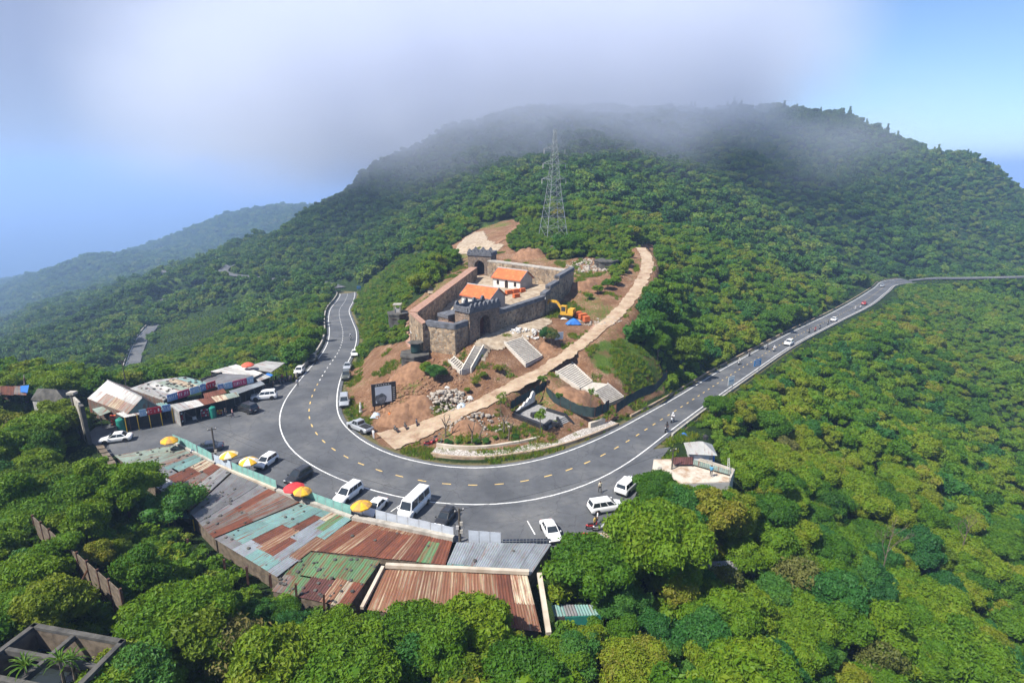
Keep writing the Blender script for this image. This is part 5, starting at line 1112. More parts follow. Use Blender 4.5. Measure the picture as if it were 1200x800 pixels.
# kind: L, W, belt, roof height, rear end of cabin base/roof, front of cabin roof/base (x as fractions of half length), hood height, deck height
CARS = {'saloon': (4.5,1.76,.92,1.45,-.72,-.42,.08,.46,.86,.98), 'hatch': (3.75,1.66,.95,1.50,-.94,-.78,.12,.55,.90,.95), 'suv': (4.6,1.86,1.08,1.72,-.95,-.82,.16,.48,1.05,1.08), 'mpv': (4.45,1.78,1.0,1.68,-.96,-.84,.20,.60,.95,1.0), 'minibus': (5.4,1.94,1.15,2.25,-.985,-.95,.66,.86,1.12,1.15), 'pickup': (5.2,1.86,1.08,1.78,-.16,-.10,.26,.50,1.05,1.05), 'jeep': (3.9,1.70,1.12,1.88,-.97,-.95,.22,.32,1.08,1.12), 'van': (4.7,1.8,1.1,1.95,-.97,-.93,.50,.80,1.05,1.1)}
CAR_MESH = {}
def car_parts(kind):
    if kind in CAR_MESH: return CAR_MESH[kind]
    Lc, Wd, belt, roof, rb, rr, fr_, fb, hood, deck = CARS[kind]; h = Lc/2; w = Wd/2; out = []
    # body shell: stations along the length
    def topz(x):
        if kind == 'pickup' and x < rb: return deck-.02
        if x > fb: return hood - (x-fb)/(1.0001-fb)*.16*(1 if kind not in ('minibus','van','jeep') else .5)
        if x < rb: return deck - (rb-x)/(1.0001+rb)*.05
        return belt
    xs = sorted(set([-1,-.985,-.93,-.8,-.62,rb,-.3,0,.3,fb,.62,.8,.92,.975,1])); sec = []
    for x in xs:
        e = max(0, abs(x)-.9)/.1; ww = w*(1-.16*e*e); zt = topz(x)-.10*e; zb = .26+.14*e
        sec.append([(x*h, ww*.94, zb), (x*h, ww, zb+.18), (x*h, ww, zt-.24), (x*h, ww*.955, zt-.06), (x*h, ww*.80, zt), (x*h, -ww*.80, zt), (x*h, -ww*.955, zt-.06), (x*h, -ww, zt-.24), (x*h, -ww, zb+.18), (x*h, -ww*.94, zb)])
    mb = MB(); k = 10; mb.add([v for s_ in sec for v in s_], [(i*k+j, i*k+(j+1) % k, (i+1)*k+(j+1) % k, (i+1)*k+j) for i in range(len(sec)-1) for j in range(k)] + [tuple(range(k))[::-1], tuple((len(sec)-1)*k+j for j in range(k))])
    out.append(('body', mb.mesh('body', None, True), 'PAINT'))
    # cabin: painted frame and roof, glass set into it
    wb, wr = w*.90, w*.72
    B = [(rb*h, wb), (fb*h, wb), (fb*h, -wb), (rb*h, -wb)]; T = [(rr*h, wr), (fr_*h, wr), (fr_*h, -wr), (rr*h, -wr)]
    Bv = [Vector((x, y, belt-.05)) for x, y in B]; Tv = [Vector((x, y, roof-.05)) for x, y in T]
    mb = MB(); mb.add([tuple(v) for v in Bv+Tv], [(1,0,4,5), (2,1,5,6), (3,2,6,7), (0,3,7,4)]); out.append(('cabin_frame', mb.mesh('cabin_frame'), 'PAINT'))
    mb = MB(); ro = [(rr*h-.06, wr+.02, roof-.06), (fr_*h+.06, wr+.02, roof-.06), (fr_*h+.06, -wr-.02, roof-.06), (rr*h-.06, -wr-.02, roof-.06)]; rt = [(rr*h+.12, wr-.14, roof+.02), (fr_*h-.12, wr-.14, roof+.02), (fr_*h-.12, -wr+.14, roof+.02), (rr*h+.12, -wr+.14, roof+.02)]
    mb.add(ro+rt, [(0,1,5,4)[::-1], (1,2,6,5)[::-1], (2,3,7,6)[::-1], (3,0,4,7)[::-1], (4,5,6,7)[::-1], (0,3,2,1)[::-1]]); out.append(('roof', mb.mesh('roof'), 'PAINT'))
    def glass(name, a, b_, c, d, u0=.06, u1=.94, v0=.10, v1=.90):
        f = lambda u, v: a.lerp(b_, u).lerp(d.lerp(c, u), v)
        q = [f(u0, v0), f(u1, v0), f(u1, v1), f(u0, v1)]; nn_ = (q[1]-q[0]).cross(q[3]-q[0]).normalized()
        ctr = sum(q, Vector())/4
        if nn_.dot(ctr-Vector((0, 0, belt))) < 0: nn_ = -nn_
        q2 = [v+nn_*.015 for v in q]; q0 = [v-nn_*.03 for v in q]; mb = MB(); mb.add([tuple(v) for v in q2+q0], [(0,1,2,3), (7,6,5,4), (0,4,5,1), (1,5,6,2), (2,6,7,3), (3,7,4,0)])
        out.append((name, mb.mesh(name, MAT['glass']), None))
    glass('windscreen', Bv[2], Bv[1], Tv[1], Tv[2]); glass('rear_window', Bv[0], Bv[3], Tv[3], Tv[0], .08, .92, .18, .88)
    for a, b_, c, d in ((Bv[1], Bv[0], Tv[0], Tv[1]), (Bv[3], Bv[2], Tv[2], Tv[3])):
        cuts = (.05,.46,.50,.93) if kind not in ('minibus','van','mpv','suv') else (.04,.33,.36,.65)
        glass('side_window', a, b_, c, d, cuts[0], cuts[1], .14, .90); glass('side_window', a, b_, c, d, cuts[2], cuts[3], .14, .90)
        if kind in ('minibus','van','mpv','suv'): glass('side_window', a, b_, c, d, .68, .94, .18, .88)
    wr_ = .33 if kind not in ('suv','pickup','jeep') else .38
    tyre = MB().lathe([(wr_*.66,-.10),(wr_*.95,-.10),(wr_,-.05),(wr_,.05),(wr_*.95,.10),(wr_*.66,.10)], 16, axis='y').mesh('tyre', MAT['rubber'], True)
    rim = MB().lathe([(.02,-.095),(wr_*.3,-.085),(wr_*.66,-.092),(wr_*.66,.092),(wr_*.3,.085),(.02,.095)], 12, axis='y').mesh('rim', MAT['rim'])
    for sx in (-.62, .62):
        for sy in (-1, 1): out.append(('wheel', (tyre, rim), (sx*h, sy*(w-.085), wr_)))
    for sy in (-1, 1):
        out.append(('headlight', MB().box((h*.965, sy*w*.66, hood-.27), (.12, w*.34, .15)).mesh('headlight', MAT['lamp_clear']), None))
        out.append(('tail_light', MB().box((-h*.972, sy*w*.72, deck-.22), (.09, w*.22, .22)).mesh('tail_light', MAT['lamp_red']), None))
        out.append(('wing_mirror', MB().box((fb*h-.12, sy*(w+.08), belt+.03), (.12, .18, .13)).mesh('wing_mirror'), 'PAINT'))
        out.append(('wheel_arch', MB().lathe([(wr_+.06,-.03),(wr_+.06,.03)], 14, (-.62*h, sy*(w-.012), wr_+.01), 'y').mesh('wheel_arch', MAT['trim']), None)); out.append(('wheel_arch', MB().lathe([(wr_+.06,-.03),(wr_+.06,.03)], 14, (.62*h, sy*(w-.012), wr_+.01), 'y').mesh('wheel_arch', MAT['trim']), None))
    out.append(('front_bumper', MB().box((h*.985, 0, .42), (.10, w*1.5, .20)).mesh('front_bumper', MAT['trim']), None)); out.append(('rear_bumper', MB().box((-h*.985, 0, .44), (.10, w*1.55, .16)).mesh('rear_bumper', MAT['trim']), None))
    out.append(('number_plate', MB().box((-h*1.0, 0, .62), (.04, .40, .14)).mesh('number_plate', MAT['plate']), None))
    if kind == 'pickup': out.append(('cargo_bed', MB().box(((-1+rb)/2*h+.05, 0, deck-.005), (abs(1+rb)*h-.25, Wd*.74, .03)).mesh('cargo_bed', MAT['trim']), None))
    if kind == 'jeep': out.append(('spare_wheel', MB().lathe([(.02,-.1),(.3,-.1),(.34,0),(.3,.1),(.02,.1)], 12).mesh('spare_wheel', MAT['rubber']), 'SPARE'))
    CAR_MESH[kind] = out; return out
PAINTED = {}
def painted(me_, colr):
    key = (me_.name, colr)
    if key not in PAINTED:
        c = me_.copy(); c.materials.clear(); c.materials.append(PT[colr]); PAINTED[key] = c
    return PAINTED[key]
def road_pt(px, py):
    z = 0.0
    for _ in range(14):
        p = P(px, py, z); j = int(np.argmin((ROAD_C[:, 0]-p.x)**2+(ROAD_C[:, 1]-p.y)**2)); z = .5*z+.5*float(ROAD_C[j, 2])
    return P(px, py, z)
def car(kind, colr, label, rear, front, cat='car', scale=1.0, group=None):
    a, b_ = road_pt(*rear), road_pt(*front); d = b_-a; c = (a+b_)/2
    o = thing({'saloon':'saloon_car','hatch':'hatchback_car','suv':'suv_car','mpv':'people_carrier','minibus':'minibus','pickup':'pickup_truck','jeep':'jeep','van':'van'}[kind], label, cat, c, math.atan2(d.y, d.x), group)
    o.rotation_euler = (0, -math.atan2(d.z, math.hypot(d.x, d.y)), math.atan2(d.y, d.x)); o.scale = (scale,)*3
    for nm, me_, m in car_parts(kind):
        if nm == 'wheel':
            wv = bpy.data.objects.new('wheel', me_[0]); COL.objects.link(wv); wv.parent = o; wv.location = m; link('rim', me_[1], None, wv)
        elif m == 'PAINT': link(nm, painted(me_, colr), None, o)
        elif m == 'SPARE':
            q = link(nm, me_, None, o, (-CARS[kind][0]/2-.1, 0, .95)); q.rotation_euler = (0, math.pi/2, 0)
        else: link(nm, me_, None, o)
    return o
car('saloon', 'white', 'white saloon car parked alone at the far left of the parking place', (154,514.5), (119,519))
car('suv', 'white', 'white SUV parked in front of the grey stall', (324,466), (296,468.5))
car('suv', 'black', 'black SUV parked before the long stall beside two people', (304,486), (277,477))
car('hatch', 'white', 'white car parked beside the motorbike row', (357,432), (345,443))
car('jeep', 'green', 'dark boxy jeep parked behind the white car at the parapet', (370,419), (363,429))
car('saloon', 'navy', 'dark blue car parked behind the teal fence and utility pole', (258,526), (229,530))
car('hatch', 'white', 'white hatchback parked beside the yellow and white parasol', (322,538), (303,551))
car('hatch', 'black', 'black hatchback parked above the red parasol', (361,556), (340,568.5), scale=1.08)
car('mpv', 'white', 'white people carrier parked beside the lower teal fence', (420,574), (397,591))
car('saloon', 'white', 'white saloon half hidden by the yellow and amber parasol', (448,590), (432,606), scale=.92)
car('minibus', 'white', 'white minibus parked beside the grey panel fence', (497,586), (475,608), 'minibus')
car('hatch', 'black', 'black covered car parked between the minibus and the transformer pole', (528,603), (516,618), scale=.95)
car('saloon', 'white', 'white saloon parked nose out beside the lattice fence', (640,616), (651,637), scale=.95)
car('mpv', 'white', 'white people carrier parked nearest the large right-hand tree', (687,601), (731,594))
car('suv', 'white', 'white SUV parked with its rear to the bend beside the roadside tree', (726,582), (744,565))
car('pickup', 'silver', 'silver double cab pickup parked on the inside of the bend', (438,510), (407,497), 'pickup')
car('mpv', 'silver', 'silver van parked on the verge below the billboard', (404,466.5), (403.5,480))
car('suv', 'green', 'dark green car parked behind the silver car on the verge', (408,437), (404,450), scale=.95)
car('saloon', 'silver', 'silver car parked between the white and the dark green car', (410,427), (405,437), scale=.95)
car('saloon', 'white', 'white car parked farthest up the left verge', (417,412), (415,421), scale=.95)
car('suv', 'white', 'white SUV driving on the straight road past the blue sign', (931,400), (917,408))
car('saloon', 'white', 'white car driving up the straight road above the group of motorbikes', (982,373), (972,379))
car('saloon', 'red', 'red car at the top of the straight road', (1009,359), (1016,354.5))
car('saloon', 'silver', 'pale silver car coming round the farthest bend', (1036,333.5), (1031,338))

# ---------------------------------------------------------------- people
def skin_mesh(name, J, E, sub=1):
    me_ = bpy.data.meshes.new(name); me_.from_pydata([j[0] for j in J], E, []); o = bpy.data.objects.new(name, me_); COL.objects.link(o)
    md = o.modifiers.new('skin', 'SKIN'); md.use_smooth_shade = True
    for k, j in enumerate(J): me_.skin_vertices[0].data[k].radius = (j[1], j[1] if len(j) < 3 else j[2]); me_.skin_vertices[0].data[k].use_root = (k == 0)
    s_ = o.modifiers.new('sub', 'SUBSURF'); s_.levels = sub; s_.render_levels = sub
    dg = bpy.context.evaluated_depsgraph_get(); out = bpy.data.meshes.new_from_object(o.evaluated_get(dg)); out.name = name
    bpy.data.objects.remove(o); return out
def body_joints(pose):
    if pose == 'ride':
        J = [((0,0,.92),.15,.17),((.05,0,1.12),.14,.16),((.14,0,1.34),.14,.18),((.18,0,1.48),.06),((.21,0,1.60),.10),((.22,0,1.70),.09),
             ((.13,.19,1.36),.07),((.30,.25,1.16),.05),((.52,.24,1.08),.04),((.58,.22,1.08),.035),((.13,-.19,1.36),.07),((.30,-.25,1.16),.05),((.52,-.24,1.08),.04),((.58,-.22,1.08),.035),
             ((.03,.11,.88),.10),((.38,.16,.78),.075),((.22,.15,.36),.05),((.36,.15,.31),.04),((.03,-.11,.88),.10),((.38,-.16,.78),.075),((.22,-.15,.36),.05),((.36,-.15,.31),.04)]
    else:
        st = .22 if pose == 'walk' else .03; ar = .18 if pose == 'walk' else .02
        J = [((0,0,.96),.13,.16),((0,0,1.16),.12,.15),((0,0,1.38),.13,.18),((.01,0,1.50),.055),((.03,0,1.62),.095),((.02,0,1.72),.085),
             ((0,.19,1.40),.065),((-ar*.5,.25,1.13),.048),((ar*.3,.26,.90),.038),((ar*.5,.26,.82),.035),((0,-.19,1.40),.065),((ar*.5,-.25,1.13),.048),((ar,-.25,.92),.038),((ar*1.2,-.24,.84),.035),
             ((0,.10,.90),.095),((st*.6,.11,.50),.068),((st*.7,.11,.09),.045),((st*.7+.15,.12,.04),.04),((0,-.10,.90),.095),((-st*.3,-.11,.50),.068),((-st,-.11,.10),.045),((-st+.14,-.12,.04),.04)]
    E = [(0,1),(1,2),(2,3),(3,4),(4,5),(2,6),(6,7),(7,8),(8,9),(2,10),(10,11),(11,12),(12,13),(0,14),(14,15),(15,16),(16,17),(0,18),(18,19),(19,20),(20,21)]
    return J, E
BODY = {k: skin_mesh('person_'+k, *body_joints(k)) for k in ('stand','walk','ride')}
PM = {}
def pm(c, nm):
    k = tuple(c)
    if k not in PM: PM[k] = plain(nm, c, tuple(x*.8 for x in c), 6, .85, 0)
    return PM[k]
SKIN = (.36,.20,.13); HAIR = (.02,.016,.013)
def person(label, loc, rz, pose='stand', shirt=(.5,.5,.5), legs=(.03,.035,.05), head=HAIR, helmet=None):
    me_ = BODY[pose].copy(); me_.materials.clear()
    for c, nm in ((shirt, 'shirt'), (legs, 'trousers'), (SKIN, 'skin'), (head, 'hair')): me_.materials.append(pm(c, nm))
    hz_ = 1.54 if pose == 'ride' else 1.52; hip = .98 if pose != 'ride' else .98
    idx = []
    for f in me_.polygons:
        c = f.center
        if c.z > hz_: i = 3 if (c.z > hz_+.10 or c.x < (.17 if pose == 'ride' else -.01)) else 2
        elif c.z > 1.47 and abs(c.y) < .09: i = 2
        elif pose != 'ride' and abs(c.y) > .21 and c.z < 1.12: i = 2
        elif pose == 'ride' and c.x > .40 and c.z > .95: i = 2
        elif c.z < hip and not (abs(c.y) > .21): i = 1
        elif pose == 'ride' and c.z < .95: i = 1
        else: i = 0
        idx.append(i)
    me_.polygons.foreach_set('material_index', idx)
    o = link('person', me_, None, None, loc, rz); tag(o, label, 'person')
    if helmet:
        hx = .21 if pose == 'ride' else .02
        MB().lathe([(.135,1.60),(.15,1.68),(.12,1.78),(.05,1.83),(.01,1.84)], 10, (hx, 0, .0)).build('helmet', pm(helmet, 'helmet'), o, True)
    return o
def moto_parts():
    out = []
    tyre = MB().lathe([(.22,-.05),(.28,-.05),(.30,0),(.28,.05),(.22,.05)], 14, axis='y').mesh('tyre', MAT['rubber'], True); rim = MB().lathe([(.02,-.04),(.22,-.02),(.22,.02),(.02,.04)], 10, axis='y').mesh('rim', MAT['rim'])
    for x in (-.62, .62): out.append(('wheel', (tyre, rim), (x, 0, .30)))
    sec = []
    for x, w, z0, z1 in ((-.85,.05,.62,.70),(-.6,.12,.50,.74),(-.25,.14,.36,.74),(.05,.13,.30,.62),(.22,.12,.30,.52),(.38,.14,.34,.72),(.52,.12,.48,.98),(.58,.05,.62,1.0)): sec.append([(x, w, z0), (x, w*.8, z1), (x, -w*.8, z1), (x, -w, z0)])
    mb = MB(); mb.add([v for s_ in sec for v in s_], [(i*4+j, i*4+(j+1) % 4, i*4+4+(j+1) % 4, i*4+4+j) for i in range(len(sec)-1) for j in range(4)]+[(3,2,1,0), tuple(len(sec)*4-4+j for j in range(4))]); out.append(('body', mb.mesh('moto_body', None, True), 'PAINT'))
    mb = MB(); mb.box((-.3, 0, .79), (.75, .24, .10), 0, .8); out.append(('seat', mb.mesh('seat', MAT['trim']), None))
    mb = MB(); mb.tube((.62, .06, .30), (.46, .05, .95), .03); mb.tube((.62, -.06, .30), (.46, -.05, .95), .03); out.append(('fork', mb.mesh('fork', MAT['rim']), None))
    mb = MB(); mb.tube((.40, .34, 1.05), (.48, 0, 1.0), .02); mb.tube((.48, 0, 1.0), (.40, -.34, 1.05), .02); out.append(('handlebar', mb.mesh('handlebar', MAT['trim']), None))
    out.append(('headlight', MB().box((.60, 0, .90), (.06, .16, .12)).mesh('headlight', MAT['lamp_clear']), None)); out.append(('tail_light', MB().box((-.86, 0, .66), (.04, .14, .08)).mesh('tail_light', MAT['lamp_red']), None)); out.append(('exhaust', MB().tube((-.2, -.17, .30), (-.8, -.18, .42), .05, n=7).mesh('exhaust', MAT['rim']), None))
    return out
MOTO = moto_parts()
def moto(label, loc, rz, colr, lean=.0, group=None):
    o = thing('motorbike', label, 'motorbike', loc, rz, group); o.rotation_euler = (lean, 0, rz)
    for nm, me_, m in MOTO:
        if nm == 'wheel':
            wv = bpy.data.objects.new('wheel', me_[0]); COL.objects.link(wv); wv.parent = o; wv.location = m; link('rim', me_[1], None, wv)
        elif m == 'PAINT': link(nm, painted(me_, colr), None, o)
        else: link(nm, me_, None, o)
    return o
RIDES = [ # picture point, heading point, bike paint, shirt, helmet, words
 ((788,494),(772,505),'white',(.70,.70,.70),(.75,.75,.75),'white clad rider on a pale scooter in the bend exit','pale scooter carrying the white clad rider in the bend exit'),
 ((781,505.5),(769,515),'black',(.03,.03,.035),(.03,.03,.03),'black clad rider just ahead of the white clad one','black motorbike just ahead of the pale scooter'),
 ((411,398),(408,408),'silver',(.30,.32,.36),(.6,.6,.62),'grey clad rider coming down the left branch of the road','silver motorbike on the left branch of the road'),
 ((866,427),(857,433),'white',(.55,.55,.55),(.5,.5,.5),'grey clad rider lowest on the straight road beside the blue sign','pale motorbike lowest on the straight road beside the blue sign'),
 ((878,417),(868,423),'black',(.05,.05,.06),(.05,.05,.05),'dark clad rider close to the uphill verge of the straight road','black motorbike close to the uphill verge of the straight road'),
 ((899,409.5),(889,415),'navy',(.12,.12,.14),(.04,.04,.04),'dark clad rider below the white SUV on the uphill side','navy motorbike below the white SUV on the uphill side'),
 ((907,411.5),(897,418),'white',(.65,.65,.68),(.7,.7,.7),'pale clad rider directly below the white SUV','pale motorbike directly below the white SUV'),
 ((948,390),(939,395),'black',(.06,.06,.08),(.03,.03,.03),'first of the three close riders above the white SUV','black motorbike first of the three close ones above the white SUV'),
 ((955,388),(946,393),'red',(.35,.08,.08),(.04,.04,.04),'red shirted middle rider of the three close ones','red motorbike in the middle of the three close ones'),
 ((960.5,385.5),(951,391),'black',(.05,.07,.12),(.05,.05,.06),'last of the three close riders below the white car','black motorbike last of the three close ones below the white car'),
 ((970,380.5),(961,386),'navy',(.08,.08,.08),(.05,.05,.05),'dark rider just below the white car','navy motorbike just below the white car'),
 ((1002,363.5),(994,368),'white',(.55,.56,.6),(.6,.6,.6),'pale rider just below the red car on the downhill side','pale motorbike just below the red car on the downhill side'),
 ((1008,361.5),(1000,366),'white',(.6,.6,.62),(.1,.1,.1),'pale rider beside the red car','pale motorbike beside the red car')]
for (p, q, c, sh, he, l1_, l2_) in RIDES:
    a, b_ = road_pt(*p), road_pt(*q); rz = math.atan2((b_-a).y, (b_-a).x)
    moto(l2_, a, rz, c, 0); person(l1_, (a.x-.30*math.cos(rz), a.y-.30*math.sin(rz), a.z-.06), rz, 'ride', sh, (.03,.035,.05), HAIR, he)
# parked motorbikes
row = ['nearest the blue tarpaulin','second from the blue tarpaulin','third from the blue tarpaulin','fourth from the blue tarpaulin','fifth from the blue tarpaulin','sixth from the blue tarpaulin','seventh from the blue tarpaulin','eighth from the blue tarpaulin','nearest the white edge line']
for k in range(9):
    p = P(316+3.6*k, 450.5-.75*k, -.25-.05*k); moto('parked motorbike '+row[k], p, 2.0+rng.uniform(-.25,.25), ('black','navy','black','silver','black','grey','black','navy','black')[k], .12, 'motorbikes parked in a row beside the stalls')
for px, py, sh, lb in ((324,447,(.04,.04,.05),'person in black standing among the parked motorbikes'),(331,445,(.35,.12,.08),'person in a rust red shirt among the parked motorbikes'),(337,443,(.05,.06,.10),'person in navy behind the parked motorbikes'),(341,446,(.12,.12,.12),'person in dark grey at the end of the motorbike row'),(349,451,(.55,.55,.58),'person in a pale shirt at the white edge line beside the motorbikes')):
    person(lb, P(px, py+2, -.3), rng.random()*6, 'stand', sh)
mp_ = [(503,522,'red','red motorbike with its front at the stone pavement end',.4),(509,520,'red','second red motorbike at the stone pavement end',.6),(512,515,'grey','grey motorbike behind the two red ones',.9),(515,522,'silver','silver motorbike beside the two red ones',1.2),(464,507,'black','black motorbike on the earth left of the ramp foot',2.2),(475,503,'black','black motorbike in the middle of the earth bank',2.0),(488,499,'navy','dark motorbike at the top of the ramp foot',1.8),(694,619,'red','red motorbike behind the people carrier',.3),(702,621,'silver','silver motorbike by the dirt patch',.2)]
for px, py, c, lb, rz in mp_:
    p = on_ground(px, py) if px < 500 else P(px, py, .06 if px < 600 else -.02); moto(lb, p, rz, c, .1)
person('person in a yellow top beside the motorbikes behind the people carrier', P(697,619,0), 2.2, 'stand', (.55,.40,.10)); person('person in a white top sitting place beside the silver motorbike', P(700,613,0), 3.0, 'stand', (.65,.65,.65), (.05,.05,.08))
person('person in dark clothes walking towards the dirt patch', P(714,626,0), 3.4, 'walk', (.03,.03,.04)); person('person in pale clothes at the edge of the dirt patch', P(724,627,0), .6, 'stand', (.6,.58,.55), (.10,.10,.12))
person('person in a cream shirt walking across the outer lane', P(703,577,0), 1.9, 'walk', (.62,.55,.40), (.05,.04,.035)); person('person dressed in white behind the silver pickup', P(438,514,0), 1.0, 'stand', (.75,.75,.75), (.70,.70,.70))
person('person in black standing before the long stall', P(265,488,0), 1.0, 'stand', (.03,.03,.035)); person('person in a pink shirt walking before the long stall', P(273,489,0), .4, 'walk', (.55,.30,.28), (.06,.04,.07)); person('person in an orange shirt on the earth below the billboard', on_ground(457,494), 1.0, 'stand', (.65,.20,.06))
# ---------------------------------------------------------------- pavement, kerbs and parapets
def wall_along(line, th, h, z0=-.3, z1=None, name='kerb', mat='concrete', par=None):
    a, b_ = offset(line, th/2), offset(line, -th/2); k = len(a); mb = MB(); zt = h if z1 is None else z1
    vs = [tuple(p[:2])+(p[2]+z0,) for p in a]+[tuple(p[:2])+(p[2]+z0,) for p in b_]+[tuple(p[:2])+(p[2]+zt,) for p in a]+[tuple(p[:2])+(p[2]+zt,) for p in b_]
    fs = []
    for i in range(k-1): fs += [(2*k+i, 3*k+i, 3*k+i+1, 2*k+i+1), (i, 2*k+i, 2*k+i+1, i+1), (k+i, k+i+1, 3*k+i+1, 3*k+i)]
    fs += [(0, k, 3*k, 2*k), (k-1, 3*k-1, 4*k-1, 2*k-1)]
    mb.add(vs, fs); return mb.build(name, MAT[mat], par)
def inner_i(px, py):
    p = P(px, py, 0); return int(np.argmin((A_[:, 0]-p.x)**2+(A_[:, 1]-p.y)**2))
ia, ib = inner_i(497,541), inner_i(742,492)
idx = np.arange(ia, ib); fr0 = (idx-ia)/(ib-ia)
d0 = np.interp(fr0, [0,.35,.65,1], [2.7,2.9,1.7,1.0]); d1 = np.interp(fr0, [0,.35,.65,.8,1], [5.0,5.6,5.2,3.4,2.4])
def latd(d):
    o = A_[idx].copy(); o[:, :2] += nrm[idx]*d[:, None]; return o
m_, t, b = newmat('cobble_paving'); co = node(t, 'ShaderNodeTexCoord').outputs['Object']
v1 = node(t, 'ShaderNodeTexVoronoi'); v1.inputs['Scale'].default_value = 3.2; L(t, co, v1.inputs['Vector']); v2 = node(t, 'ShaderNodeTexVoronoi', feature='DISTANCE_TO_EDGE'); v2.inputs['Scale'].default_value = 3.2; L(t, co, v2.inputs['Vector'])
sp = node(t, 'ShaderNodeSeparateColor'); L(t, v1.outputs['Color'], sp.inputs[0]); c = ramp(t, sp.outputs[0], [(0, (.30,.27,.24)), (.5, (.44,.40,.36)), (1, (.56,.53,.49))])
L(t, mixc(t, ramp(t, v2.outputs['Distance'], [(.03, (1,1,1)), (.09, (0,0,0))]).outputs[0], c.outputs[0], (.16,.13,.10)), b.inputs['Base Color']); b.inputs['Roughness'].default_value = .9; bump(t, b, v2.outputs['Distance'], .6, .06); MAT['cobble'] = m_
pv_ = strip(latd(d0), latd(d1), .30).build('pavement', MAT['cobble']); tag(pv_, 'stone paved footway inside the bend', kind='structure')
if pv_.data.polygons[0].normal.z < 0: pv_.data.flip_normals()
kb = wall_along(latd(d0), .35, .36, -.5, name='kerb', mat='ramp', par=pv_)
n7 = int(len(idx)*.70); wall_along(latd(d1)[:n7], .4, .85, -.6, name='low_wall', mat='pale_concrete', par=pv_)
n8, n9 = int(len(idx)*.80), int(len(idx)*.97); wall_along(latd(d1)[n8:n9], .5, 1.15, -.5, name='low_wall', mat='pale_concrete', par=pv_)
# concrete parapet on the outside of the left branch, low kerb on the right branch
il = [i for i in range(NST) if i <= road_idx(358,438)]
pb = lat(B_, -1.35)[[i for i in il if i >= 4]]; pb = wall_along(pb, .35, .85, -.6, name='parapet_wall', mat='concrete'); tag(pb, 'low concrete parapet along the left branch of the road', 'parapet')
ir_ = list(range(road_idx(786,505), NST-2)); kb2 = wall_along(lat(B_, -1.1)[ir_], .3, .38, -.5, name='kerb_wall', mat='concrete'); tag(kb2, 'low dark kerb wall along the downhill side of the straight road', 'kerb')
ii_ = list(range(inner_i(760,483), NST-2)); kb3 = wall_along(lat(A_, 1.5)[ii_], .3, .30, -.5, name='kerb_wall', mat='ramp'); tag(kb3, 'earth brown kerb along the uphill side of the straight road', 'kerb')

# ---------------------------------------------------------------- memorial terrace inside the bend
p0 = P(640,491,1.2)
mon = thing('memorial', 'black stone memorial terrace with white jagged crest and dark steps', 'memorial', (p0.x, p0.y, .7), -.12)
ml = lambda px, py, z: mon.matrix_basis.inverted() @ P(px, py, z) if False else None
def loc_of(o, v):
    d = Vector(v)-Vector(o.location); a = -o.rotation_euler.z; return Vector((d.x*math.cos(a)-d.y*math.sin(a), d.x*math.sin(a)+d.y*math.cos(a), d.z))
fl = [loc_of(mon, P(x, y, 1.9)) for x, y in [(604,484),(628,471),(650,480),(663,487),(652,493),(640,499)]]
MB().prism([(v.x, v.y) for v in fl], -1.0, .95).build('platform', MAT['grey_stone'], mon)
def edge(a, b_, w, h, nm='border', mat='black_stone', z=.95):
    a, b_ = loc_of(mon, P(*a, 1.9)), loc_of(mon, P(*b_, 1.9)); d = b_-a; m2 = (a+b_)/2
    return MB().box((0, 0, 0), (d.length+w*.9, w, h)).build(nm, MAT[mat], mon, loc=(m2.x, m2.y, z+h/2-.35), rotz=math.atan2(d.y, d.x))
edge((603,485),(639,499),.6,.75); edge((604,484),(627,471),.55,.9); edge((642,479.5),(660,485),.5,.75); edge((639,499),(645,494),.55,.9); edge((645,494),(653,496),.5,.8)
al = loc_of(mon, P(629,486,1.9)); MB().box((al.x, al.y, 1.2), (2.0, 1.1, .8), .5, .9).build('altar', MAT['black_stone'], mon)
w0, w1 = loc_of(mon, P(604,482,2.2)), loc_of(mon, P(626,470,2.2)); d = w1-w0; Wd_ = d.length
pts = [(0,0),(Wd_,0),(Wd_,1.9),(Wd_*.94,2.25),(Wd_*.86,2.1),(Wd_*.80,1.5),(Wd_*.74,1.25),(Wd_*.68,1.45),(Wd_*.60,1.1),(Wd_*.55,.85),(Wd_*.48,1.1),(Wd_*.40,.75),(Wd_*.35,.5),(Wd_*.28,.72),(Wd_*.2,.45),(Wd_*.12,.3),(Wd_*.06,.4)]
MB().profile(pts, -.18, .18).build('white_crest', MAT['stone_white'], mon, loc=(w0.x, w0.y, 1.25), rotz=math.atan2(d.y, d.x))
sa, sb = [loc_of(mon, P(x, y, 1.8)) for x, y in ((653,491),(662,487))]; ba, bb = [loc_of(mon, P(x, y, .5)) for x, y in ((660,505),(673,499.5))]
for i in range(7):
    a, b2 = i/7, (i+1)/7+.01; l0_, l1_, r0_, r1_ = ba.lerp(sa, a), ba.lerp(sa, b2), bb.lerp(sb, a), bb.lerp(sb, b2); zt = ba.z+(sa.z-ba.z)*(i+1)/7
    f = lambda v, z: (v.x, v.y, z); MB().hexa([f(l0_, zt-.7), f(r0_, zt-.7), f(r1_, zt-.7), f(l1_, zt-.7)], [f(l0_, zt), f(r0_, zt), f(r1_, zt), f(l1_, zt)]).build('step', MAT['grey_stone'], mon)
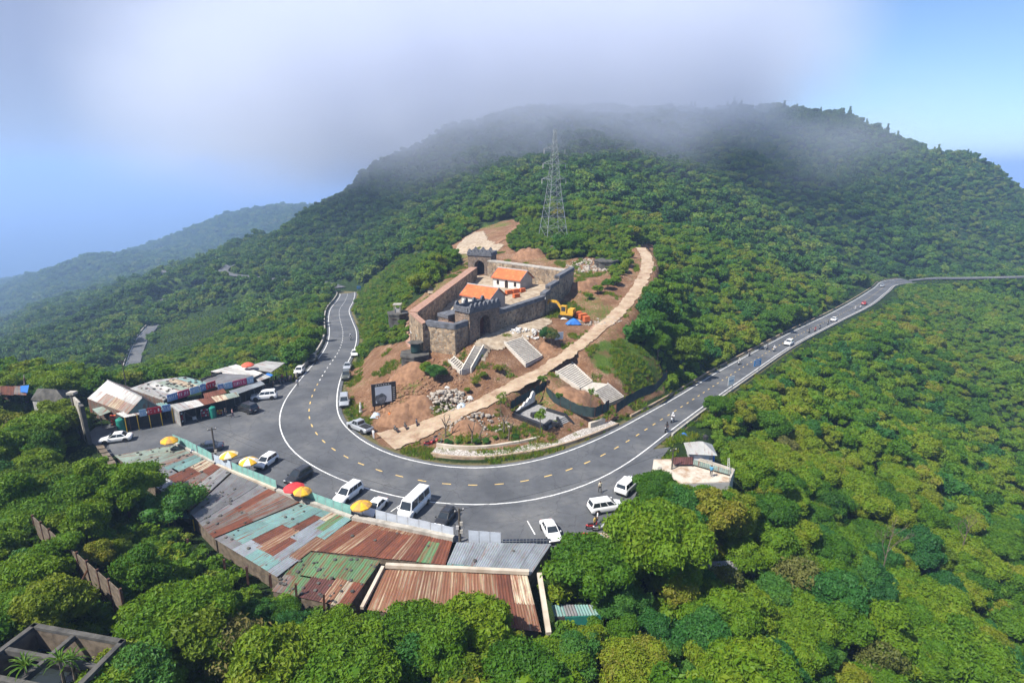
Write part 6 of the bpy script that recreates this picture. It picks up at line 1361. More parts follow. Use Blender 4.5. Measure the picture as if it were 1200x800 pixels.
for a, b2 in ((ba, sa), (bb, sb)):
    q = [a, b2]; d = b2-a; s_ = Vector((-d.y, d.x, 0)).normalized()*.2
    MB().hexa([(a.x-s_.x, a.y-s_.y, a.z-.6), (b2.x-s_.x, b2.y-s_.y, b2.z-1.2), (b2.x+s_.x, b2.y+s_.y, b2.z-1.2), (a.x+s_.x, a.y+s_.y, a.z-.6)][::-1], [(a.x-s_.x, a.y-s_.y, a.z+.45), (b2.x-s_.x, b2.y-s_.y, b2.z+.45), (b2.x+s_.x, b2.y+s_.y, b2.z+.45), (a.x+s_.x, a.y+s_.y, a.z+.45)][::-1]).build('stair_cheek', MAT['black_stone'], mon)
# net fences
MAT['net'] = plain('shade_net', (.018,.03,.03), (.03,.05,.05), 1.2, .9, .4, detail=7, dist=.1)
def net_fence(label, pts, h, zs, seed):
    w_ = [P(x, y, z) for (x, y), z in zip(pts, zs)]; f = thing('net_fence', label, 'fence', w_[0]); line = resample([tuple(p) for p in w_], 60)-np.array(w_[0])
    r = np.random.RandomState(seed); wob = np.convolve(r.randn(70), np.ones(5)/5, 'valid')[:60]*.22; o_ = offset(line, 1.0)-line; mb = MB(); vs = []
    for k, fz in enumerate((-.2,.33,.66,1.0)):
        for i in range(60): vs.append(tuple(line[i]+o_[i]*wob[i]*(.3+fz)*.8+np.array([0, 0, h*fz+(wob[(i*3) % 60]*.45 if k == 3 else 0)])))
    mb.add(vs, [(k*60+i, k*60+i+1, (k+1)*60+i+1, (k+1)*60+i) for k in range(3) for i in range(59)]); mb.build('net', MAT['net'], f, True)
    for i in range(0, 60, 8): p = line[i]; MB().tube((p[0], p[1], p[2]-.4), (p[0], p[1], p[2]+h+.15), .05, n=5).build('stake', MAT['rusty_post'], f)
net_fence('dark sagging net fence below the earth mound behind the memorial', [(640,462),(650,470),(666,478),(680,484),(694,487),(706,483),(714,478)], 1.5, [2.6,2.4,2.2,2,1.8,1.5,1.2], 1)
net_fence('dark net fence behind the white crest', [(598,478),(612,470),(628,461),(640,454)], 1.3, [2.4,2.8,3.2,3.6], 2)
net_fence('dark net fence from the lowest stairs up the verge to the woods', [(722,482),(736,472),(750,464),(764,459),(774,450),(782,441)], 1.5, [.5,.6,.6,.4,.1,-.2], 3)
# billboard
b0, b1 = P(437,481,1.2), P(465,470,2.2); d = b1-b0; bw = math.hypot(d.x, d.y)
bb_ = thing('billboard', 'dark framed billboard with a pale panel and grey portrait print', 'billboard', (b0.x, b0.y, .9), math.atan2(d.y, d.x))
BW, BH = bw, 4.0
MB().box((BW/2, .1, 1.0+BH/2), (BW, .22, BH)).build('backing', MAT['black_stone'], bb_)
pn = MB().box((BW*.47, -.03, 1.0+BH*.50), (BW*.66, .04, BH*.74)).build('print_panel', plain('print_pale', (.52,.56,.60), (.44,.48,.53), .5, .6, 0), bb_)
mdk = plain('print_dark', (.05,.055,.06), (.14,.15,.16), 1.2, .7, 0, detail=6); mgr = plain('print_grey', (.22,.23,.25), (.12,.125,.13), 1.5, .7, 0)
def flat(pts, y, mat, nm): MB().profile(pts, y-.008, y).build(nm, mat, pn)
cx_, cz_ = BW*.36, 1.0+BH*.30
flat([(cx_+.95*math.cos(a)*(1+.12*math.sin(3*a)), cz_+1.0*math.sin(a)*(1+.1*math.cos(5*a))) for a in [k*2*math.pi/22 for k in range(22)] if True][:] , -.06, mdk, 'print_shape')
flat([(cx_+.18+.52*math.cos(a), cz_-.05+.66*math.sin(a)) for a in [k*2*math.pi/16 for k in range(16)]], -.07, mgr, 'print_shape')
flat([(cx_-.2+.75*math.cos(a), cz_+.62+.26*math.sin(a)) for a in [k*2*math.pi/16 for k in range(16)]], -.08, mdk, 'print_shape')
for k in range(7): MB().box((BW*.90, -.03, 1.0+BH*(.2+.09*k)), (BW*.10, .03, .12)).build('side_lettering', MAT['plaster_grey_and_shaded'], bb_)
for k in range(6): MB().box((BW*(.2+.1*k), -.03, 1.0+BH*.94), (.22, .03, .16)).build('top_lettering', MAT['plaster_grey_and_shaded'], bb_)
for k in range(4): MB().box((BW*(.08+.28*k), .1, .3), (.16, .16, 1.8)).build('leg', MAT['rusty_post'], bb_)
# ---------------------------------------------------------------- bunkers, tanks, pavilion
def bunker(label, px, py, z, r, h, rz, slit=True, name='bunker'):
    p = P(px, py, z); k = thing(name, label, 'bunker', p, rz); pl = [(r*math.cos(math.pi*(i+.5)/3), r*math.sin(math.pi*(i+.5)/3)) for i in range(6)]
    MB().prism(pl, -2.0, h).build('wall', MAT['dark_concrete'], k); MB().prism([(x*1.08, y*1.08) for x, y in pl], h, h+.35).build('roof_slab', MAT['dark_concrete'], k)
    if slit:
        for i in range(6):
            a = math.pi*(i+1)/3; rr_ = r*math.cos(math.pi/6)+.01; o = MB().box((0, 0, 0), (.08, 1.0, .32)).build('slit', MAT['opening'], k, loc=(rr_*math.cos(a), rr_*math.sin(a), h*.66), rotz=a)
    return k
bk1 = bunker('hexagonal dark concrete bunker carrying the dark water tank below the bastion', 487, 429, 4.6, 2.9, 2.4, .1)
p = bk1.location; wt = thing('water_tank', 'dark green drum water tank on top of the bunker', 'tank', (p.x+.15, p.y+.2, p.z+2.76))
MB().lathe([(.95,0),(1.0,.4),(.97,.8),(1.0,1.2),(.97,1.6),(.9,1.75),(.35,1.95),(.02,2.0)], 16).build('shell', MAT['tank_dark'], wt, True); MB().lathe([(1.6,1.98),(1.6,2.06),(.02,2.10)], 6).build('cover_sheet', MAT['dark_concrete'], wt)
bk2 = bunker('dark concrete bunker on the green slope left of the rampart', 467, 380, 6.2, 2.5, 2.6, .3)
p = bk2.location; ls_ = thing('lookout_shelter', 'small open shelter with flat roof on top of the slope bunker', 'shelter', (p.x, p.y, p.z+2.96))
for sx in (-.7,.7):
    for sy in (-.7,.7): MB().box((sx, sy, .9), (.14, .14, 1.8)).build('post', MAT['concrete'], ls_)
MB().box((0, 0, 1.9), (1.9, 1.9, .18)).build('roof', MAT['concrete'], ls_); MB().box((0, 0, .45), (1.1, 1.1, .9)).build('plinth', MAT['plaster_grey_and_shaded'], ls_)
bunker('dark pillbox half buried in scrub above the ramp', 710, 314, 15.3, 3.2, 1.9, .4)
bunker('small weathered pillar block in the scrub below the pylon', 648, 298, 16.4, 1.1, 2.2, .2, False, 'pillar_block')
pp = P(527,308,12.3); pav = thing('watch_pavilion', 'brick watch pavilion with blue hipped roof left of the rear gate', 'pavilion', pp, -.3)
MB().box((0, 0, .2), (4.0, 3.4, 3.4)).build('brick_base', MAT['old_brick'], pav)
for sx in (-1.2,1.2):
    for sy in (-1,1): MB().box((sx, sy, 2.8), (.25, .25, 1.9)).build('post', MAT['dark_concrete'], pav)
MB().add([(-1.7,-1.5,3.7),(1.7,-1.5,3.7),(1.7,1.5,3.7),(-1.7,1.5,3.7),(-.7,0,4.7),(.7,0,4.7)], [(0,1,5,4),(1,2,5),(2,3,4,5),(3,0,4),(3,2,1,0)]).build('roof', MAT['bluep'], pav)
pg = P(516,312,11.6); cab = thing('green_cabin', 'small green cabin beside the watch pavilion', 'cabin', pg, -.2); MB().box((0, 0, .8), (1.6, 1.4, 2.4)).build('wall', MAT['tank_green'], cab); MB().box((0, 0, 2.1), (1.9, 1.7, .15)).build('roof', MAT['tank_green'], cab); MB().box((0, -.71, .8), (.7, .04, 1.7)).build('door', MAT['tank_dark'], cab)
# site clutter left of the bastion
cl = thing('site_shelter', 'makeshift shelter of tin sheets and planks between rampart and bastion', 'shelter', P(492,396,8.2))
for q_, m in ((((486,385,10.2),(498,383,10.4),(500,391,9.8),(488,394,9.6)),'pale_green'),(((480,386,9.6),(488,382,9.8),(490,388,9.4),(481,391,9.2)),'white'),(((494,389,9.8),(501,388,9.9),(501,398,9.3),(494,399,9.2)),'greyblue')): sheet(cl, q3(*q_), m)
posts(cl, q3((487,393,9.6),(499,391,9.8),(481,391,9.2),(494,399,9.2)), 9.4, 6.0)
drape('brick_walk', [(p.x, p.y) for p in [on_ground(x, y) for x, y in [(470,382),(478,378),(484,398),(500,402),(500,412),(478,408)]]], 'brick_top', .14, .4, jag=.5)
for px, py, w_, d_, mt, lb in ((505,402,3.0,.9,'plaster','stack of pale planks lying beside the bunker tank'),(490,401,1.6,1.2,'orange','stack of orange boards behind the bunker')):
    p = on_ground(px, py); s_ = thing('plank_stack', lb, 'planks', p, .2)
    for k in range(4): MB().box((rng.uniform(-.1,.1), 0, .1+.12*k), (w_, d_*.9, .10)).build('plank', MAT[mt], s_)
# ---------------------------------------------------------------- building site right of the fort
ep = on_ground(664,372); ex = thing('excavator', 'yellow excavator with dark cab working below the right wall', 'excavator', (ep.x, ep.y, ep.z), 2.75)
MAT['digger'] = plain('digger_yellow', (.62,.34,.03), (.45,.25,.03), 2, .5, 0)
for s_ in (-1, 1):
    tr = MB().profile([(-1.5,.1),(-1.2,0),(1.2,0),(1.5,.1),(1.6,.4),(1.4,.72),(-1.4,.72),(-1.6,.4)], s_*.95-.25, s_*.95+.25).build('track', MAT['rubber'], ex)
    for k in range(4): MB().lathe([(.02,-.28),(.2,-.28),(.2,.28),(.02,.28)], 10, (-1.05+.7*k, s_*.95, .36), 'y').build('roller', MAT['trim'], tr)
MB().prism([(-1.7,-1.2),(1.2,-1.2),(1.2,1.2),(-1.7,1.2)], .75, 1.15).build('turntable', MAT['digger'], ex); MB().box((-1.1, 0, 1.6), (1.3, 2.3, .95), 0, .9).build('engine_cover', MAT['digger'], ex)
cb_ = MB().box((.45, .65, 1.95), (1.35, 1.05, 1.65), 0, .9).build('cab', MAT['digger'], ex); MB().box((1.10, .65, 2.1), (.06, .85, 1.1)).build('window', MAT['glass'], cb_); MB().box((.45, 1.16, 2.1), (.95, .04, 1.0)).build('window', MAT['glass'], cb_); MB().box((.45, .14, 2.1), (.95, .04, 1.0)).build('window', MAT['glass'], cb_)
def arm(pts, w0, w1, nm):
    mb = MB()
    for (a, b2) in zip(pts[:-1], pts[1:]):
        d = Vector(b2)-Vector(a); n_ = Vector((-d.z, 0, d.x)).normalized(); mb.hexa([(a[0]-n_.x*w0, -.62, a[2]-n_.z*w0), (b2[0]-n_.x*w1, -.62, b2[2]-n_.z*w1), (b2[0]-n_.x*w1, -.22, b2[2]-n_.z*w1), (a[0]-n_.x*w0, -.22, a[2]-n_.z*w0)], [(a[0]+n_.x*w0, -.62, a[2]+n_.z*w0), (b2[0]+n_.x*w1, -.62, b2[2]+n_.z*w1), (b2[0]+n_.x*w1, -.22, b2[2]+n_.z*w1), (a[0]+n_.x*w0, -.22, a[2]+n_.z*w0)])
    return mb.build(nm, MAT['digger'], ex)
arm([(.9,0,1.2),(2.4,0,3.2),(4.4,0,3.4)], .28, .22, 'boom'); arm([(4.2,0,3.6),(5.2,0,1.4)], .2, .14, 'stick'); MB().profile([(4.9,1.5),(5.5,1.3),(5.6,.6),(5.1,.35),(4.6,.6),(4.75,.8),(5.1,.75)], -.85, .0).build('bucket', MAT['trim'], ex); MB().tube((1.3,-.42,1.9), (2.9,-.42,3.0), .08, n=8).build('ram', MAT['rim'], ex)
def tarp(label, px, py, w_, d_, h_, mat, seed, cat='tarpaulin'):
    p = on_ground(px, py); r = np.random.RandomState(seed); mb = MB(); N = 9; vs = []
    for j in range(N):
        for i in range(N):
            u, v = i/(N-1)*2-1, j/(N-1)*2-1; e = max(abs(u), abs(v)); vs.append((u*w_/2*(1+.1*r.randn()*e), v*d_/2*(1+.1*r.randn()*e), max(.03, h_*(1-e**2.2)*(.8+.35*r.rand())) if e < .99 else .02))
    mb.add(vs, [(j*N+i, j*N+i+1, (j+1)*N+i+1, (j+1)*N+i) for j in range(N-1) for i in range(N-1)]); o = mb.build('tarpaulin', MAT[mat], None, True, (p.x, p.y, p.z)); tag(o, label, cat)
tarp('bright blue tarpaulin heaped beside the orange brick stacks', 672, 380, 2.9, 2.2, 1.1, 'bluep', 1); tarp('crumpled pale blue tarpaulin at the end of the stone heap', 541, 478, 1.6, 1.2, .8, 'fence_pale', 2); tarp('pale blue sheet lying below the billboard', 441, 489, 1.7, 1.3, .8, 'fence_pale', 3); tarp('white sheet on the stone heap by the ramp', 551, 468, 1.1, .9, .6, 'stone_white', 4); tarp('small white sheet on the earth slope above the stone heap', 524, 455, .9, .6, .3, 'stone_white', 5); tarp('white cement sheet on the ground beside the dusty tree', 661, 374, 1.5, 1.0, .35, 'stone_white', 6); tarp('bright blue tarpaulin on the grass above the hip roofed hut', 801, 511, 1.3, .9, .5, 'bluep', 7)
for px, py, w_, lb in ((677,372,1.6,'orange brick stack nearest the excavator'),(683,374,1.7,'orange brick stack in the middle beside the blue tarpaulin'),(687,377,1.3,'low orange brick stack nearest the ramp')): pallet(lb, px, py, w_, 1.1, 1.15, .4)
for px, py, w_, lb in ((596,345,1.5,'orange brick stack against the shaded gable in the courtyard'),(604,344,1.8,'wide orange brick stack in the courtyard'),(612,343,1.4,'orange brick stack beside the white house'),(605,349,1.6,'front orange brick stack near the wall')): pallet(lb, px, py, w_, 1.0, .9, .6)
drape('brick_rubble', [(p.x, p.y) for p in [on_ground(x, y) for x, y in [(686,391),(697,381),(700,384),(694,391),(688,392)]]], 'brick_top', .15, .4, jag=.6)
tp_ = on_ground(639,371); o = MB().tube((0, 0, -.3), (0, 0, 4.2), .14, .11, n=8); ps = thing('site_pole', 'dark pole with pale lamp head by the right wall', 'pole', tp_); o.build('shaft', MAT['pole_wood'], ps); MB().box((-.25, 0, 4.0), (.5, .3, .5)).build('lamp_head', MAT['plaster'], ps)
bd = on_ground(655,402); nb = thing('notice_board', 'blank pale board standing in the dusty bush beside the upper stairs', 'board', bd, .5); MB().box((0, 0, 1.5), (2.0, .08, 1.5)).build('panel', MAT['fence_grey'], nb)
for s_ in (-.8,.8): MB().box((s_, .08, .7), (.08, .08, 1.6)).build('post', MAT['rusty_post'], nb)
# stone heaps and loose rock (too many to count)
def stones(name, label, centre, rx, ry, hh, n_, size, mat, seed, heap=True):
    r = np.random.RandomState(seed); mb = MB(); ico = [(0,0,1),(.89,0,.45),(.28,.85,.45),(-.72,.53,.45),(-.72,-.53,.45),(.28,-.85,.45),(.72,.53,-.45),(-.28,.85,-.45),(-.89,0,-.45),(-.28,-.85,-.45),(.72,-.53,-.45),(0,0,-1)]
    fc = [(0,1,2),(0,2,3),(0,3,4),(0,4,5),(0,5,1),(1,6,2),(2,7,3),(3,8,4),(4,9,5),(5,10,1),(2,6,7),(3,7,8),(4,8,9),(5,9,10),(1,10,6),(6,11,7),(7,11,8),(8,11,9),(9,11,10),(10,11,6)]
    a = r.rand(n_)*6.28; q = np.sqrt(r.rand(n_)); X = centre[0]+rx*q*np.cos(a); Y = centre[1]+ry*q*np.sin(a); Z = height(X, Y)+(hh*(1-q**2) if heap else 0)*(.6+.4*r.rand(n_))
    for k in range(n_):
        s_ = size*(.5+r.rand()**2*1.2); sc_ = s_*(.7+.5*r.rand(3)); ca, sa_ = math.cos(a[k]*3), math.sin(a[k]*3); vs = []
        for v in ico:
            j = .8+.4*r.rand(); x, y, z = v[0]*sc_[0]*j, v[1]*sc_[1]*j, v[2]*sc_[2]*.8*j; vs.append((X[k]-centre[0]+x*ca-y*sa_, Y[k]-centre[1]+x*sa_+y*ca, Z[k]-centre[2]+z+s_*.2))
        mb.add(vs, fc)
    o = mb.build(name, MAT[mat], None, False, centre); tag(o, label, kind='stuff')
c_ = on_ground(524,472); stones('stone_heap_rubble', 'heap of pale broken stone beside the ramp', c_, 4.2, 2.6, 1.0, 210, .30, 'rubble', 1)
c_ = on_ground(560,500); stones('loose_rubble', 'loose stones behind the low pavement wall', c_, 5.5, 2.6, .5, 120, .26, 'rubble', 2)
c_ = on_ground(690,312); stones('loose_rubble', 'spread of pale stone right of the fort', c_, 6.5, 6.0, .4, 170, .36, 'rubble', 3, False)
c_ = on_ground(702,378); stones('loose_rubble', 'stones lying along the ramp below the excavator', c_, 5.0, 2.4, .3, 90, .25, 'rubble', 4, False)
c_ = on_ground(620,390); stones('loose_rubble', 'pale stones on the gate forecourt edge', c_, 5.0, 1.8, .5, 90, .28, 'stone_white', 5)
c_ = on_ground(470,470); stones('loose_rubble', 'brown rocks in the cut bank behind the billboard', c_, 5.0, 5.0, .3, 130, .35, 'earth', 6, False)
c_ = on_ground(510,440); stones('loose_rubble', 'clods and stones on the bank under the bunker', c_, 7, 5, .1, 150, .25, 'earth', 7, False)
c_ = on_ground(500,452); stones('loose_rubble', 'scattered clods on the bare fort slope', c_, 14, 9, .0, 240, .18, 'earth', 8, False)
def mound(label, px, py, rx, ry, h_, seed, mat='earth'):
    c = on_ground(px, py); N = 22; r = np.random.RandomState(seed); mb = MB(); vs = []
    U, V_ = np.meshgrid(np.linspace(-1, 1, N), np.linspace(-1, 1, N)); X = c.x+U.ravel()*rx; Y = c.y+V_.ravel()*ry; q = np.clip(1-np.hypot(U, V_).ravel(), 0, 1)
    Z = height(X, Y)-.25+h_*sstep(q*1.5)*(.75+.5*vnoise(X, Y, 1.3, seed))+.3*(vnoise(X, Y, .7, seed+1)-.4)*(q > 0)*1.0
    mb.add([(a-c.x, b2-c.y, z-c.z) for a, b2, z in zip(X, Y, Z)], [(j*N+i, j*N+i+1, (j+1)*N+i+1, (j+1)*N+i) for j in range(N-1) for i in range(N-1)]); o = mb.build('earth_mound', MAT[mat], None, True, c); tag(o, label, 'mound')
mound('brown earth mound between the billboard and the ramp foot', 465, 490, 4.2, 2.8, 1.5, 1); mound('earth mound beside the stone heap', 490, 478, 3.6, 3.0, 1.4, 2); mound('earth bank stub behind the low pavement wall', 548, 505, 3.6, 2.2, 1.3, 3); mound('big brown earth mound behind the back wall', 620, 300, 6, 5, 2.2, 4); mound('earth mound right of the fort corner', 684, 338, 5, 4, 1.8, 5); mound('earth heap by the upper stair foot', 642, 408, 2.2, 1.8, .8, 6); mound('earth mound above the net fence', 676, 466, 4.6, 3.4, 1.1, 7); mound('earth bank under the hexagonal bunker', 480, 440, 4.5, 3.2, 1.6, 8)
st_ = on_ground(423,484); sta = thing('statue', 'small white statue standing on the verge left of the billboard', 'statue', st_); MB().lathe([(.3,0),(.3,.5),(.22,.55)], 8).build('pedestal', MAT['stone_white'], sta); MB().lathe([(.26,.5),(.22,1.0),(.26,1.4),(.12,1.62),(.14,1.78),(.1,1.95),(.01,2.0)], 10).build('figure', MAT['stone_white'], sta, True)
# ---------------------------------------------------------------- pylon
py_ = on_ground(648,279); pyl = thing('transmission_pylon', 'tall galvanised steel lattice pylon on the hill behind the fort', 'pylon', (py_.x, py_.y, py_.z), .35)
MAT['pylon'] = plain('pylon_steel', (.25,.275,.285), (.19,.21,.22), 1, .6, 0, metal=.1)
Hh = 33.5
def hw_(z): return float(np.interp(z, [0, 15, 24, Hh-1], [3.7, 1.75, 1.0, .35]))
lev = [0, 3.6, 6.8, 9.6, 12.2, 14.6, 16.8, 18.8, 20.6, 22.3, 24, 25.7, 27.4, 29, 30.6, 32.2, Hh]
for sx, sy in ((1,1),(1,-1),(-1,-1),(-1,1)):
    mb = MB()
    for a, b2 in zip(lev[:-1], lev[1:]): mb.tube((sx*hw_(a), sy*hw_(a), a-(.8 if a == 0 else 0)), (sx*hw_(b2), sy*hw_(b2), b2), .10 if a < 15 else .07, n=4)
    mb.build('leg', MAT['pylon'], pyl)
for k in range(4):
    mb = MB(); ca = [((1,1),(1,-1)),((1,-1),(-1,-1)),((-1,-1),(-1,1)),((-1,1),(1,1))][k]
    for a, b2 in zip(lev[:-1], lev[1:]):
        p_, q_ = ca; f = lambda c, z: (c[0]*hw_(z), c[1]*hw_(z), z)
        mb.tube(f(p_, a), f(q_, b2), .04, n=4); mb.tube(f(q_, a), f(p_, b2), .04, n=4); mb.tube(f(p_, b2), f(q_, b2), .04, n=4)
    mb.build('bracing', MAT['pylon'], pyl)
for z, ln_ in ((18.5, 4.2), (23.2, 3.9), (27.6, 3.6)):
    for s_ in (-1, 1):
        mb = MB(); w_ = hw_(z); tip = (s_*ln_, 0, z+.2)
        for yy in (-w_, w_): mb.tube((s_*w_, yy, z), tip, .06, n=4); mb.tube((s_*w_, yy, z+1.2), tip, .05, n=4)
        for q_ in (.35,.7): mb.tube((s_*(w_+(ln_-w_)*q_), -w_*(1-q_), z), (s_*(w_+(ln_-w_)*q_), w_*(1-q_), z+1.2*(1-q_)), .04, n=4)
        a_ = mb.build('cross_arm', MAT['pylon'], pyl); MB().tube(tip, (tip[0], 0, z-1.3), .09, n=6).build('insulator_string', MAT['stone_white'], a_)
# ---------------------------------------------------------------- road signs
def roadsign(label, px, py, w_, h_, mat, lines, zb=None):
    p = road_pt(px, py); s_ = thing('road_sign', label, 'road sign', p, .55)
    for q_ in (-.35,.35): MB().tube((q_*w_, 0, -.6), (q_*w_, 0, 2.0+h_), .05, n=6).build('post', MAT['steel'], s_)
    pl = MB().box((0, -.08, 2.0+h_/2), (w_, .05, h_)).build('panel', MAT[mat], s_)
    for k in range(lines): MB().box((0, -.112, 2.0+h_*(k+.7)/(lines+.4)), (w_*(.75-.15*(k % 2)), .012, h_*.10)).build('lettering', MAT['sign_white' if mat != 'sign_white' else 'sign_blue'], pl)
MAT['sign_bright'] = plain('sign_bright_blue', (.05,.28,.62), (.05,.24,.55), 1, .4, 0)
roadsign('blue direction sign with white lines beside the straight road', 886, 437.5, 2.6, 1.7, 'sign_bright', 3); roadsign('white road sign at the curve exit beside the flat crowned tree', 855, 461, 1.9, 1.9, 'sign_white', 1); roadsign('small blue road sign at the top of the left branch', 421, 343, 2.0, 1.4, 'sign_bright', 1)
# ---------------------------------------------------------------- hut and terrace on the right
hp = P(819,541,-.6); hut = thing('hip_roofed_hut', 'small grey hut with white hip roof beside the road', 'hut', hp, -.12)
MB().box((0, 0, .9), (3.2, 2.8, 2.4)).build('wall', MAT['plaster_grey_and_shaded'], hut); MB().add([(-2.1,-1.9,2.1),(2.1,-1.9,2.1),(2.1,1.9,2.1),(-2.1,1.9,2.1),(-.25,0,3.35),(.25,0,3.35)], [(0,1,5,4),(1,2,5),(2,3,4,5),(3,0,4),(3,2,1,0)]).build('roof', TIN['white'], hut); MB().box((0, -1.42, 1.0), (2.2, .05, 1.5)).build('shutter', MAT['fence_grey'], hut)
MB().lathe([(.4,3.2),(.42,3.7),(.1,3.9),(.01,3.92)], 8, (.9, 1.2, 0)).build('roof_tank', MAT['trim'], hut)
tc4 = q3((766,538,.4),(814,537,.4),(860,552,.4),(855,564,.2),(800,566,.2),(763,560,.2)); ter = thing('terrace_building', 'flat concrete roof terrace with brown stains beside the right end of the bend', 'building', (tc4[0].x, tc4[0].y, -2.5))
MAT['stained'] = plain('stained_concrete', (.47,.42,.35), (.27,.17,.10), .9, .9, .2, detail=9, lo=.45, hi=.70); slab(ter, tc4, .25, 'stained', 'roof_slab')
for i in range(6): wallp(ter, tc4[i].lerp(tc4[3], .02), tc4[(i+1) % 6].lerp(tc4[3], .02), -4.5, .1, .1, 'plaster_grey_and_shaded')
for a, b2 in ((1,2),(2,3)): wallp(ter, tc4[a], tc4[b2], .3, .75, .75, 'concrete', 'parapet', .25)
sheet(ter, q3((787,535.5,.9),(812,535,.9),(812,544,.75),(789,544,.75)), 'darkred', name='awning_sheet'); sheet(ter, q3((813,538,.85),(857,551,.85),(856,556,.7),(812,544,.7)), 'pale_green', name='awning_sheet')
posts(ter, q3((787,535.5,.9),(789,544,.75),(812,544,.75),(857,551,.85)), .75, .3, .04)
wk = MB(); lw = thing('leaning_wall', 'low leaning brick wall at the terrace corner by the road', 'wall', P(768,562,-.1)); MB().box((0, 0, .5), (3.4, .35, 1.3), .95).build('brickwork', MAT['brick_top'], lw); MB().box((0, 0, 1.2), (3.5, .45, .12), .95).build('coping', MAT['concrete'], lw)
drum('small blue water drum between hut and terrace', 834, 541, .38, 1.2, 'bluep', base=-.3); o = P(854,552,.5); lt = thing('ladder', 'white ladder leaning at the terrace end', 'ladder', o, .3)
for s_ in (-.2,.2): MB().tube((s_, 0, 0), (s_*.5, .3, 1.9), .04, n=5).build('rail', MAT['stone_white'], lt)
for k in range(5): MB().tube((-.18+.02*k, .06*k, .3+.32*k), (.18-.02*k, .06*k, .3+.32*k), .025, n=5).build('rung', MAT['stone_white'], lt)
person('person in blue standing on the roof terrace', P(833,558,.4), 1.0, 'stand', (.10,.32,.50))
for px, py, lb in ((842,666,'bluish tin roof glimpsed between the trees below the terrace'),):
    h_ = thing('tin_roofed_hut', lb, 'hut', P(px, py, -7.2)); c4 = q3((px-24, py-8,-4.4),(px+20,py-10,-4.4),(px+24,py+8,-4.7),(px-22,py+8,-4.7))
    for k in range(4): sheet(h_, [c4[0].lerp(c4[1], k/4), c4[0].lerp(c4[1], (k+1)/4), c4[3].lerp(c4[2], (k+1)/4), c4[3].lerp(c4[2], k/4)], ('greyblue','pale','greyblue','grey')[k])
    for i in range(4): wallp(h_, c4[i].lerp(c4[(i+2) % 4], .05), c4[(i+1) % 4].lerp(c4[(i+3) % 4], .05), -8.0, -4.8, -4.8, 'dirty')
ts = thing('teal_shed', 'sunken teal shed beside the striped corrugated roof', 'shed', P(672,742,-3.6)); c4 = q3((646,708,-1.6),(700,708,-1.6),(706,720,-1.9),(650,722,-1.9))
MAT['teal_wall'] = plain('teal_wall', (.02,.16,.13), (.015,.11,.09), 1.2, .7, .1)
wallp(ts, P(662,722,-1.9), P(706,720,-1.9), -5, -1.95, -1.95, 'teal_wall'); wallp(ts, P(650,722,-1.9), P(662,722,-1.9), -5, -1.95, -1.95, 'interior_shade'); wallp(ts, c4[1], c4[2], -5, -1.7, -1.95, 'teal_wall')
for k in range(4): sheet(ts, [c4[0].lerp(c4[1], k/4), c4[0].lerp(c4[1], (k+1)/4), c4[3].lerp(c4[2], (k+1)/4), c4[3].lerp(c4[2], k/4)], ('teal','grey','teal','teal')[k])
dirt = drape('dirt_patch', [P2(x, y, 0) for x, y in [(668,632),(690,624),(715,622),(738,606),(742,622),(728,648),(690,656),(655,650)]], 'paving', .13, .4, jag=.8)
tarp('red brown tarpaulin on the dirt patch behind the white saloon', 689, 631, 2.0, 1.3, .6, 'redp', 8); tarp('turquoise tarpaulin beside the red brown one', 703, 632, 1.1, .8, .5, 'fence_teal', 9)
tq_ = thing('turquoise_shelter', 'small turquoise roofed shelter below the round tree by the grey roof', 'shelter', P(205,612,-2.6)); c4 = q3((180,592,-.3),(222,589,-.3),(226,608,-.6),(196,606,-.6))
for k in range(3): sheet(tq_, [c4[0].lerp(c4[1], k/3), c4[0].lerp(c4[1], (k+1)/3), c4[3].lerp(c4[2], (k+1)/3), c4[3].lerp(c4[2], k/3)], 'teal')
posts(tq_, c4, -.6, -4, .07, 'yellowp')
# ---------------------------------------------------------------- lower left: board fence and sunken tank
fe0, fe1 = P(147,719,4.2), P(44,628,3.4)
bf = thing('board_fence', 'long weathered board fence running down the near left hillside', 'fence', fe0); d = fe1-fe0; n_ = 9
for i in range(n_):
    a, b2 = d*(i/n_), d*((i+1)/n_); m2 = (a+b2)/2; dd = b2-a
    for k in range(3): MB().box((0, 0, .42+.78*k), (dd.length-.08, .08, .75)).build('board', MAT['old_boards'], bf, loc=(m2.x, m2.y, m2.z+rng.uniform(-.03,.03)), rotz=math.atan2(d.y, d.x))
for i in range(n_+1): a = d*(i/n_); MB().box((a.x, a.y, a.z+.9), (.2, .2, 3.4), math.atan2(d.y, d.x)).build('post', MAT['rusty_post'], bf)
for i in (3, 5, 7):
    a = d*(i/n_); nn_ = Vector((d.y, -d.x, 0)).normalized()*(1.6); nn_ = nn_ if nn_.x < 0 else -nn_; MB().tube((a.x+nn_.x, a.y+nn_.y, a.z-.4), (a.x, a.y, a.z+1.7), .09, n=6).build('brace', MAT['rusty_post'], bf)
zt = 6.0; tk = thing('sunken_tank', 'roofless concrete water tank divided by cross beams in the near corner', 'tank', P(60,772,zt))
cR, cT, cL, cB = P(143,752,zt), P(40,733,zt), P(-34,788,zt), P(84,812,zt)
def tbeam(a, b2, w_, h_, nm, z=0, mat='dark_concrete'):
    a, b2 = Vector(a)-tk.location, Vector(b2)-tk.location; dd = b2-a; m2 = (a+b2)/2; return MB().box((0, 0, 0), (dd.length+w_*.8, w_, h_)).build(nm, MAT[mat], tk, loc=(m2.x, m2.y, m2.z+z-h_/2), rotz=math.atan2(dd.y, dd.x))
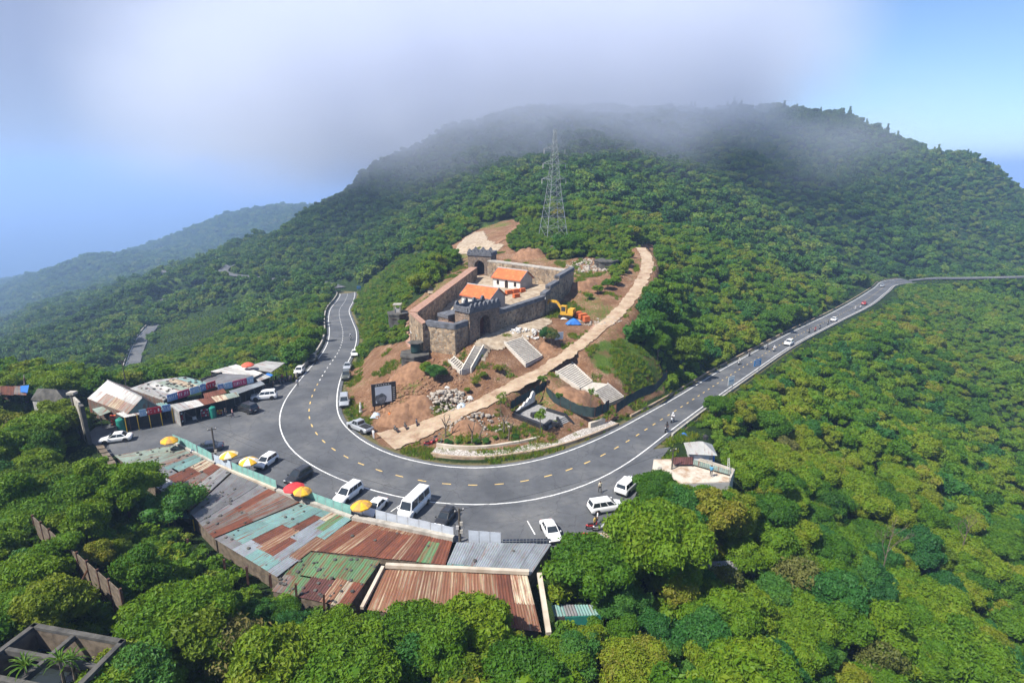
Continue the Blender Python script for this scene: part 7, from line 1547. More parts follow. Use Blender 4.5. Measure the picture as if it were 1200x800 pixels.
for a, b2 in ((cR,cT),(cT,cL),(cL,cB),(cB,cR)): tbeam(a, b2, .32, 3.2, 'wall', 0, 'old_boards'); tbeam(a, b2, .42, .25, 'rim', .12)
tbeam(cT.lerp(cR, .48), cL.lerp(cB, .48), .34, .45, 'cross_beam', .05); tbeam(cT.lerp(cL, .5), cR.lerp(cB, .5), .34, .45, 'cross_beam', .04)
m_, t, b = newmat('tank_water'); b.inputs['Base Color'].default_value = (.015,.02,.018,1); b.inputs['Roughness'].default_value = .08; nn2 = noise(t, 2.5, 3); bump(t, b, nn2.outputs['Fac'], .15, .1); MAT['tank_water'] = m_
q = [v-tk.location for v in (cR, cT, cL, cB)]; MB().quad(*[(v.x, v.y, -2.0) for v in q]).build('water', m_, tk)
OPEN_GROUND += [([(v.x, v.y) for v in (cR, cT, cL, cB)], .4)]
OPEN_SPOTS += [(P2(205,600,-1)[0], P2(205,600,-1)[1], 2.6), (P2(842,668,-4.5)[0], P2(842,668,-4.5)[1], .8), (P2(672,722,-2)[0], P2(672,722,-2)[1], 1.6), (hp.x, hp.y, 2.6)]
for k in range(0, 11): a = fe0.lerp(fe1, k/10); OPEN_SPOTS.append((a.x, a.y, .5))
# ---------------------------------------------------------------- vegetation
def foliage_mat(name, stops, trans=.40, patch=.02):
    m, t, b = newmat(name); out = t.nodes['Material Output']
    oi = node(t, 'ShaderNodeObjectInfo'); ge = node(t, 'ShaderNodeNewGeometry')
    pn = noise(t, patch, 3, .6, ge.outputs['Position'])
    at_ = node(t, 'ShaderNodeAttribute'); at_.attribute_name = 'tone'
    s1 = node(t, 'ShaderNodeMath', operation='MULTIPLY_ADD'); L(t, oi.outputs['Random'], s1.inputs[0]); s1.inputs[1].default_value = .62
    s2 = node(t, 'ShaderNodeMath', operation='MULTIPLY_ADD'); L(t, pn.outputs['Fac'], s2.inputs[0]); s2.inputs[1].default_value = .9; s2.inputs[2].default_value = -.36
    L(t, s2.outputs[0], s1.inputs[2])
    s3 = node(t, 'ShaderNodeMath', operation='MULTIPLY_ADD'); L(t, at_.outputs['Fac'], s3.inputs[0]); s3.inputs[1].default_value = .34; L(t, s1.outputs[0], s3.inputs[2])
    s4 = node(t, 'ShaderNodeMath', operation='SUBTRACT'); L(t, s3.outputs[0], s4.inputs[0]); s4.inputs[1].default_value = .03
    r = ramp(t, s4.outputs[0], stops)
    L(t, r.outputs[0], b.inputs['Base Color']); b.inputs['Roughness'].default_value = .55; b.inputs['Specular IOR Level'].default_value = .25
    tr = node(t, 'ShaderNodeBsdfTranslucent')
    L(t, mixc(t, .5, r.outputs[0], (.22,.30,.02)), tr.inputs['Color'])
    ms = node(t, 'ShaderNodeMixShader'); ms.inputs[0].default_value = trans
    L(t, b.outputs[0], ms.inputs[1]); L(t, tr.outputs[0], ms.inputs[2]); L(t, ms.outputs[0], out.inputs['Surface'])
    return m
GREENS = [(.05, (.028,.092,.012)), (.25, (.052,.145,.010)), (.45, (.092,.195,.009)), (.63, (.140,.235,.010)), (.80, (.195,.250,.014)), (.96, (.22,.205,.03))]
MAT['leaf'] = foliage_mat('foliage', GREENS)
MAT['leaf_far'] = foliage_mat('foliage_far', [(.05, (.018,.060,.015)), (.32, (.032,.098,.016)), (.55, (.058,.142,.015)), (.75, (.105,.180,.018)), (.92, (.15,.19,.025))], .25, .009)
MAT['leaf_scrub'] = foliage_mat('foliage_scrub', [(.05, (.052,.130,.012)), (.4, (.090,.190,.012)), (.7, (.140,.235,.016)), (.95, (.21,.24,.03))], .4, .05)
MAT['leaf_jade'] = foliage_mat('foliage_jade', [(.05, (.018,.085,.022)), (.4, (.036,.135,.024)), (.8, (.068,.18,.025)), (.95, (.10,.20,.03))], .35)
MAT['leaf_gold'] = foliage_mat('foliage_gold', [(.05, (.085,.150,.012)), (.35, (.135,.200,.012)), (.7, (.195,.225,.016)), (.95, (.24,.20,.03))], .4)
MAT['leaf_dry'] = foliage_mat('foliage_dry', [(.05, (.08,.105,.022)), (.4, (.12,.135,.03)), (.8, (.16,.15,.045)), (.95, (.19,.15,.05))], .3)
MAT['bark'] = plain('bark', (.16,.13,.10), (.07,.055,.04), 3, .95, .5)
MAT['bark_pale'] = plain('bark_pale', (.34,.30,.25), (.18,.15,.12), 3, .95, .4)

def crown_mesh(name, seed, R, H, z0, nl, nleaf, ls, mat, flat=.72, spread=.62, lobe=(.36,.52), core=True, droop=0.0, conic=False):
    r = np.random.RandomState(seed)
    cs_ = []
    for k in range(nl):
        a = 2*math.pi*(k + r.rand()*.8)/nl*2.4; q = math.sqrt(r.rand())*spread*R
        zz = z0 + (H-z0)*(.30 + .62*r.rand()*(1 - .45*q/R))
        if conic: zz = z0 + (H-z0)*k/nl; q *= max(.15, 1-k/nl)
        cs_.append((q*math.cos(a), q*math.sin(a), zz, R*(lobe[0] + (lobe[1]-lobe[0])*r.rand())*((1.05-.75*k/nl) if conic else 1)))
    cs_.append((0, 0, z0+(H-z0)*.55, R*.5)); C = np.array(cs_)
    m = int(nleaf*1.9)
    li = r.randint(0, len(C), m)
    wts = C[:, 3]**2/np.sum(C[:, 3]**2); li = r.choice(len(C), m, p=wts)
    d = r.randn(m, 3); d[:, 2] = d[:, 2]*.9 + .32; d /= np.linalg.norm(d, axis=1)[:, None]
    fl = (flat*(.75+.5*r.rand(len(C))))[li]; rad = C[li, 3]*(.78 + .28*r.rand(m) + .35*(r.rand(m) < .2)*r.rand(m))
    p = C[li, :3] + d*rad[:, None]*np.c_[np.ones(m), np.ones(m), fl]
    q = (p[:, None] - C[None, :, :3])/np.array([1, 1, flat]); inside = (np.linalg.norm(q, axis=2) < C[None, :, 3]*.80).any(1)
    keep = np.nonzero(~inside)[0][:nleaf]
    p, d, li = p[keep], d[keep], li[keep]; k = len(p)
    nrm_ = d*.85 + r.randn(k, 3)*.52; nrm_ /= np.linalg.norm(nrm_, axis=1)[:, None]
    ax = np.cross(nrm_, r.randn(k, 3)); ax /= np.linalg.norm(ax, axis=1)[:, None]; bx = np.cross(nrm_, ax)
    sz = ls*(.45 + 1.0*r.rand(k)**1.4)[:, None]; w = sz*.34; l_ = sz*.62
    V = np.stack([p - ax*l_, p + bx*w + nrm_*w*.25, p + ax*l_ - nrm_*w*.3, p - bx*w + nrm_*w*.25], 1).reshape(-1, 3)
    Fq = np.arange(4*k).reshape(-1, 4)
    lob_t = r.rand(len(C)); tone = np.clip(.55*lob_t[li] + .45*r.rand(k), 0, 1)
    tv = np.repeat(tone, 4)
    vs = V.tolist(); fs = Fq.tolist()
    if core:
        for (cx, cy_, cz, cr_) in C:
            b0 = len(vs); rr = cr_*.80
            ring = []
            for ph, kk in ((-.9, 5), (-.2, 7), (.5, 7), (1.1, 4)):
                row = []
                for i in range(7):
                    th = 2*math.pi*i/7; row.append(len(vs)); s__ = rr*(.85+.25*r.rand())
                    vs.append([cx + s__*math.cos(ph)*math.cos(th), cy_ + s__*math.cos(ph)*math.sin(th), cz + s__*flat*math.sin(ph)])
                ring.append(row)
            for a_, b2 in zip(ring[:-1], ring[1:]):
                for i in range(7): fs.append([a_[i], a_[(i+1) % 7], b2[(i+1) % 7], b2[i]])
            fs.append(ring[-1]); fs.append(ring[0][::-1])
        tv = np.r_[tv, np.full(len(vs)-len(tv), .35)]
    me_ = bpy.data.meshes.new(name); me_.from_pydata(vs, [], fs); me_.update(); me_.materials.append(mat)
    at2 = me_.attributes.new('tone', 'FLOAT', 'POINT'); at2.data.foreach_set('value', tv.astype(np.float32))
    return me_, C
def trunk_mesh(name, seed, C, z_low=-.6, r0=.22, mat=None):
    r = np.random.RandomState(seed); mb = MB(); top = C[:, 2].min()*.75
    mb.tube((0, 0, z_low), (.1, .05, top*.5), r0, r0*.8, 7); mb.tube((.1, .05, top*.5), (0, 0, top), r0*.8, r0*.62, 7)
    for c in C[:9]: mb.tube((0, 0, top*(.7+.3*r.rand())), (c[0]*.85, c[1]*.85, c[2]), r0*.42, r0*.10, 5)
    return mb.mesh(name, mat or MAT['bark'])
# near kinds of tree, each with its own crown and trunk (unit: a tree about 7 m tall)
KINDS_ = {}
def kindset(key, seeds, mat, **kw):
    KINDS_[key] = []
    for s__ in seeds:
        cm, C = crown_mesh('crown_'+key, s__, mat=mat, **kw); KINDS_[key].append((cm, trunk_mesh('trunk_'+key, s__, C)))
kindset('round', (1, 2, 3), MAT['leaf'], R=3.3, H=7.2, z0=2.0, nl=24, nleaf=9000, ls=.29, lobe=(.20,.42), spread=.70)
kindset('spread', (4, 5, 6), MAT['leaf'], R=4.3, H=6.6, z0=3.0, nl=34, nleaf=11000, ls=.29, flat=.6, spread=.80, lobe=(.15,.34))
kindset('tall', (7, 8), MAT['leaf'], R=2.6, H=8.2, z0=1.8, nl=20, nleaf=7500, ls=.28, flat=.9, lobe=(.22,.44), spread=.7)
kindset('jade', (9, 10), MAT['leaf_jade'], R=3.4, H=6.8, z0=1.8, nl=28, nleaf=9500, ls=.26, lobe=(.18,.36), spread=.74)
kindset('gold', (12, 13), MAT['leaf_gold'], R=3.1, H=6.6, z0=2.0, nl=24, nleaf=8000, ls=.29, lobe=(.18,.38), spread=.74)
kindset('dry', (14,), MAT['leaf_dry'], R=2.6, H=6.4, z0=2.0, nl=14, nleaf=2800, ls=.28, core=False)
def unl(name, me_): return bpy.data.objects.new(name, me_)     # source shapes for the uncountable mass, never linked
MIDS = [unl('mid_tree', crown_mesh('mid_tree', 30+k, R=3.2, H=(6.6,7.6,5.8,7.0)[k], z0=.8, nl=16, nleaf=2200, ls=.50, mat=MAT['leaf'], lobe=(.18,.44), spread=.72)[0]) for k in range(4)] + [unl('mid_tree', crown_mesh('mid_tree', 38, R=3.0, H=6.2, z0=.8, nl=9, nleaf=1000, ls=.72, mat=MAT['leaf_jade'], lobe=(.3,.48))[0]), unl('mid_tree', crown_mesh('mid_tree', 39, R=2.8, H=6.0, z0=.8, nl=9, nleaf=900, ls=.72, mat=MAT['leaf_gold'], lobe=(.3,.48))[0])]
FARS = [unl('far_tree', crown_mesh('far_tree', 50+k, R=3.4, H=(6.4,7.4,5.6,6.8)[k], z0=.3, nl=9, nleaf=420, ls=1.05, mat=MAT['leaf_far'], lobe=(.22,.5), spread=.7)[0]) for k in range(4)]
PINE = unl('far_pine', crown_mesh('far_pine', 58, R=2.6, H=10.5, z0=.8, nl=9, nleaf=300, ls=1.2, mat=MAT['leaf_far'], lobe=(.45,.6), conic=True, flat=.9)[0])
SHRUBS = [unl('shrub', crown_mesh('shrub', 70+k, R=1.25, H=1.9, z0=.1, nl=6, nleaf=520, ls=.30, mat=MAT['leaf_scrub'], lobe=(.34,.52))[0]) for k in range(3)] + [unl('shrub', crown_mesh('shrub', 74, R=1.3, H=2.3, z0=.1, nl=6, nleaf=520, ls=.31, mat=MAT['leaf'], lobe=(.34,.52))[0])]

def tuft(seed, mat, hgt=.42, rad=.42, n_=26):
    r = np.random.RandomState(seed); mb = MB()
    for k in range(n_):
        a = r.rand()*6.28; q = rad*math.sqrt(r.rand()); x, y = q*math.cos(a), q*math.sin(a); b_ = r.rand()*6.28; w = .035+.03*r.rand(); h_ = hgt*(.5+.7*r.rand()); lx, ly = .25*r.randn()*h_, .25*r.randn()*h_
        mb.add([(x-w*math.cos(b_), y-w*math.sin(b_), 0), (x+w*math.cos(b_), y+w*math.sin(b_), 0), (x+lx+w*.4*math.cos(b_), y+ly+w*.4*math.sin(b_), h_), (x+lx-w*.4*math.cos(b_), y+ly-w*.4*math.sin(b_), h_)], [(0,1,2,3)])
    me_ = mb.mesh('tuft', mat); a_ = me_.attributes.new('tone', 'FLOAT', 'POINT'); a_.data.foreach_set('value', r.rand(len(me_.vertices)).astype(np.float32)); return bpy.data.objects.new('tuft', me_)
TUFTS = [tuft(1, MAT['leaf_scrub']), tuft(2, MAT['leaf_gold'])]
FORTPOLY = [tuple(p) for p in (FA, FB, FC, FD, RL, BK, FF, FG)]
def scatter(name, pts, sources, label):
    """pts: rows of x, y, z, scale, rot, index - one uncountable mass"""
    pts = np.asarray(pts, float); me_ = bpy.data.meshes.new(name); me_.vertices.add(len(pts)); me_.vertices.foreach_set('co', pts[:, :3].ravel())
    for nm, c_, ty in (('scl', 3, 'FLOAT'), ('rz', 4, 'FLOAT')):
        a_ = me_.attributes.new(nm, ty, 'POINT'); a_.data.foreach_set('value', pts[:, c_].astype(np.float32))
    a_ = me_.attributes.new('pick', 'INT', 'POINT'); a_.data.foreach_set('value', pts[:, 5].astype(np.int32))
    o = link(name, me_); tag(o, label, kind='stuff')
    g = bpy.data.node_groups.new(name, 'GeometryNodeTree')
    g.interface.new_socket('Geometry', in_out='INPUT', socket_type='NodeSocketGeometry'); g.interface.new_socket('Geometry', in_out='OUTPUT', socket_type='NodeSocketGeometry')
    gi = g.nodes.new('NodeGroupInput'); go = g.nodes.new('NodeGroupOutput')
    j = g.nodes.new('GeometryNodeJoinGeometry'); ip = g.nodes.new('GeometryNodeInstanceOnPoints'); m2p = g.nodes.new('GeometryNodeMeshToPoints')
    for s__ in sources[::-1]:
        n_ = g.nodes.new('GeometryNodeObjectInfo'); n_.inputs['Object'].default_value = s__; n_.inputs['As Instance'].default_value = True
        g.links.new(n_.outputs['Geometry'], j.inputs[0])
    def na(nm, ty):
        n_ = g.nodes.new('GeometryNodeInputNamedAttribute'); n_.data_type = ty; n_.inputs['Name'].default_value = nm
        return [q for q in n_.outputs if q.enabled and q.name == 'Attribute'][0]
    cx = g.nodes.new('ShaderNodeCombineXYZ'); g.links.new(na('rz', 'FLOAT'), cx.inputs['Z'])
    g.links.new(gi.outputs[0], m2p.inputs[0]); g.links.new(m2p.outputs[0], ip.inputs['Points']); g.links.new(j.outputs[0], ip.inputs['Instance'])
    ip.inputs['Pick Instance'].default_value = True
    g.links.new(na('pick', 'INT'), ip.inputs['Instance Index']); g.links.new(cx.outputs[0], ip.inputs['Rotation']); g.links.new(na('scl', 'FLOAT'), ip.inputs['Scale'])
    g.links.new(ip.outputs[0], go.inputs[0])
    md = o.modifiers.new('scatter', 'NODES'); md.node_group = g
    return o
def jitter_grid(x0, x1, y0, y1, step, seed):
    r = np.random.RandomState(seed); X, Y = np.meshgrid(np.arange(x0, x1, step), np.arange(y0, y1, step))
    X = X.ravel() + (r.rand(X.size)-.5)*step*.95; Y = Y.ravel() + (r.rand(Y.size)-.5)*step*.95
    return X, Y
def blocked(x, y, pad):
    """true where something stands or the ground is kept open"""
    d, i = dline(x, y, ROAD_C); bad = d < ROAD_HW[i] + 1.6 + pad
    for poly, k in OPEN_GROUND:
        dd = dpoly(x, y, poly); bad |= (dd <= max(k + pad, 0)) if k >= -.3 else (dd <= 0)
    d, i = dline(x, y, PATH_W); bad |= d < PATH_W[i, 3] + .4 + pad
    for ln, wd in SIDE_ROADS:
        d, _ = dline(x, y, ln); bad |= d < wd + .8 + pad*.5
    for cx, cy_, rr in OPEN_SPOTS: bad |= np.hypot(x-cx, y-cy_) < rr + pad
    return bad
def gpx(pts): return [(lambda p: (p.x, p.y))(on_ground(x, y)) for x, y in pts]
SCRUB_ZONES = [gpx(z) for z in ([(418,345),(440,325),(470,300),(500,298),(520,305),(500,330),(478,355),(480,400),(440,412),(425,420),(424,380)],
   [(585,290),(600,270),(660,258),(720,270),(745,290),(735,318),(712,330),(690,298),(640,300),(610,296)],
   [(1058,334),(1090,329),(1120,328),(1260,326),(1260,560),(1180,520),(1120,440),(1080,380)],
   [(770,395),(790,425),(800,440),(770,455),(745,470)])]
def zone_scale(x, y):
    s__ = np.ones(x.shape)
    for z, k in zip(SCRUB_ZONES, (0.0, 0.0, 0.0, 0.0)):
        s__ = np.where(inpoly(x, y, z), k, s__)
    return s__
def cap_scale(x, y, z, sc, hgt):
    """keep growth beside the road low enough that it does not overhang the carriageway"""
    d, i = dline(x, y, ROAD_C); zr = ROAD_C[i, 2]; e = np.maximum(d - ROAD_HW[i] - 1.0, 0)
    side = (x - ROAD_C[i, 0])*nrm[i, 0] + (y - ROAD_C[i, 1])*nrm[i, 1] < 0
    lim = (zr + .1 + e*.85*(HCAM-zr)/np.hypot(x, y) - z)/hgt
    sc = np.where(side & (e < 30) & (x > 8), np.minimum(sc, np.maximum(lim, .15)), sc)
    dist = np.hypot(x, y)
    for ln, wd in (SIDE_ROADS[0], SIDE_ROADS[2], SIDE_ROADS[4]):      # the same for the other stretches, on the side away from the slope
        if abs(ln[:, 1].mean() - np.clip(y, 200, 600)).min() > 200: continue
        d, i = dline(x, y, ln); e = np.maximum(d - wd - .5, 0); below_ = np.hypot(ln[i, 0], ln[i, 1]) > dist
        lim = (ln[i, 2] + .2 + e*.85*(HCAM-ln[i, 2])/dist - z)/hgt
        sc = np.where(below_ & (e < 40), np.minimum(sc, np.maximum(lim, .15)), sc)
    e = dpoly(x, y, ROOFYARD); lim = (-.6 + e*.8*41/dist - z)/hgt   # low growth in front of the tin roofs
    return np.where((e < 9) & (y < 74) & (x > -46), np.minimum(sc, np.maximum(lim, .30)), sc)
def depth_of(x, y, z): return y*CT - (z-HCAM)*ST

def make_forest():
    r = np.random.RandomState(5)
    # near and middle trees
    X, Y = jitter_grid(-150, 170, 33, 150, 3.35, 1)
    Z = height(X, Y); dz = depth_of(X, Y, Z); px, py, _ = pxy(X, Y, Z+4)
    k = (px > -260) & (px < 1460) & (dz < 118) & (dz > 30) & (py < 900) & ~blocked(X, Y, 1.9)
    zs = zone_scale(X, Y); k &= (zs > .3)
    sc = (.50 + .66*r.rand(len(X)))*np.where(zs < 1, .6, 1)
    lim = np.clip(1.0 - (vnoise(X, Y, 14, 8)-.5)*.5, .6, 1.3); sc = sc*lim
    sc = cap_scale(X, Y, Z, sc, 7.0); k &= sc > .28
    X, Y, Z, sc, dz = X[k], Y[k], Z[k], sc[k], dz[k]
    scr = sc/dz; px, py, _ = pxy(X, Y, Z+4*sc)
    inside = (px > -15) & (px < 1215) & (py < 810)
    order = np.argsort(-(scr*inside)); chosen = order[:285]; rest = np.setdiff1d(np.arange(len(X)), chosen)
    X2, Y2 = jitter_grid(-330, 330, 60, 330, 4.1, 2)
    Z2 = height(X2, Y2); d2 = depth_of(X2, Y2, Z2); px2, py2, _ = pxy(X2, Y2, Z2+4)
    k = (px2 > -200) & (px2 < 1400) & (d2 >= 118) & (d2 < 270) & ~blocked(X2, Y2, 1.7); zs = zone_scale(X2, Y2); k &= zs > .3
    sc2 = (.62+.55*r.rand(len(X2)))*np.where(zs < 1, .55, 1)
    sc2 = cap_scale(X2, Y2, Z2, sc2, 6.8); k &= sc2 > .1
    rows = [np.c_[X[rest], Y[rest], Z[rest]-.3, sc[rest]*1.0, r.rand(len(rest))*6.28, r.choice(6, len(rest), p=[.22,.22,.2,.2,.1,.06])],
            np.c_[X2[k], Y2[k], Z2[k]-.3, sc2[k], r.rand(k.sum())*6.28, r.choice(6, k.sum(), p=[.22,.22,.2,.2,.1,.06])]]
    scatter('hillside_woods', np.concatenate(rows), MIDS, 'dense green woods on the slopes around the bend')
    # far mountain woods
    X, Y = jitter_grid(-820, 820, 190, 800, 4.2, 3); Z = height(X, Y); dz = depth_of(X, Y, Z); px, py, _ = pxy(X, Y, Z)
    k = (px > -150) & (px < 1350) & (dz >= 270) & (dz < 760) & ~blocked(X, Y, 2.2) & (zone_scale(X, Y) > .3)
    sc = (.42+.85*r.rand(len(X))**2)*(.75+.5*vnoise(X, Y, 34, 12)); pick = r.randint(0, 4, len(X)); ridge = (dz > 480) & (px > 800) & (r.rand(len(X)) < .10); pick[ridge] = 4
    sc = cap_scale(X, Y, Z, sc, 6.5); k &= sc > .1
    scatter('mountain_woods', np.c_[X, Y, Z-.3, sc, r.rand(len(X))*6.28, pick][k], FARS+[PINE], 'dark woods covering the mountain under the fog')
    X, Y = jitter_grid(-2600, 300, 600, 2450, 12.0, 4); Z = height(X, Y); dz = depth_of(X, Y, Z); px, py, _ = pxy(X, Y, Z)
    k = (px > -150) & (px < 620) & (dz >= 640) & (Z > -430) & ((X < -160) | (dz > 900))
    scatter('ridge_woods', np.c_[X, Y, Z-1, (1.2+1.1*r.rand(len(X))**2)*np.where(dz > 1100, 1.3, 1), r.rand(len(X))*6.28, r.randint(0, 4, len(X))][k], FARS, 'hazy woods on the far coastal ridges')
    # scrub between the trees and on the open slopes
    X, Y = jitter_grid(-140, 150, 32, 300, 1.75, 6); Z = height(X, Y); dz = depth_of(X, Y, Z); px, py, _ = pxy(X, Y, Z)
    inz = zone_scale(X, Y) < .3
    k = (px > -200) & (px < 1400) & (dz > 28) & ((dz < 112) | inz | (r.rand(len(X)) < .45)) & (dz < np.where(inz, 320, 250)) & ~blocked(X, Y, .5)
    us = cap_scale(X, Y, Z, (.6+.65*r.rand(len(X)))*np.where(inz, .8, 1.15), 2.0); k &= us > .15
    scatter('undergrowth', np.c_[X, Y, Z-.12, us, r.rand(len(X))*6.28, r.randint(0, 4, len(X))][k], SHRUBS, 'bright green scrub and creepers on the slopes')
    X, Y = jitter_grid(40, 420, 110, 420, 2.5, 16); Z = height(X, Y); dz = depth_of(X, Y, Z); px, py, _ = pxy(X, Y, Z)
    k = inpoly(X, Y, SCRUB_ZONES[2]) & ~blocked(X, Y, .6) & (px < 1400)
    scatter('valley_scrub', np.c_[X, Y, Z-.2, (.8+1.1*r.rand(len(X))**2)*(.8+.9*(vnoise(X, Y, 22, 5) > .62)), r.rand(len(X))*6.28, r.choice(4, len(X), p=[.3,.3,.3,.1])][k], SHRUBS, 'even light green scrub on the far valley slope')
    rows = []
    for ln, ext in ((LOW_ROAD, 60), (EAST_ROAD, 60)):
        X, Y = jitter_grid(ln[:, 0].min()-ext, ln[:, 0].max()+ext, ln[:, 1].min()-ext, ln[:, 1].max()+10, 2.3, 17); Z = height(X, Y); d, _ = dline(X, Y, ln)
        k = (d < ext) & ~blocked(X, Y, .4); us = np.clip(cap_scale(X, Y, Z, .8+.9*r.rand(len(X)), 2.0), .35, 2); rows.append(np.c_[X, Y, Z-.15, us, r.rand(len(X))*6.28, r.randint(0, 4, len(X))][k])
    scatter('roadside_scrub', np.concatenate(rows), SHRUBS, 'low scrub beside the far stretches of road')
    # grass and weeds on the turf bank and along the verges
    X, Y = jitter_grid(-50, 60, 70, 200, .55, 21); Z = height(X, Y); din = dpoly(X, Y, TURF); ds = dpoly(X, Y, SOIL); dr, ir = dline(X, Y, ROAD_C); dpz = dpoly(X, Y, PLAZA)
    w = vnoise(X, Y, 5, 31)*.6 + vnoise(X, Y, 1.7, 32)*.4
    onturf = (din < .8) & (w > .36); weed = (ds <= 0) & (w > .70); vg = (dr > ROAD_HW[ir]+1.2) & (dr < ROAD_HW[ir]+4.5) & (w > .52) & (dpoly(X, Y, PARK) > .5)
    bed = (dpz <= 0) & (dr > ROAD_HW[ir]+7.0) & (w > .50)
    d2, i2 = dline(X, Y, PATH_W); ok = (d2 > PATH_W[i2, 3]+.3) & (dpoly(X, Y, FORTPOLY) > .6)
    for c4 in STAIR_CUTS: ok &= dpoly(X, Y, [c4[0], c4[1], c4[3], c4[2]]) > .3
    k = (onturf | weed | vg | bed) & ok
    scatter('grass', np.c_[X, Y, Z-.02, .55+.8*r.rand(len(X)), r.rand(len(X))*6.28, r.randint(0, 2, len(X))][k], TUFTS, 'rough grass and weeds on the turf bank and verges')
    return X, chosen
def near_trees():
    r = np.random.RandomState(5)
    X, Y = jitter_grid(-150, 170, 33, 150, 3.35, 1)
    Z = height(X, Y); dz = depth_of(X, Y, Z); px, py, _ = pxy(X, Y, Z+4)
    k = (px > -260) & (px < 1460) & (dz < 118) & (dz > 30) & (py < 900) & ~blocked(X, Y, 1.9)
    zs = zone_scale(X, Y); k &= (zs > .3)
    sc = (.50 + .66*r.rand(len(X)))*np.where(zs < 1, .6, 1)*np.clip(1.0 - (vnoise(X, Y, 14, 8)-.5)*.5, .6, 1.3)
    sc = cap_scale(X, Y, Z, sc, 7.0); k &= sc > .28
    X, Y, Z, sc, dz = X[k], Y[k], Z[k], sc[k], dz[k]
    scr = sc/dz; px, py, _ = pxy(X, Y, Z+4*sc)
    inside = (px > -15) & (px < 1215) & (py < 810)
    return [(X[i], Y[i], Z[i], sc[i], px[i], py[i]) for i in np.argsort(-(scr*inside))[:285]]
def place_tree(name, key, var, loc, sc, rz, label, group=None, cat='tree', sz=1.0):
    cm, tm = KINDS_[key][var % len(KINDS_[key])]
    t_ = thing(name, label, cat, loc, rz, group); t_.scale = (sc, sc, sc*sz)
    link('trunk', tm, None, t_); link('crown', cm, None, t_)
    return t_
ZN = [ # where a near tree stands, by its place as seen in the photograph
 (lambda x, y: x < 175 and y < 460, 'behind the gabled tin shed'),
 (lambda x, y: x < 120 and y < 520, 'beside the tall concrete slab'),
 (lambda x, y: x < 120 and y < 570, 'above the board fence'),
 (lambda x, y: x < 130 and y < 660, 'behind the board fence'),
 (lambda x, y: x < 130, 'beside the sunken tank'),
 (lambda x, y: x < 215 and y < 640, 'below the pale green roof'),
 (lambda x, y: x < 290 and y < 720, 'right of the board fence'),
 (lambda x, y: x < 290, 'right of the sunken tank'),
 (lambda x, y: x < 430, 'below the rusty posts'),
 (lambda x, y: x < 640, 'below the striped roof'),
 (lambda x, y: x < 760 and y < 690, 'beside the grey corrugated roof'),
 (lambda x, y: x < 760, 'below the teal shed'),
 (lambda x, y: x < 860 and y > 690, 'in the bottom centre canopy'),
 (lambda x, y: x < 960 and y > 690, 'in the bottom right canopy'),
 (lambda x, y: x < 900 and y > 600, 'well below the roof terrace'),
 (lambda x, y: x < 900 and y > 555, 'right below the roof terrace'),
 (lambda x, y: x < 960 and y < 500, 'above the hip roofed hut'),
 (lambda x, y: x < 960 and y < 560, 'right of the hip roofed hut'),
 (lambda x, y: y < 500, 'below the straight road'),
 (lambda x, y: y < 560, 'on the upper valley slope'),
 (lambda x, y: y < 620 and x < 1080, 'above the bare dead tree'),
 (lambda x, y: y < 680 and x < 1080, 'around the bare dead tree'),
 (lambda x, y: y < 620, 'on the far valley slope'),
 (lambda x, y: y < 680, 'right of the bare dead tree'),
 (lambda x, y: x < 1080, 'below the bare dead tree'),
 (lambda x, y: x < 1140, 'at the valley slope foot'),
 (lambda x, y: True, 'in the lower right corner')]
ORD = ['leftmost','second from left','third from left','fourth from left','fifth from left','sixth from left','seventh from left','eighth from left','ninth from left','tenth from left']
def plant_near():
    r = random.Random(3)
    look = {'round': 'rounded mid green', 'spread': 'wide spreading green', 'tall': 'slender deep green', 'jade': 'dense blue-green', 'gold': 'yellow-green', 'dry': 'thin brownish'}
    rows = []
    for (x, y, z, sc, px, py) in near_trees():
        key = r.choices(['round','spread','tall','jade','gold','dry'], [.30,.28,.13,.12,.14,.03])[0]
        if px > 640 and py > 690 and px < 960: key = r.choice(['spread','jade','jade','round'])
        zn = next(s__ for f_, s__ in ZN if f_(px, py))
        size = 'small ' if sc < .72 else ('tall ' if sc > 1.0 else '')
        rows.append([x, y, z, sc, px, key, zn, f"{size}{look[key]} tree {zn}", r.randint(0, 5), r.random()*6.28])
    same = {}
    for q in rows: same.setdefault(q[7], []).append(q)
    for lab, qs in same.items():
        qs.sort(key=lambda q: q[4])
        for k, (x, y, z, sc, px, key, zn, _, var, rz) in enumerate(qs):
            l2 = lab if len(qs) == 1 else (f"{ORD[k]} {lab}" if k < len(qs)-1 or k < 2 and len(qs) > 2 else f"rightmost {lab}")
            place_tree('broadleaf_tree', key, var, (x, y, z), sc, rz, l2, 'trees ' + zn)
# ---------------------------------------------------------------- single trees and plants one can point at
def at_px(px, py): return on_ground(px, py)
kindset('bigbright', (21,), MAT['leaf_gold'], R=3.9, H=8.2, z0=1.4, nl=18, nleaf=5200, ls=.42, lobe=(.24,.36))
kindset('fine', (22,), MAT['leaf_jade'], R=4.2, H=6.8, z0=2.2, nl=18, nleaf=5200, ls=.30, flat=.7, spread=.7, lobe=(.24,.38))
def tree_at(px, py, z, key, sc, lab, sz=1.0, name='broadleaf_tree'):
    p = P(px, py, z); return place_tree(name, key, 0, p, sc, rng.random()*6, lab, None, 'tree', sz)
tree_at(205, 622, -2.6, 'fine', 1.0, 'single rounded fine-leaved tree standing over the grey tin roof', .85)
p_ = at_px(800, 436); place_tree('broadleaf_tree', 'bigbright', 0, p_, 1.1, .4, 'big bright green rounded tree above the verge on the inside of the straight road')
p_ = at_px(770, 425); place_tree('broadleaf_tree', 'round', 1, p_, .9, .4, 'deep green tree left of the big bright rounded tree')
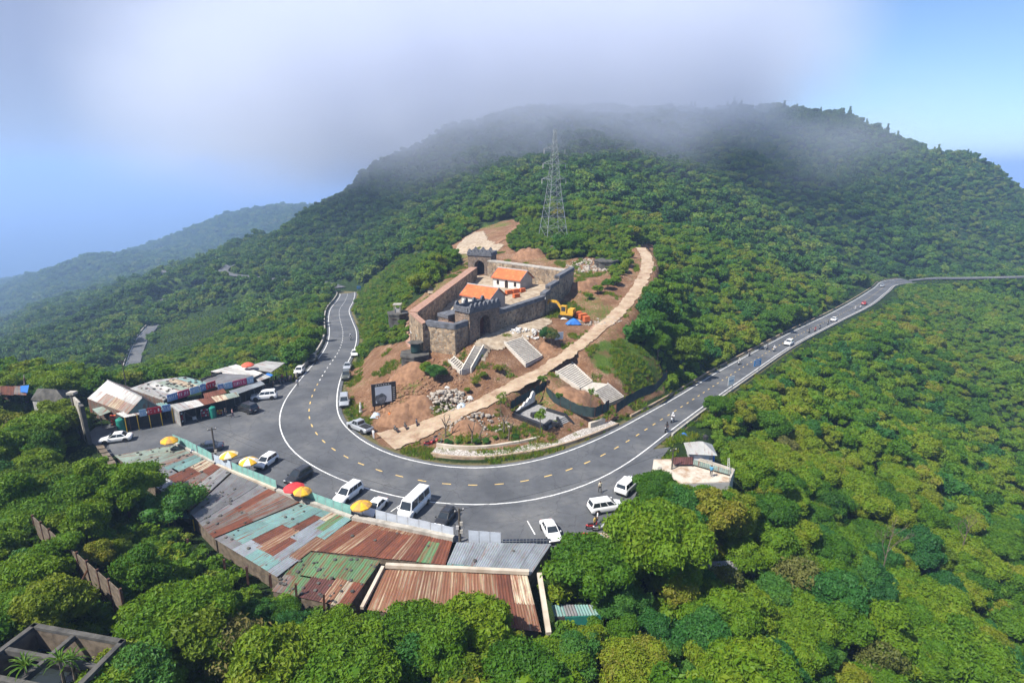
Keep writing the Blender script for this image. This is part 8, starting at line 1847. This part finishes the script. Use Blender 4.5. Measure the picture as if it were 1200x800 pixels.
tree_at(838, 494, -3.5, 'spread', .62, 'flat crowned yellow-green tree leaning over the white road sign', 1.25)
tree_at(770, 690, -4.2, 'spread', 1.35, 'huge spreading tree that hides the rear of the two white cars', 1.12)
tree_at(690, 705, -3.5, 'spread', 1.1, 'open branched tree hanging over the corner of the grey corrugated roof', 1.0)
tree_at(830, 640, -3.8, 'gold', 1.15, 'yellow-green tree just below the roof terrace')
tree_at(560, 795, -4.0, 'round', 1.2, 'bright rounded tree covering the lower edge of the striped roof'); tree_at(490, 790, -3.8, 'spread', 1.0, 'bright spreading tree left of the bright rounded tree before the striped roof')
p_ = at_px(646, 408); place_tree('broadleaf_tree', 'dry', 0, p_, .62, .4, 'dusty grey-green tree beside the upper stairs')
p_ = at_px(641, 404); place_tree('broadleaf_tree', 'jade', 0, p_, .55, 1.4, 'dusty green tree around the blank pale board')
p_ = at_px(512, 448); place_tree('shrub', 'jade', 1, p_, .62, 1.4, 'dense dark shrub on the bank beside the hexagonal bunker', None, 'shrub', .8)
p_ = at_px(500, 440); place_tree('shrub', 'round', 1, p_, .45, 2.4, 'small green shrub at the foot of the hexagonal bunker', None, 'shrub', .8)
for px, py, s_, lb in ((556,452,.22,'low yellow-green bush on the bare slope above the ramp'),(566,445,.26,'yellow-green bush beside the low bush on the bare slope'),(584,438,.3,'bush below the upper stairs on the bare slope'),(548,462,.2,'lowest yellow-green bush on the bare slope above the ramp'),(700,345,.42,'green thicket right of the excavator, left half'),(712,340,.5,'green thicket right of the excavator, right half'),(722,335,.45,'green bush between the thicket and the ramp'),(690,352,.3,'small bush at the end of the thicket')):
    p_ = at_px(px, py); place_tree('shrub', 'gold' if px < 600 else 'round', 0, p_, s_, rng.random()*6, lb, None, 'shrub', .8)
def young(label, px, py, h_, cr, key='leaf_scrub', leaves=260, seed=1, lean=.0):
    p = at_px(px, py); t_ = thing('young_tree', label, 'tree', (p.x, p.y, p.z)); mb = MB(); mb.tube((0, 0, -.3), (lean, 0, h_*.75), .09, .05, n=6)
    r = random.Random(seed)
    for k in range(5): a = r.random()*6.28; mb.tube((lean*.8, 0, h_*(.55+.04*k)), (lean+cr*.6*math.cos(a), cr*.6*math.sin(a), h_*(.78+.05*k)), .03, .012, n=4)
    mb.build('trunk', MAT['bark'], t_); cm, _ = crown_mesh('young_crown', seed, R=cr, H=h_, z0=h_*.55, nl=6, nleaf=leaves, ls=.28, mat=MAT[key], core=False, lobe=(.3,.5)); link('crown', cm, None, t_)
young('young light green tree in front of the memorial steps', 633, 511, 4.4, 1.1, seed=81, leaves=420); young('young tree at the ramp edge above the net fence', 636, 462, 3.0, .9, seed=82); young('slim young tree between the two lower stair flights and the net', 692, 482, 4.6, .7, seed=83, leaves=160); young('small shrubby tree behind the memorial', 655, 476, 2.6, .8, seed=84); young('sparse yellowing tree left of the white crest', 587, 489, 4.4, 1.1, 'leaf_gold', 150, 85)
def pruned(label, px, py, h_, forks, seed, lean=0.1):
    p = at_px(px, py); t_ = thing('pruned_tree', label, 'tree', (p.x, p.y, p.z)); mb = MB(); r = random.Random(seed); mb.tube((0, 0, -.3), (lean, 0, h_*.5), .14, .11, n=7); ml_ = MB()
    for k in range(forks):
        a = k*6.28/forks+r.random(); e = (lean+.7*math.cos(a), .7*math.sin(a), h_*r.uniform(.8,1)); mb.tube((lean, 0, h_*.48), e, .09, .06, n=6)
        for q_ in range(3): b2 = r.random()*6.28; mb.tube(e, (e[0]+.4*math.cos(b2), e[1]+.4*math.sin(b2), e[2]+.35), .03, .012, n=4)
    mb.build('trunk', MAT['bark'], t_)
pruned('pruned bare tree in the middle of the earth beside the ramp foot', 522, 513, 3.6, 4, 1); pruned('pruned forked tree behind the low pavement wall', 553, 519, 3.4, 2, 2); pruned('leaning pruned stump right of the forked one', 560, 518, 3.0, 1, 5, .5); pruned('pruned bare stump left of the memorial', 596, 517, 3.2, 3, 3); pruned('tall pruned trunk at the memorial corner', 590, 508, 3.4, 3, 4)
def dead(label, px, py, z, h_, seed):
    p = P(px, py, z); t_ = thing('dead_tree', label, 'tree', p); mb = MB(); r = random.Random(seed)
    def br(a, d, l, rad, dep):
        b2 = a+d*l; mb.tube(a, b2, rad, rad*.65, n=5)
        if dep:
            for k in range(3 if dep > 1 else 2): br(b2 if k else a.lerp(b2, .7), (d+Vector((r.uniform(-.8,.8), r.uniform(-.8,.8), r.uniform(-.1,.5)))).normalized(), l*.66, rad*.6, dep-1)
    br(Vector((0, 0, -.5)), Vector((.05, 0, 1)), h_*.36, .10, 4); mb.build('trunk', MAT['bark'], t_)
dead('bare grey dead tree rising from the valley slope', 1034, 668, -12.5, 9.5, 3); dead('smaller pale dead tree right of the bare dead tree', 1128, 640, -17, 7, 8)
for px, py, z, h_, lb in ((911,628,-9.6,3.6,'tall red-leaved plant on the valley slope'),(918,596,-9.4,2.0,'small red-leaved plant above the tall one')):
    p = P(px, py, z); t_ = thing('red_leaved_plant', lb, 'plant', p); MB().tube((0, 0, -.3), (0, 0, h_*.9), .05, .02, n=5).build('stem', MAT['bark'], t_); MAT.setdefault('leaf_red', foliage_mat('foliage_red', [(.05, (.20,.03,.015)), (.5, (.32,.06,.02)), (.95, (.38,.10,.03))]))
    cm, _ = crown_mesh('red_crown', int(px), R=.55, H=h_, z0=.2, nl=6, nleaf=300, ls=.22, mat=MAT['leaf_red'], core=False, conic=False, spread=.3, flat=1.4); link('crown', cm, None, t_)
def palm(label, px, py, z, h_, seed):
    p = P(px, py, z); t_ = thing('spiky_palm', label, 'plant', p); MB().tube((0, 0, -.5), (.1, 0, h_), .12, .08, n=6).build('stem', MAT['bark'], t_); r = random.Random(seed)
    lm = MB()
    for i, q_ in enumerate((0, .45, .85, 1.15)): pass
    rows = [(0,.05,0),(.4,.06,.18),(.8,.05,.18),(1.15,.01,-.08)]; lm.add([v for (x, w_, z_) in rows for v in ((x, w_, z_), (x, 0, z_-.03), (x, -w_, z_))], [(k*3+j, k*3+j+1, k*3+3+j+1, k*3+3+j) for k in range(3) for j in range(2)]); me_ = lm.mesh('frond', MAT['leaf_scrub'])
    for k in range(22): o = link('frond', me_, None, t_, (.1, 0, h_-.05)); o.rotation_euler = (0, -r.uniform(-.3, .9), k*2.4)
palm('spiky palm-like plant in front of the sunken tank', 75, 800, 5.0, 2.0, 1); palm('second spiky plant at the tank rim', 33, 800, 5.2, 1.6, 2); palm('spiky plant beside the second tank cell', 88, 796, 4.6, 1.8, 3)
def frontal_shrubs():
    r = random.Random(9)
    for k in range(14):
        t_ = k/13; i = ia + int((ib-ia)*.66*t_); q = A_[i].copy(); q[:2] += nrm[i]*(np.interp(t_, [0, .5, 1], [6.3, 6.9, 6.6])+r.uniform(-.3,.3)); z = hz(q[0], q[1])
        place_tree('shrub', r.choice(['round','gold','jade']), r.randint(0, 2), (q[0], q[1], z-.2), r.uniform(.12,.22), r.random()*6, ('leftmost','second','third','fourth','fifth','sixth','seventh','eighth','ninth','tenth','eleventh','twelfth','thirteenth','rightmost')[k]+' low shrub from the left behind the pavement wall', 'shrubs in the bed behind the pavement wall', 'shrub', .8)
frontal_shrubs()
for px, py, z, s_, lb in ((150,775,2.6,.9,'leafy shrub against the outer wall of the sunken tank'),(132,798,2.4,.85,'leafy shrub at the near corner of the sunken tank'),(158,795,2.2,1.0,'taller shrub right of the near tank corner'),(150,758,2.8,.5,'shrub at the far right corner of the sunken tank')):
    p_ = P(px, py, z+2); place_tree('shrub', 'round' if px < 151 else 'jade', int(px) % 3, (p_.x, p_.y, hz(p_.x, p_.y)-.2), s_, px, lb, None, 'shrub', .9)
make_forest(); plant_near()
# ---------------------------------------------------------------- air: even haze, and the fog bank lying on the summit
m_, t, b = newmat('haze'); t.nodes.remove(b)
pv = node(t, 'ShaderNodeVolumePrincipled'); pv.inputs['Density'].default_value = .00031; pv.inputs['Color'].default_value = (.44,.64,1,1); pv.inputs['Anisotropy'].default_value = .1
L(t, pv.outputs[0], t.nodes['Material Output'].inputs['Volume'])
hb = MB().box((0, 9000, -150), (30000, 24000, 640)).build('haze', m_); tag(hb, 'thin blue haze in the air', kind='stuff')

m_, t, b = newmat('fog'); t.nodes.remove(b)
co = node(t, 'ShaderNodeNewGeometry').outputs['Position']; se = node(t, 'ShaderNodeSeparateXYZ'); L(t, co, se.inputs[0])
def M(op, a, b_=0.0, c=None):
    n_ = node(t, 'ShaderNodeMath', operation=op)
    for i, v in enumerate((a, b_) if c is None else (a, b_, c)):
        if isinstance(v, (int, float)): n_.inputs[i].default_value = v
        else: L(t, v, n_.inputs[i])
    return n_.outputs[0]
def SS(v, lo, hi):
    n_ = node(t, 'ShaderNodeMapRange'); n_.interpolation_type = 'SMOOTHSTEP'; L(t, v, n_.inputs['Value']); n_.inputs['From Min'].default_value = lo; n_.inputs['From Max'].default_value = hi
    if lo > hi: n_.inputs['From Min'].default_value = hi; n_.inputs['From Max'].default_value = lo; n_.inputs['To Min'].default_value = 1; n_.inputs['To Max'].default_value = 0
    return n_.outputs[0]
mpf = node(t, 'ShaderNodeMapping'); L(t, co, mpf.inputs['Vector']); mpf.inputs['Scale'].default_value = (1, 1, 1.7)
nf = noise(t, .011, 5, .62, mpf.outputs[0])
x, y, z = se.outputs
# the cloud base: lowest over the summit, lifting away to the east
xy = M('DIVIDE', x, y)      # bearing east of the summit line
base = M('ADD', M('MULTIPLY', M('MAXIMUM', M('SUBTRACT', xy, .26), 0), 330), 45)
above = M('SUBTRACT', M('ADD', z, M('MULTIPLY_ADD', nf.outputs['Fac'], 70, -35)), base)
dens = M('MULTIPLY', SS(above, -38, 80), SS(z, 250, 120))
dens = M('MULTIPLY', dens, M('MULTIPLY', SS(xy, .62, .26), SS(xy, -.75, -.16)))
dens = M('MULTIPLY', dens, M('MULTIPLY', SS(y, 330, 430), SS(y, 900, 760)))
dens = M('MULTIPLY', dens, M('MULTIPLY', SS(nf.outputs['Fac'], .20, .60), .019))
blob = M('SQRT', M('ADD', M('ADD', M('POWER', M('MULTIPLY_ADD', x, 1/150, -215/150), 2), M('POWER', M('MULTIPLY_ADD', y, 1/120, -470/120), 2)), M('POWER', M('MULTIPLY_ADD', z, 1/62, -72/62), 2)))
dens = M('ADD', dens, M('MULTIPLY', M('MULTIPLY', SS(blob, 1.0, .1), SS(nf.outputs['Fac'], .38, .66)), .006))
pv = node(t, 'ShaderNodeVolumePrincipled'); pv.inputs['Color'].default_value = (.80,.835,.94,1); pv.inputs['Anisotropy'].default_value = .0; L(t, dens, pv.inputs['Density'])
L(t, pv.outputs[0], t.nodes['Material Output'].inputs['Volume'])
fg = MB().box((-140, 615, 130), (1260, 590, 256)).build('fog', m_); tag(fg, 'fog bank lying over the mountain top', kind='stuff')
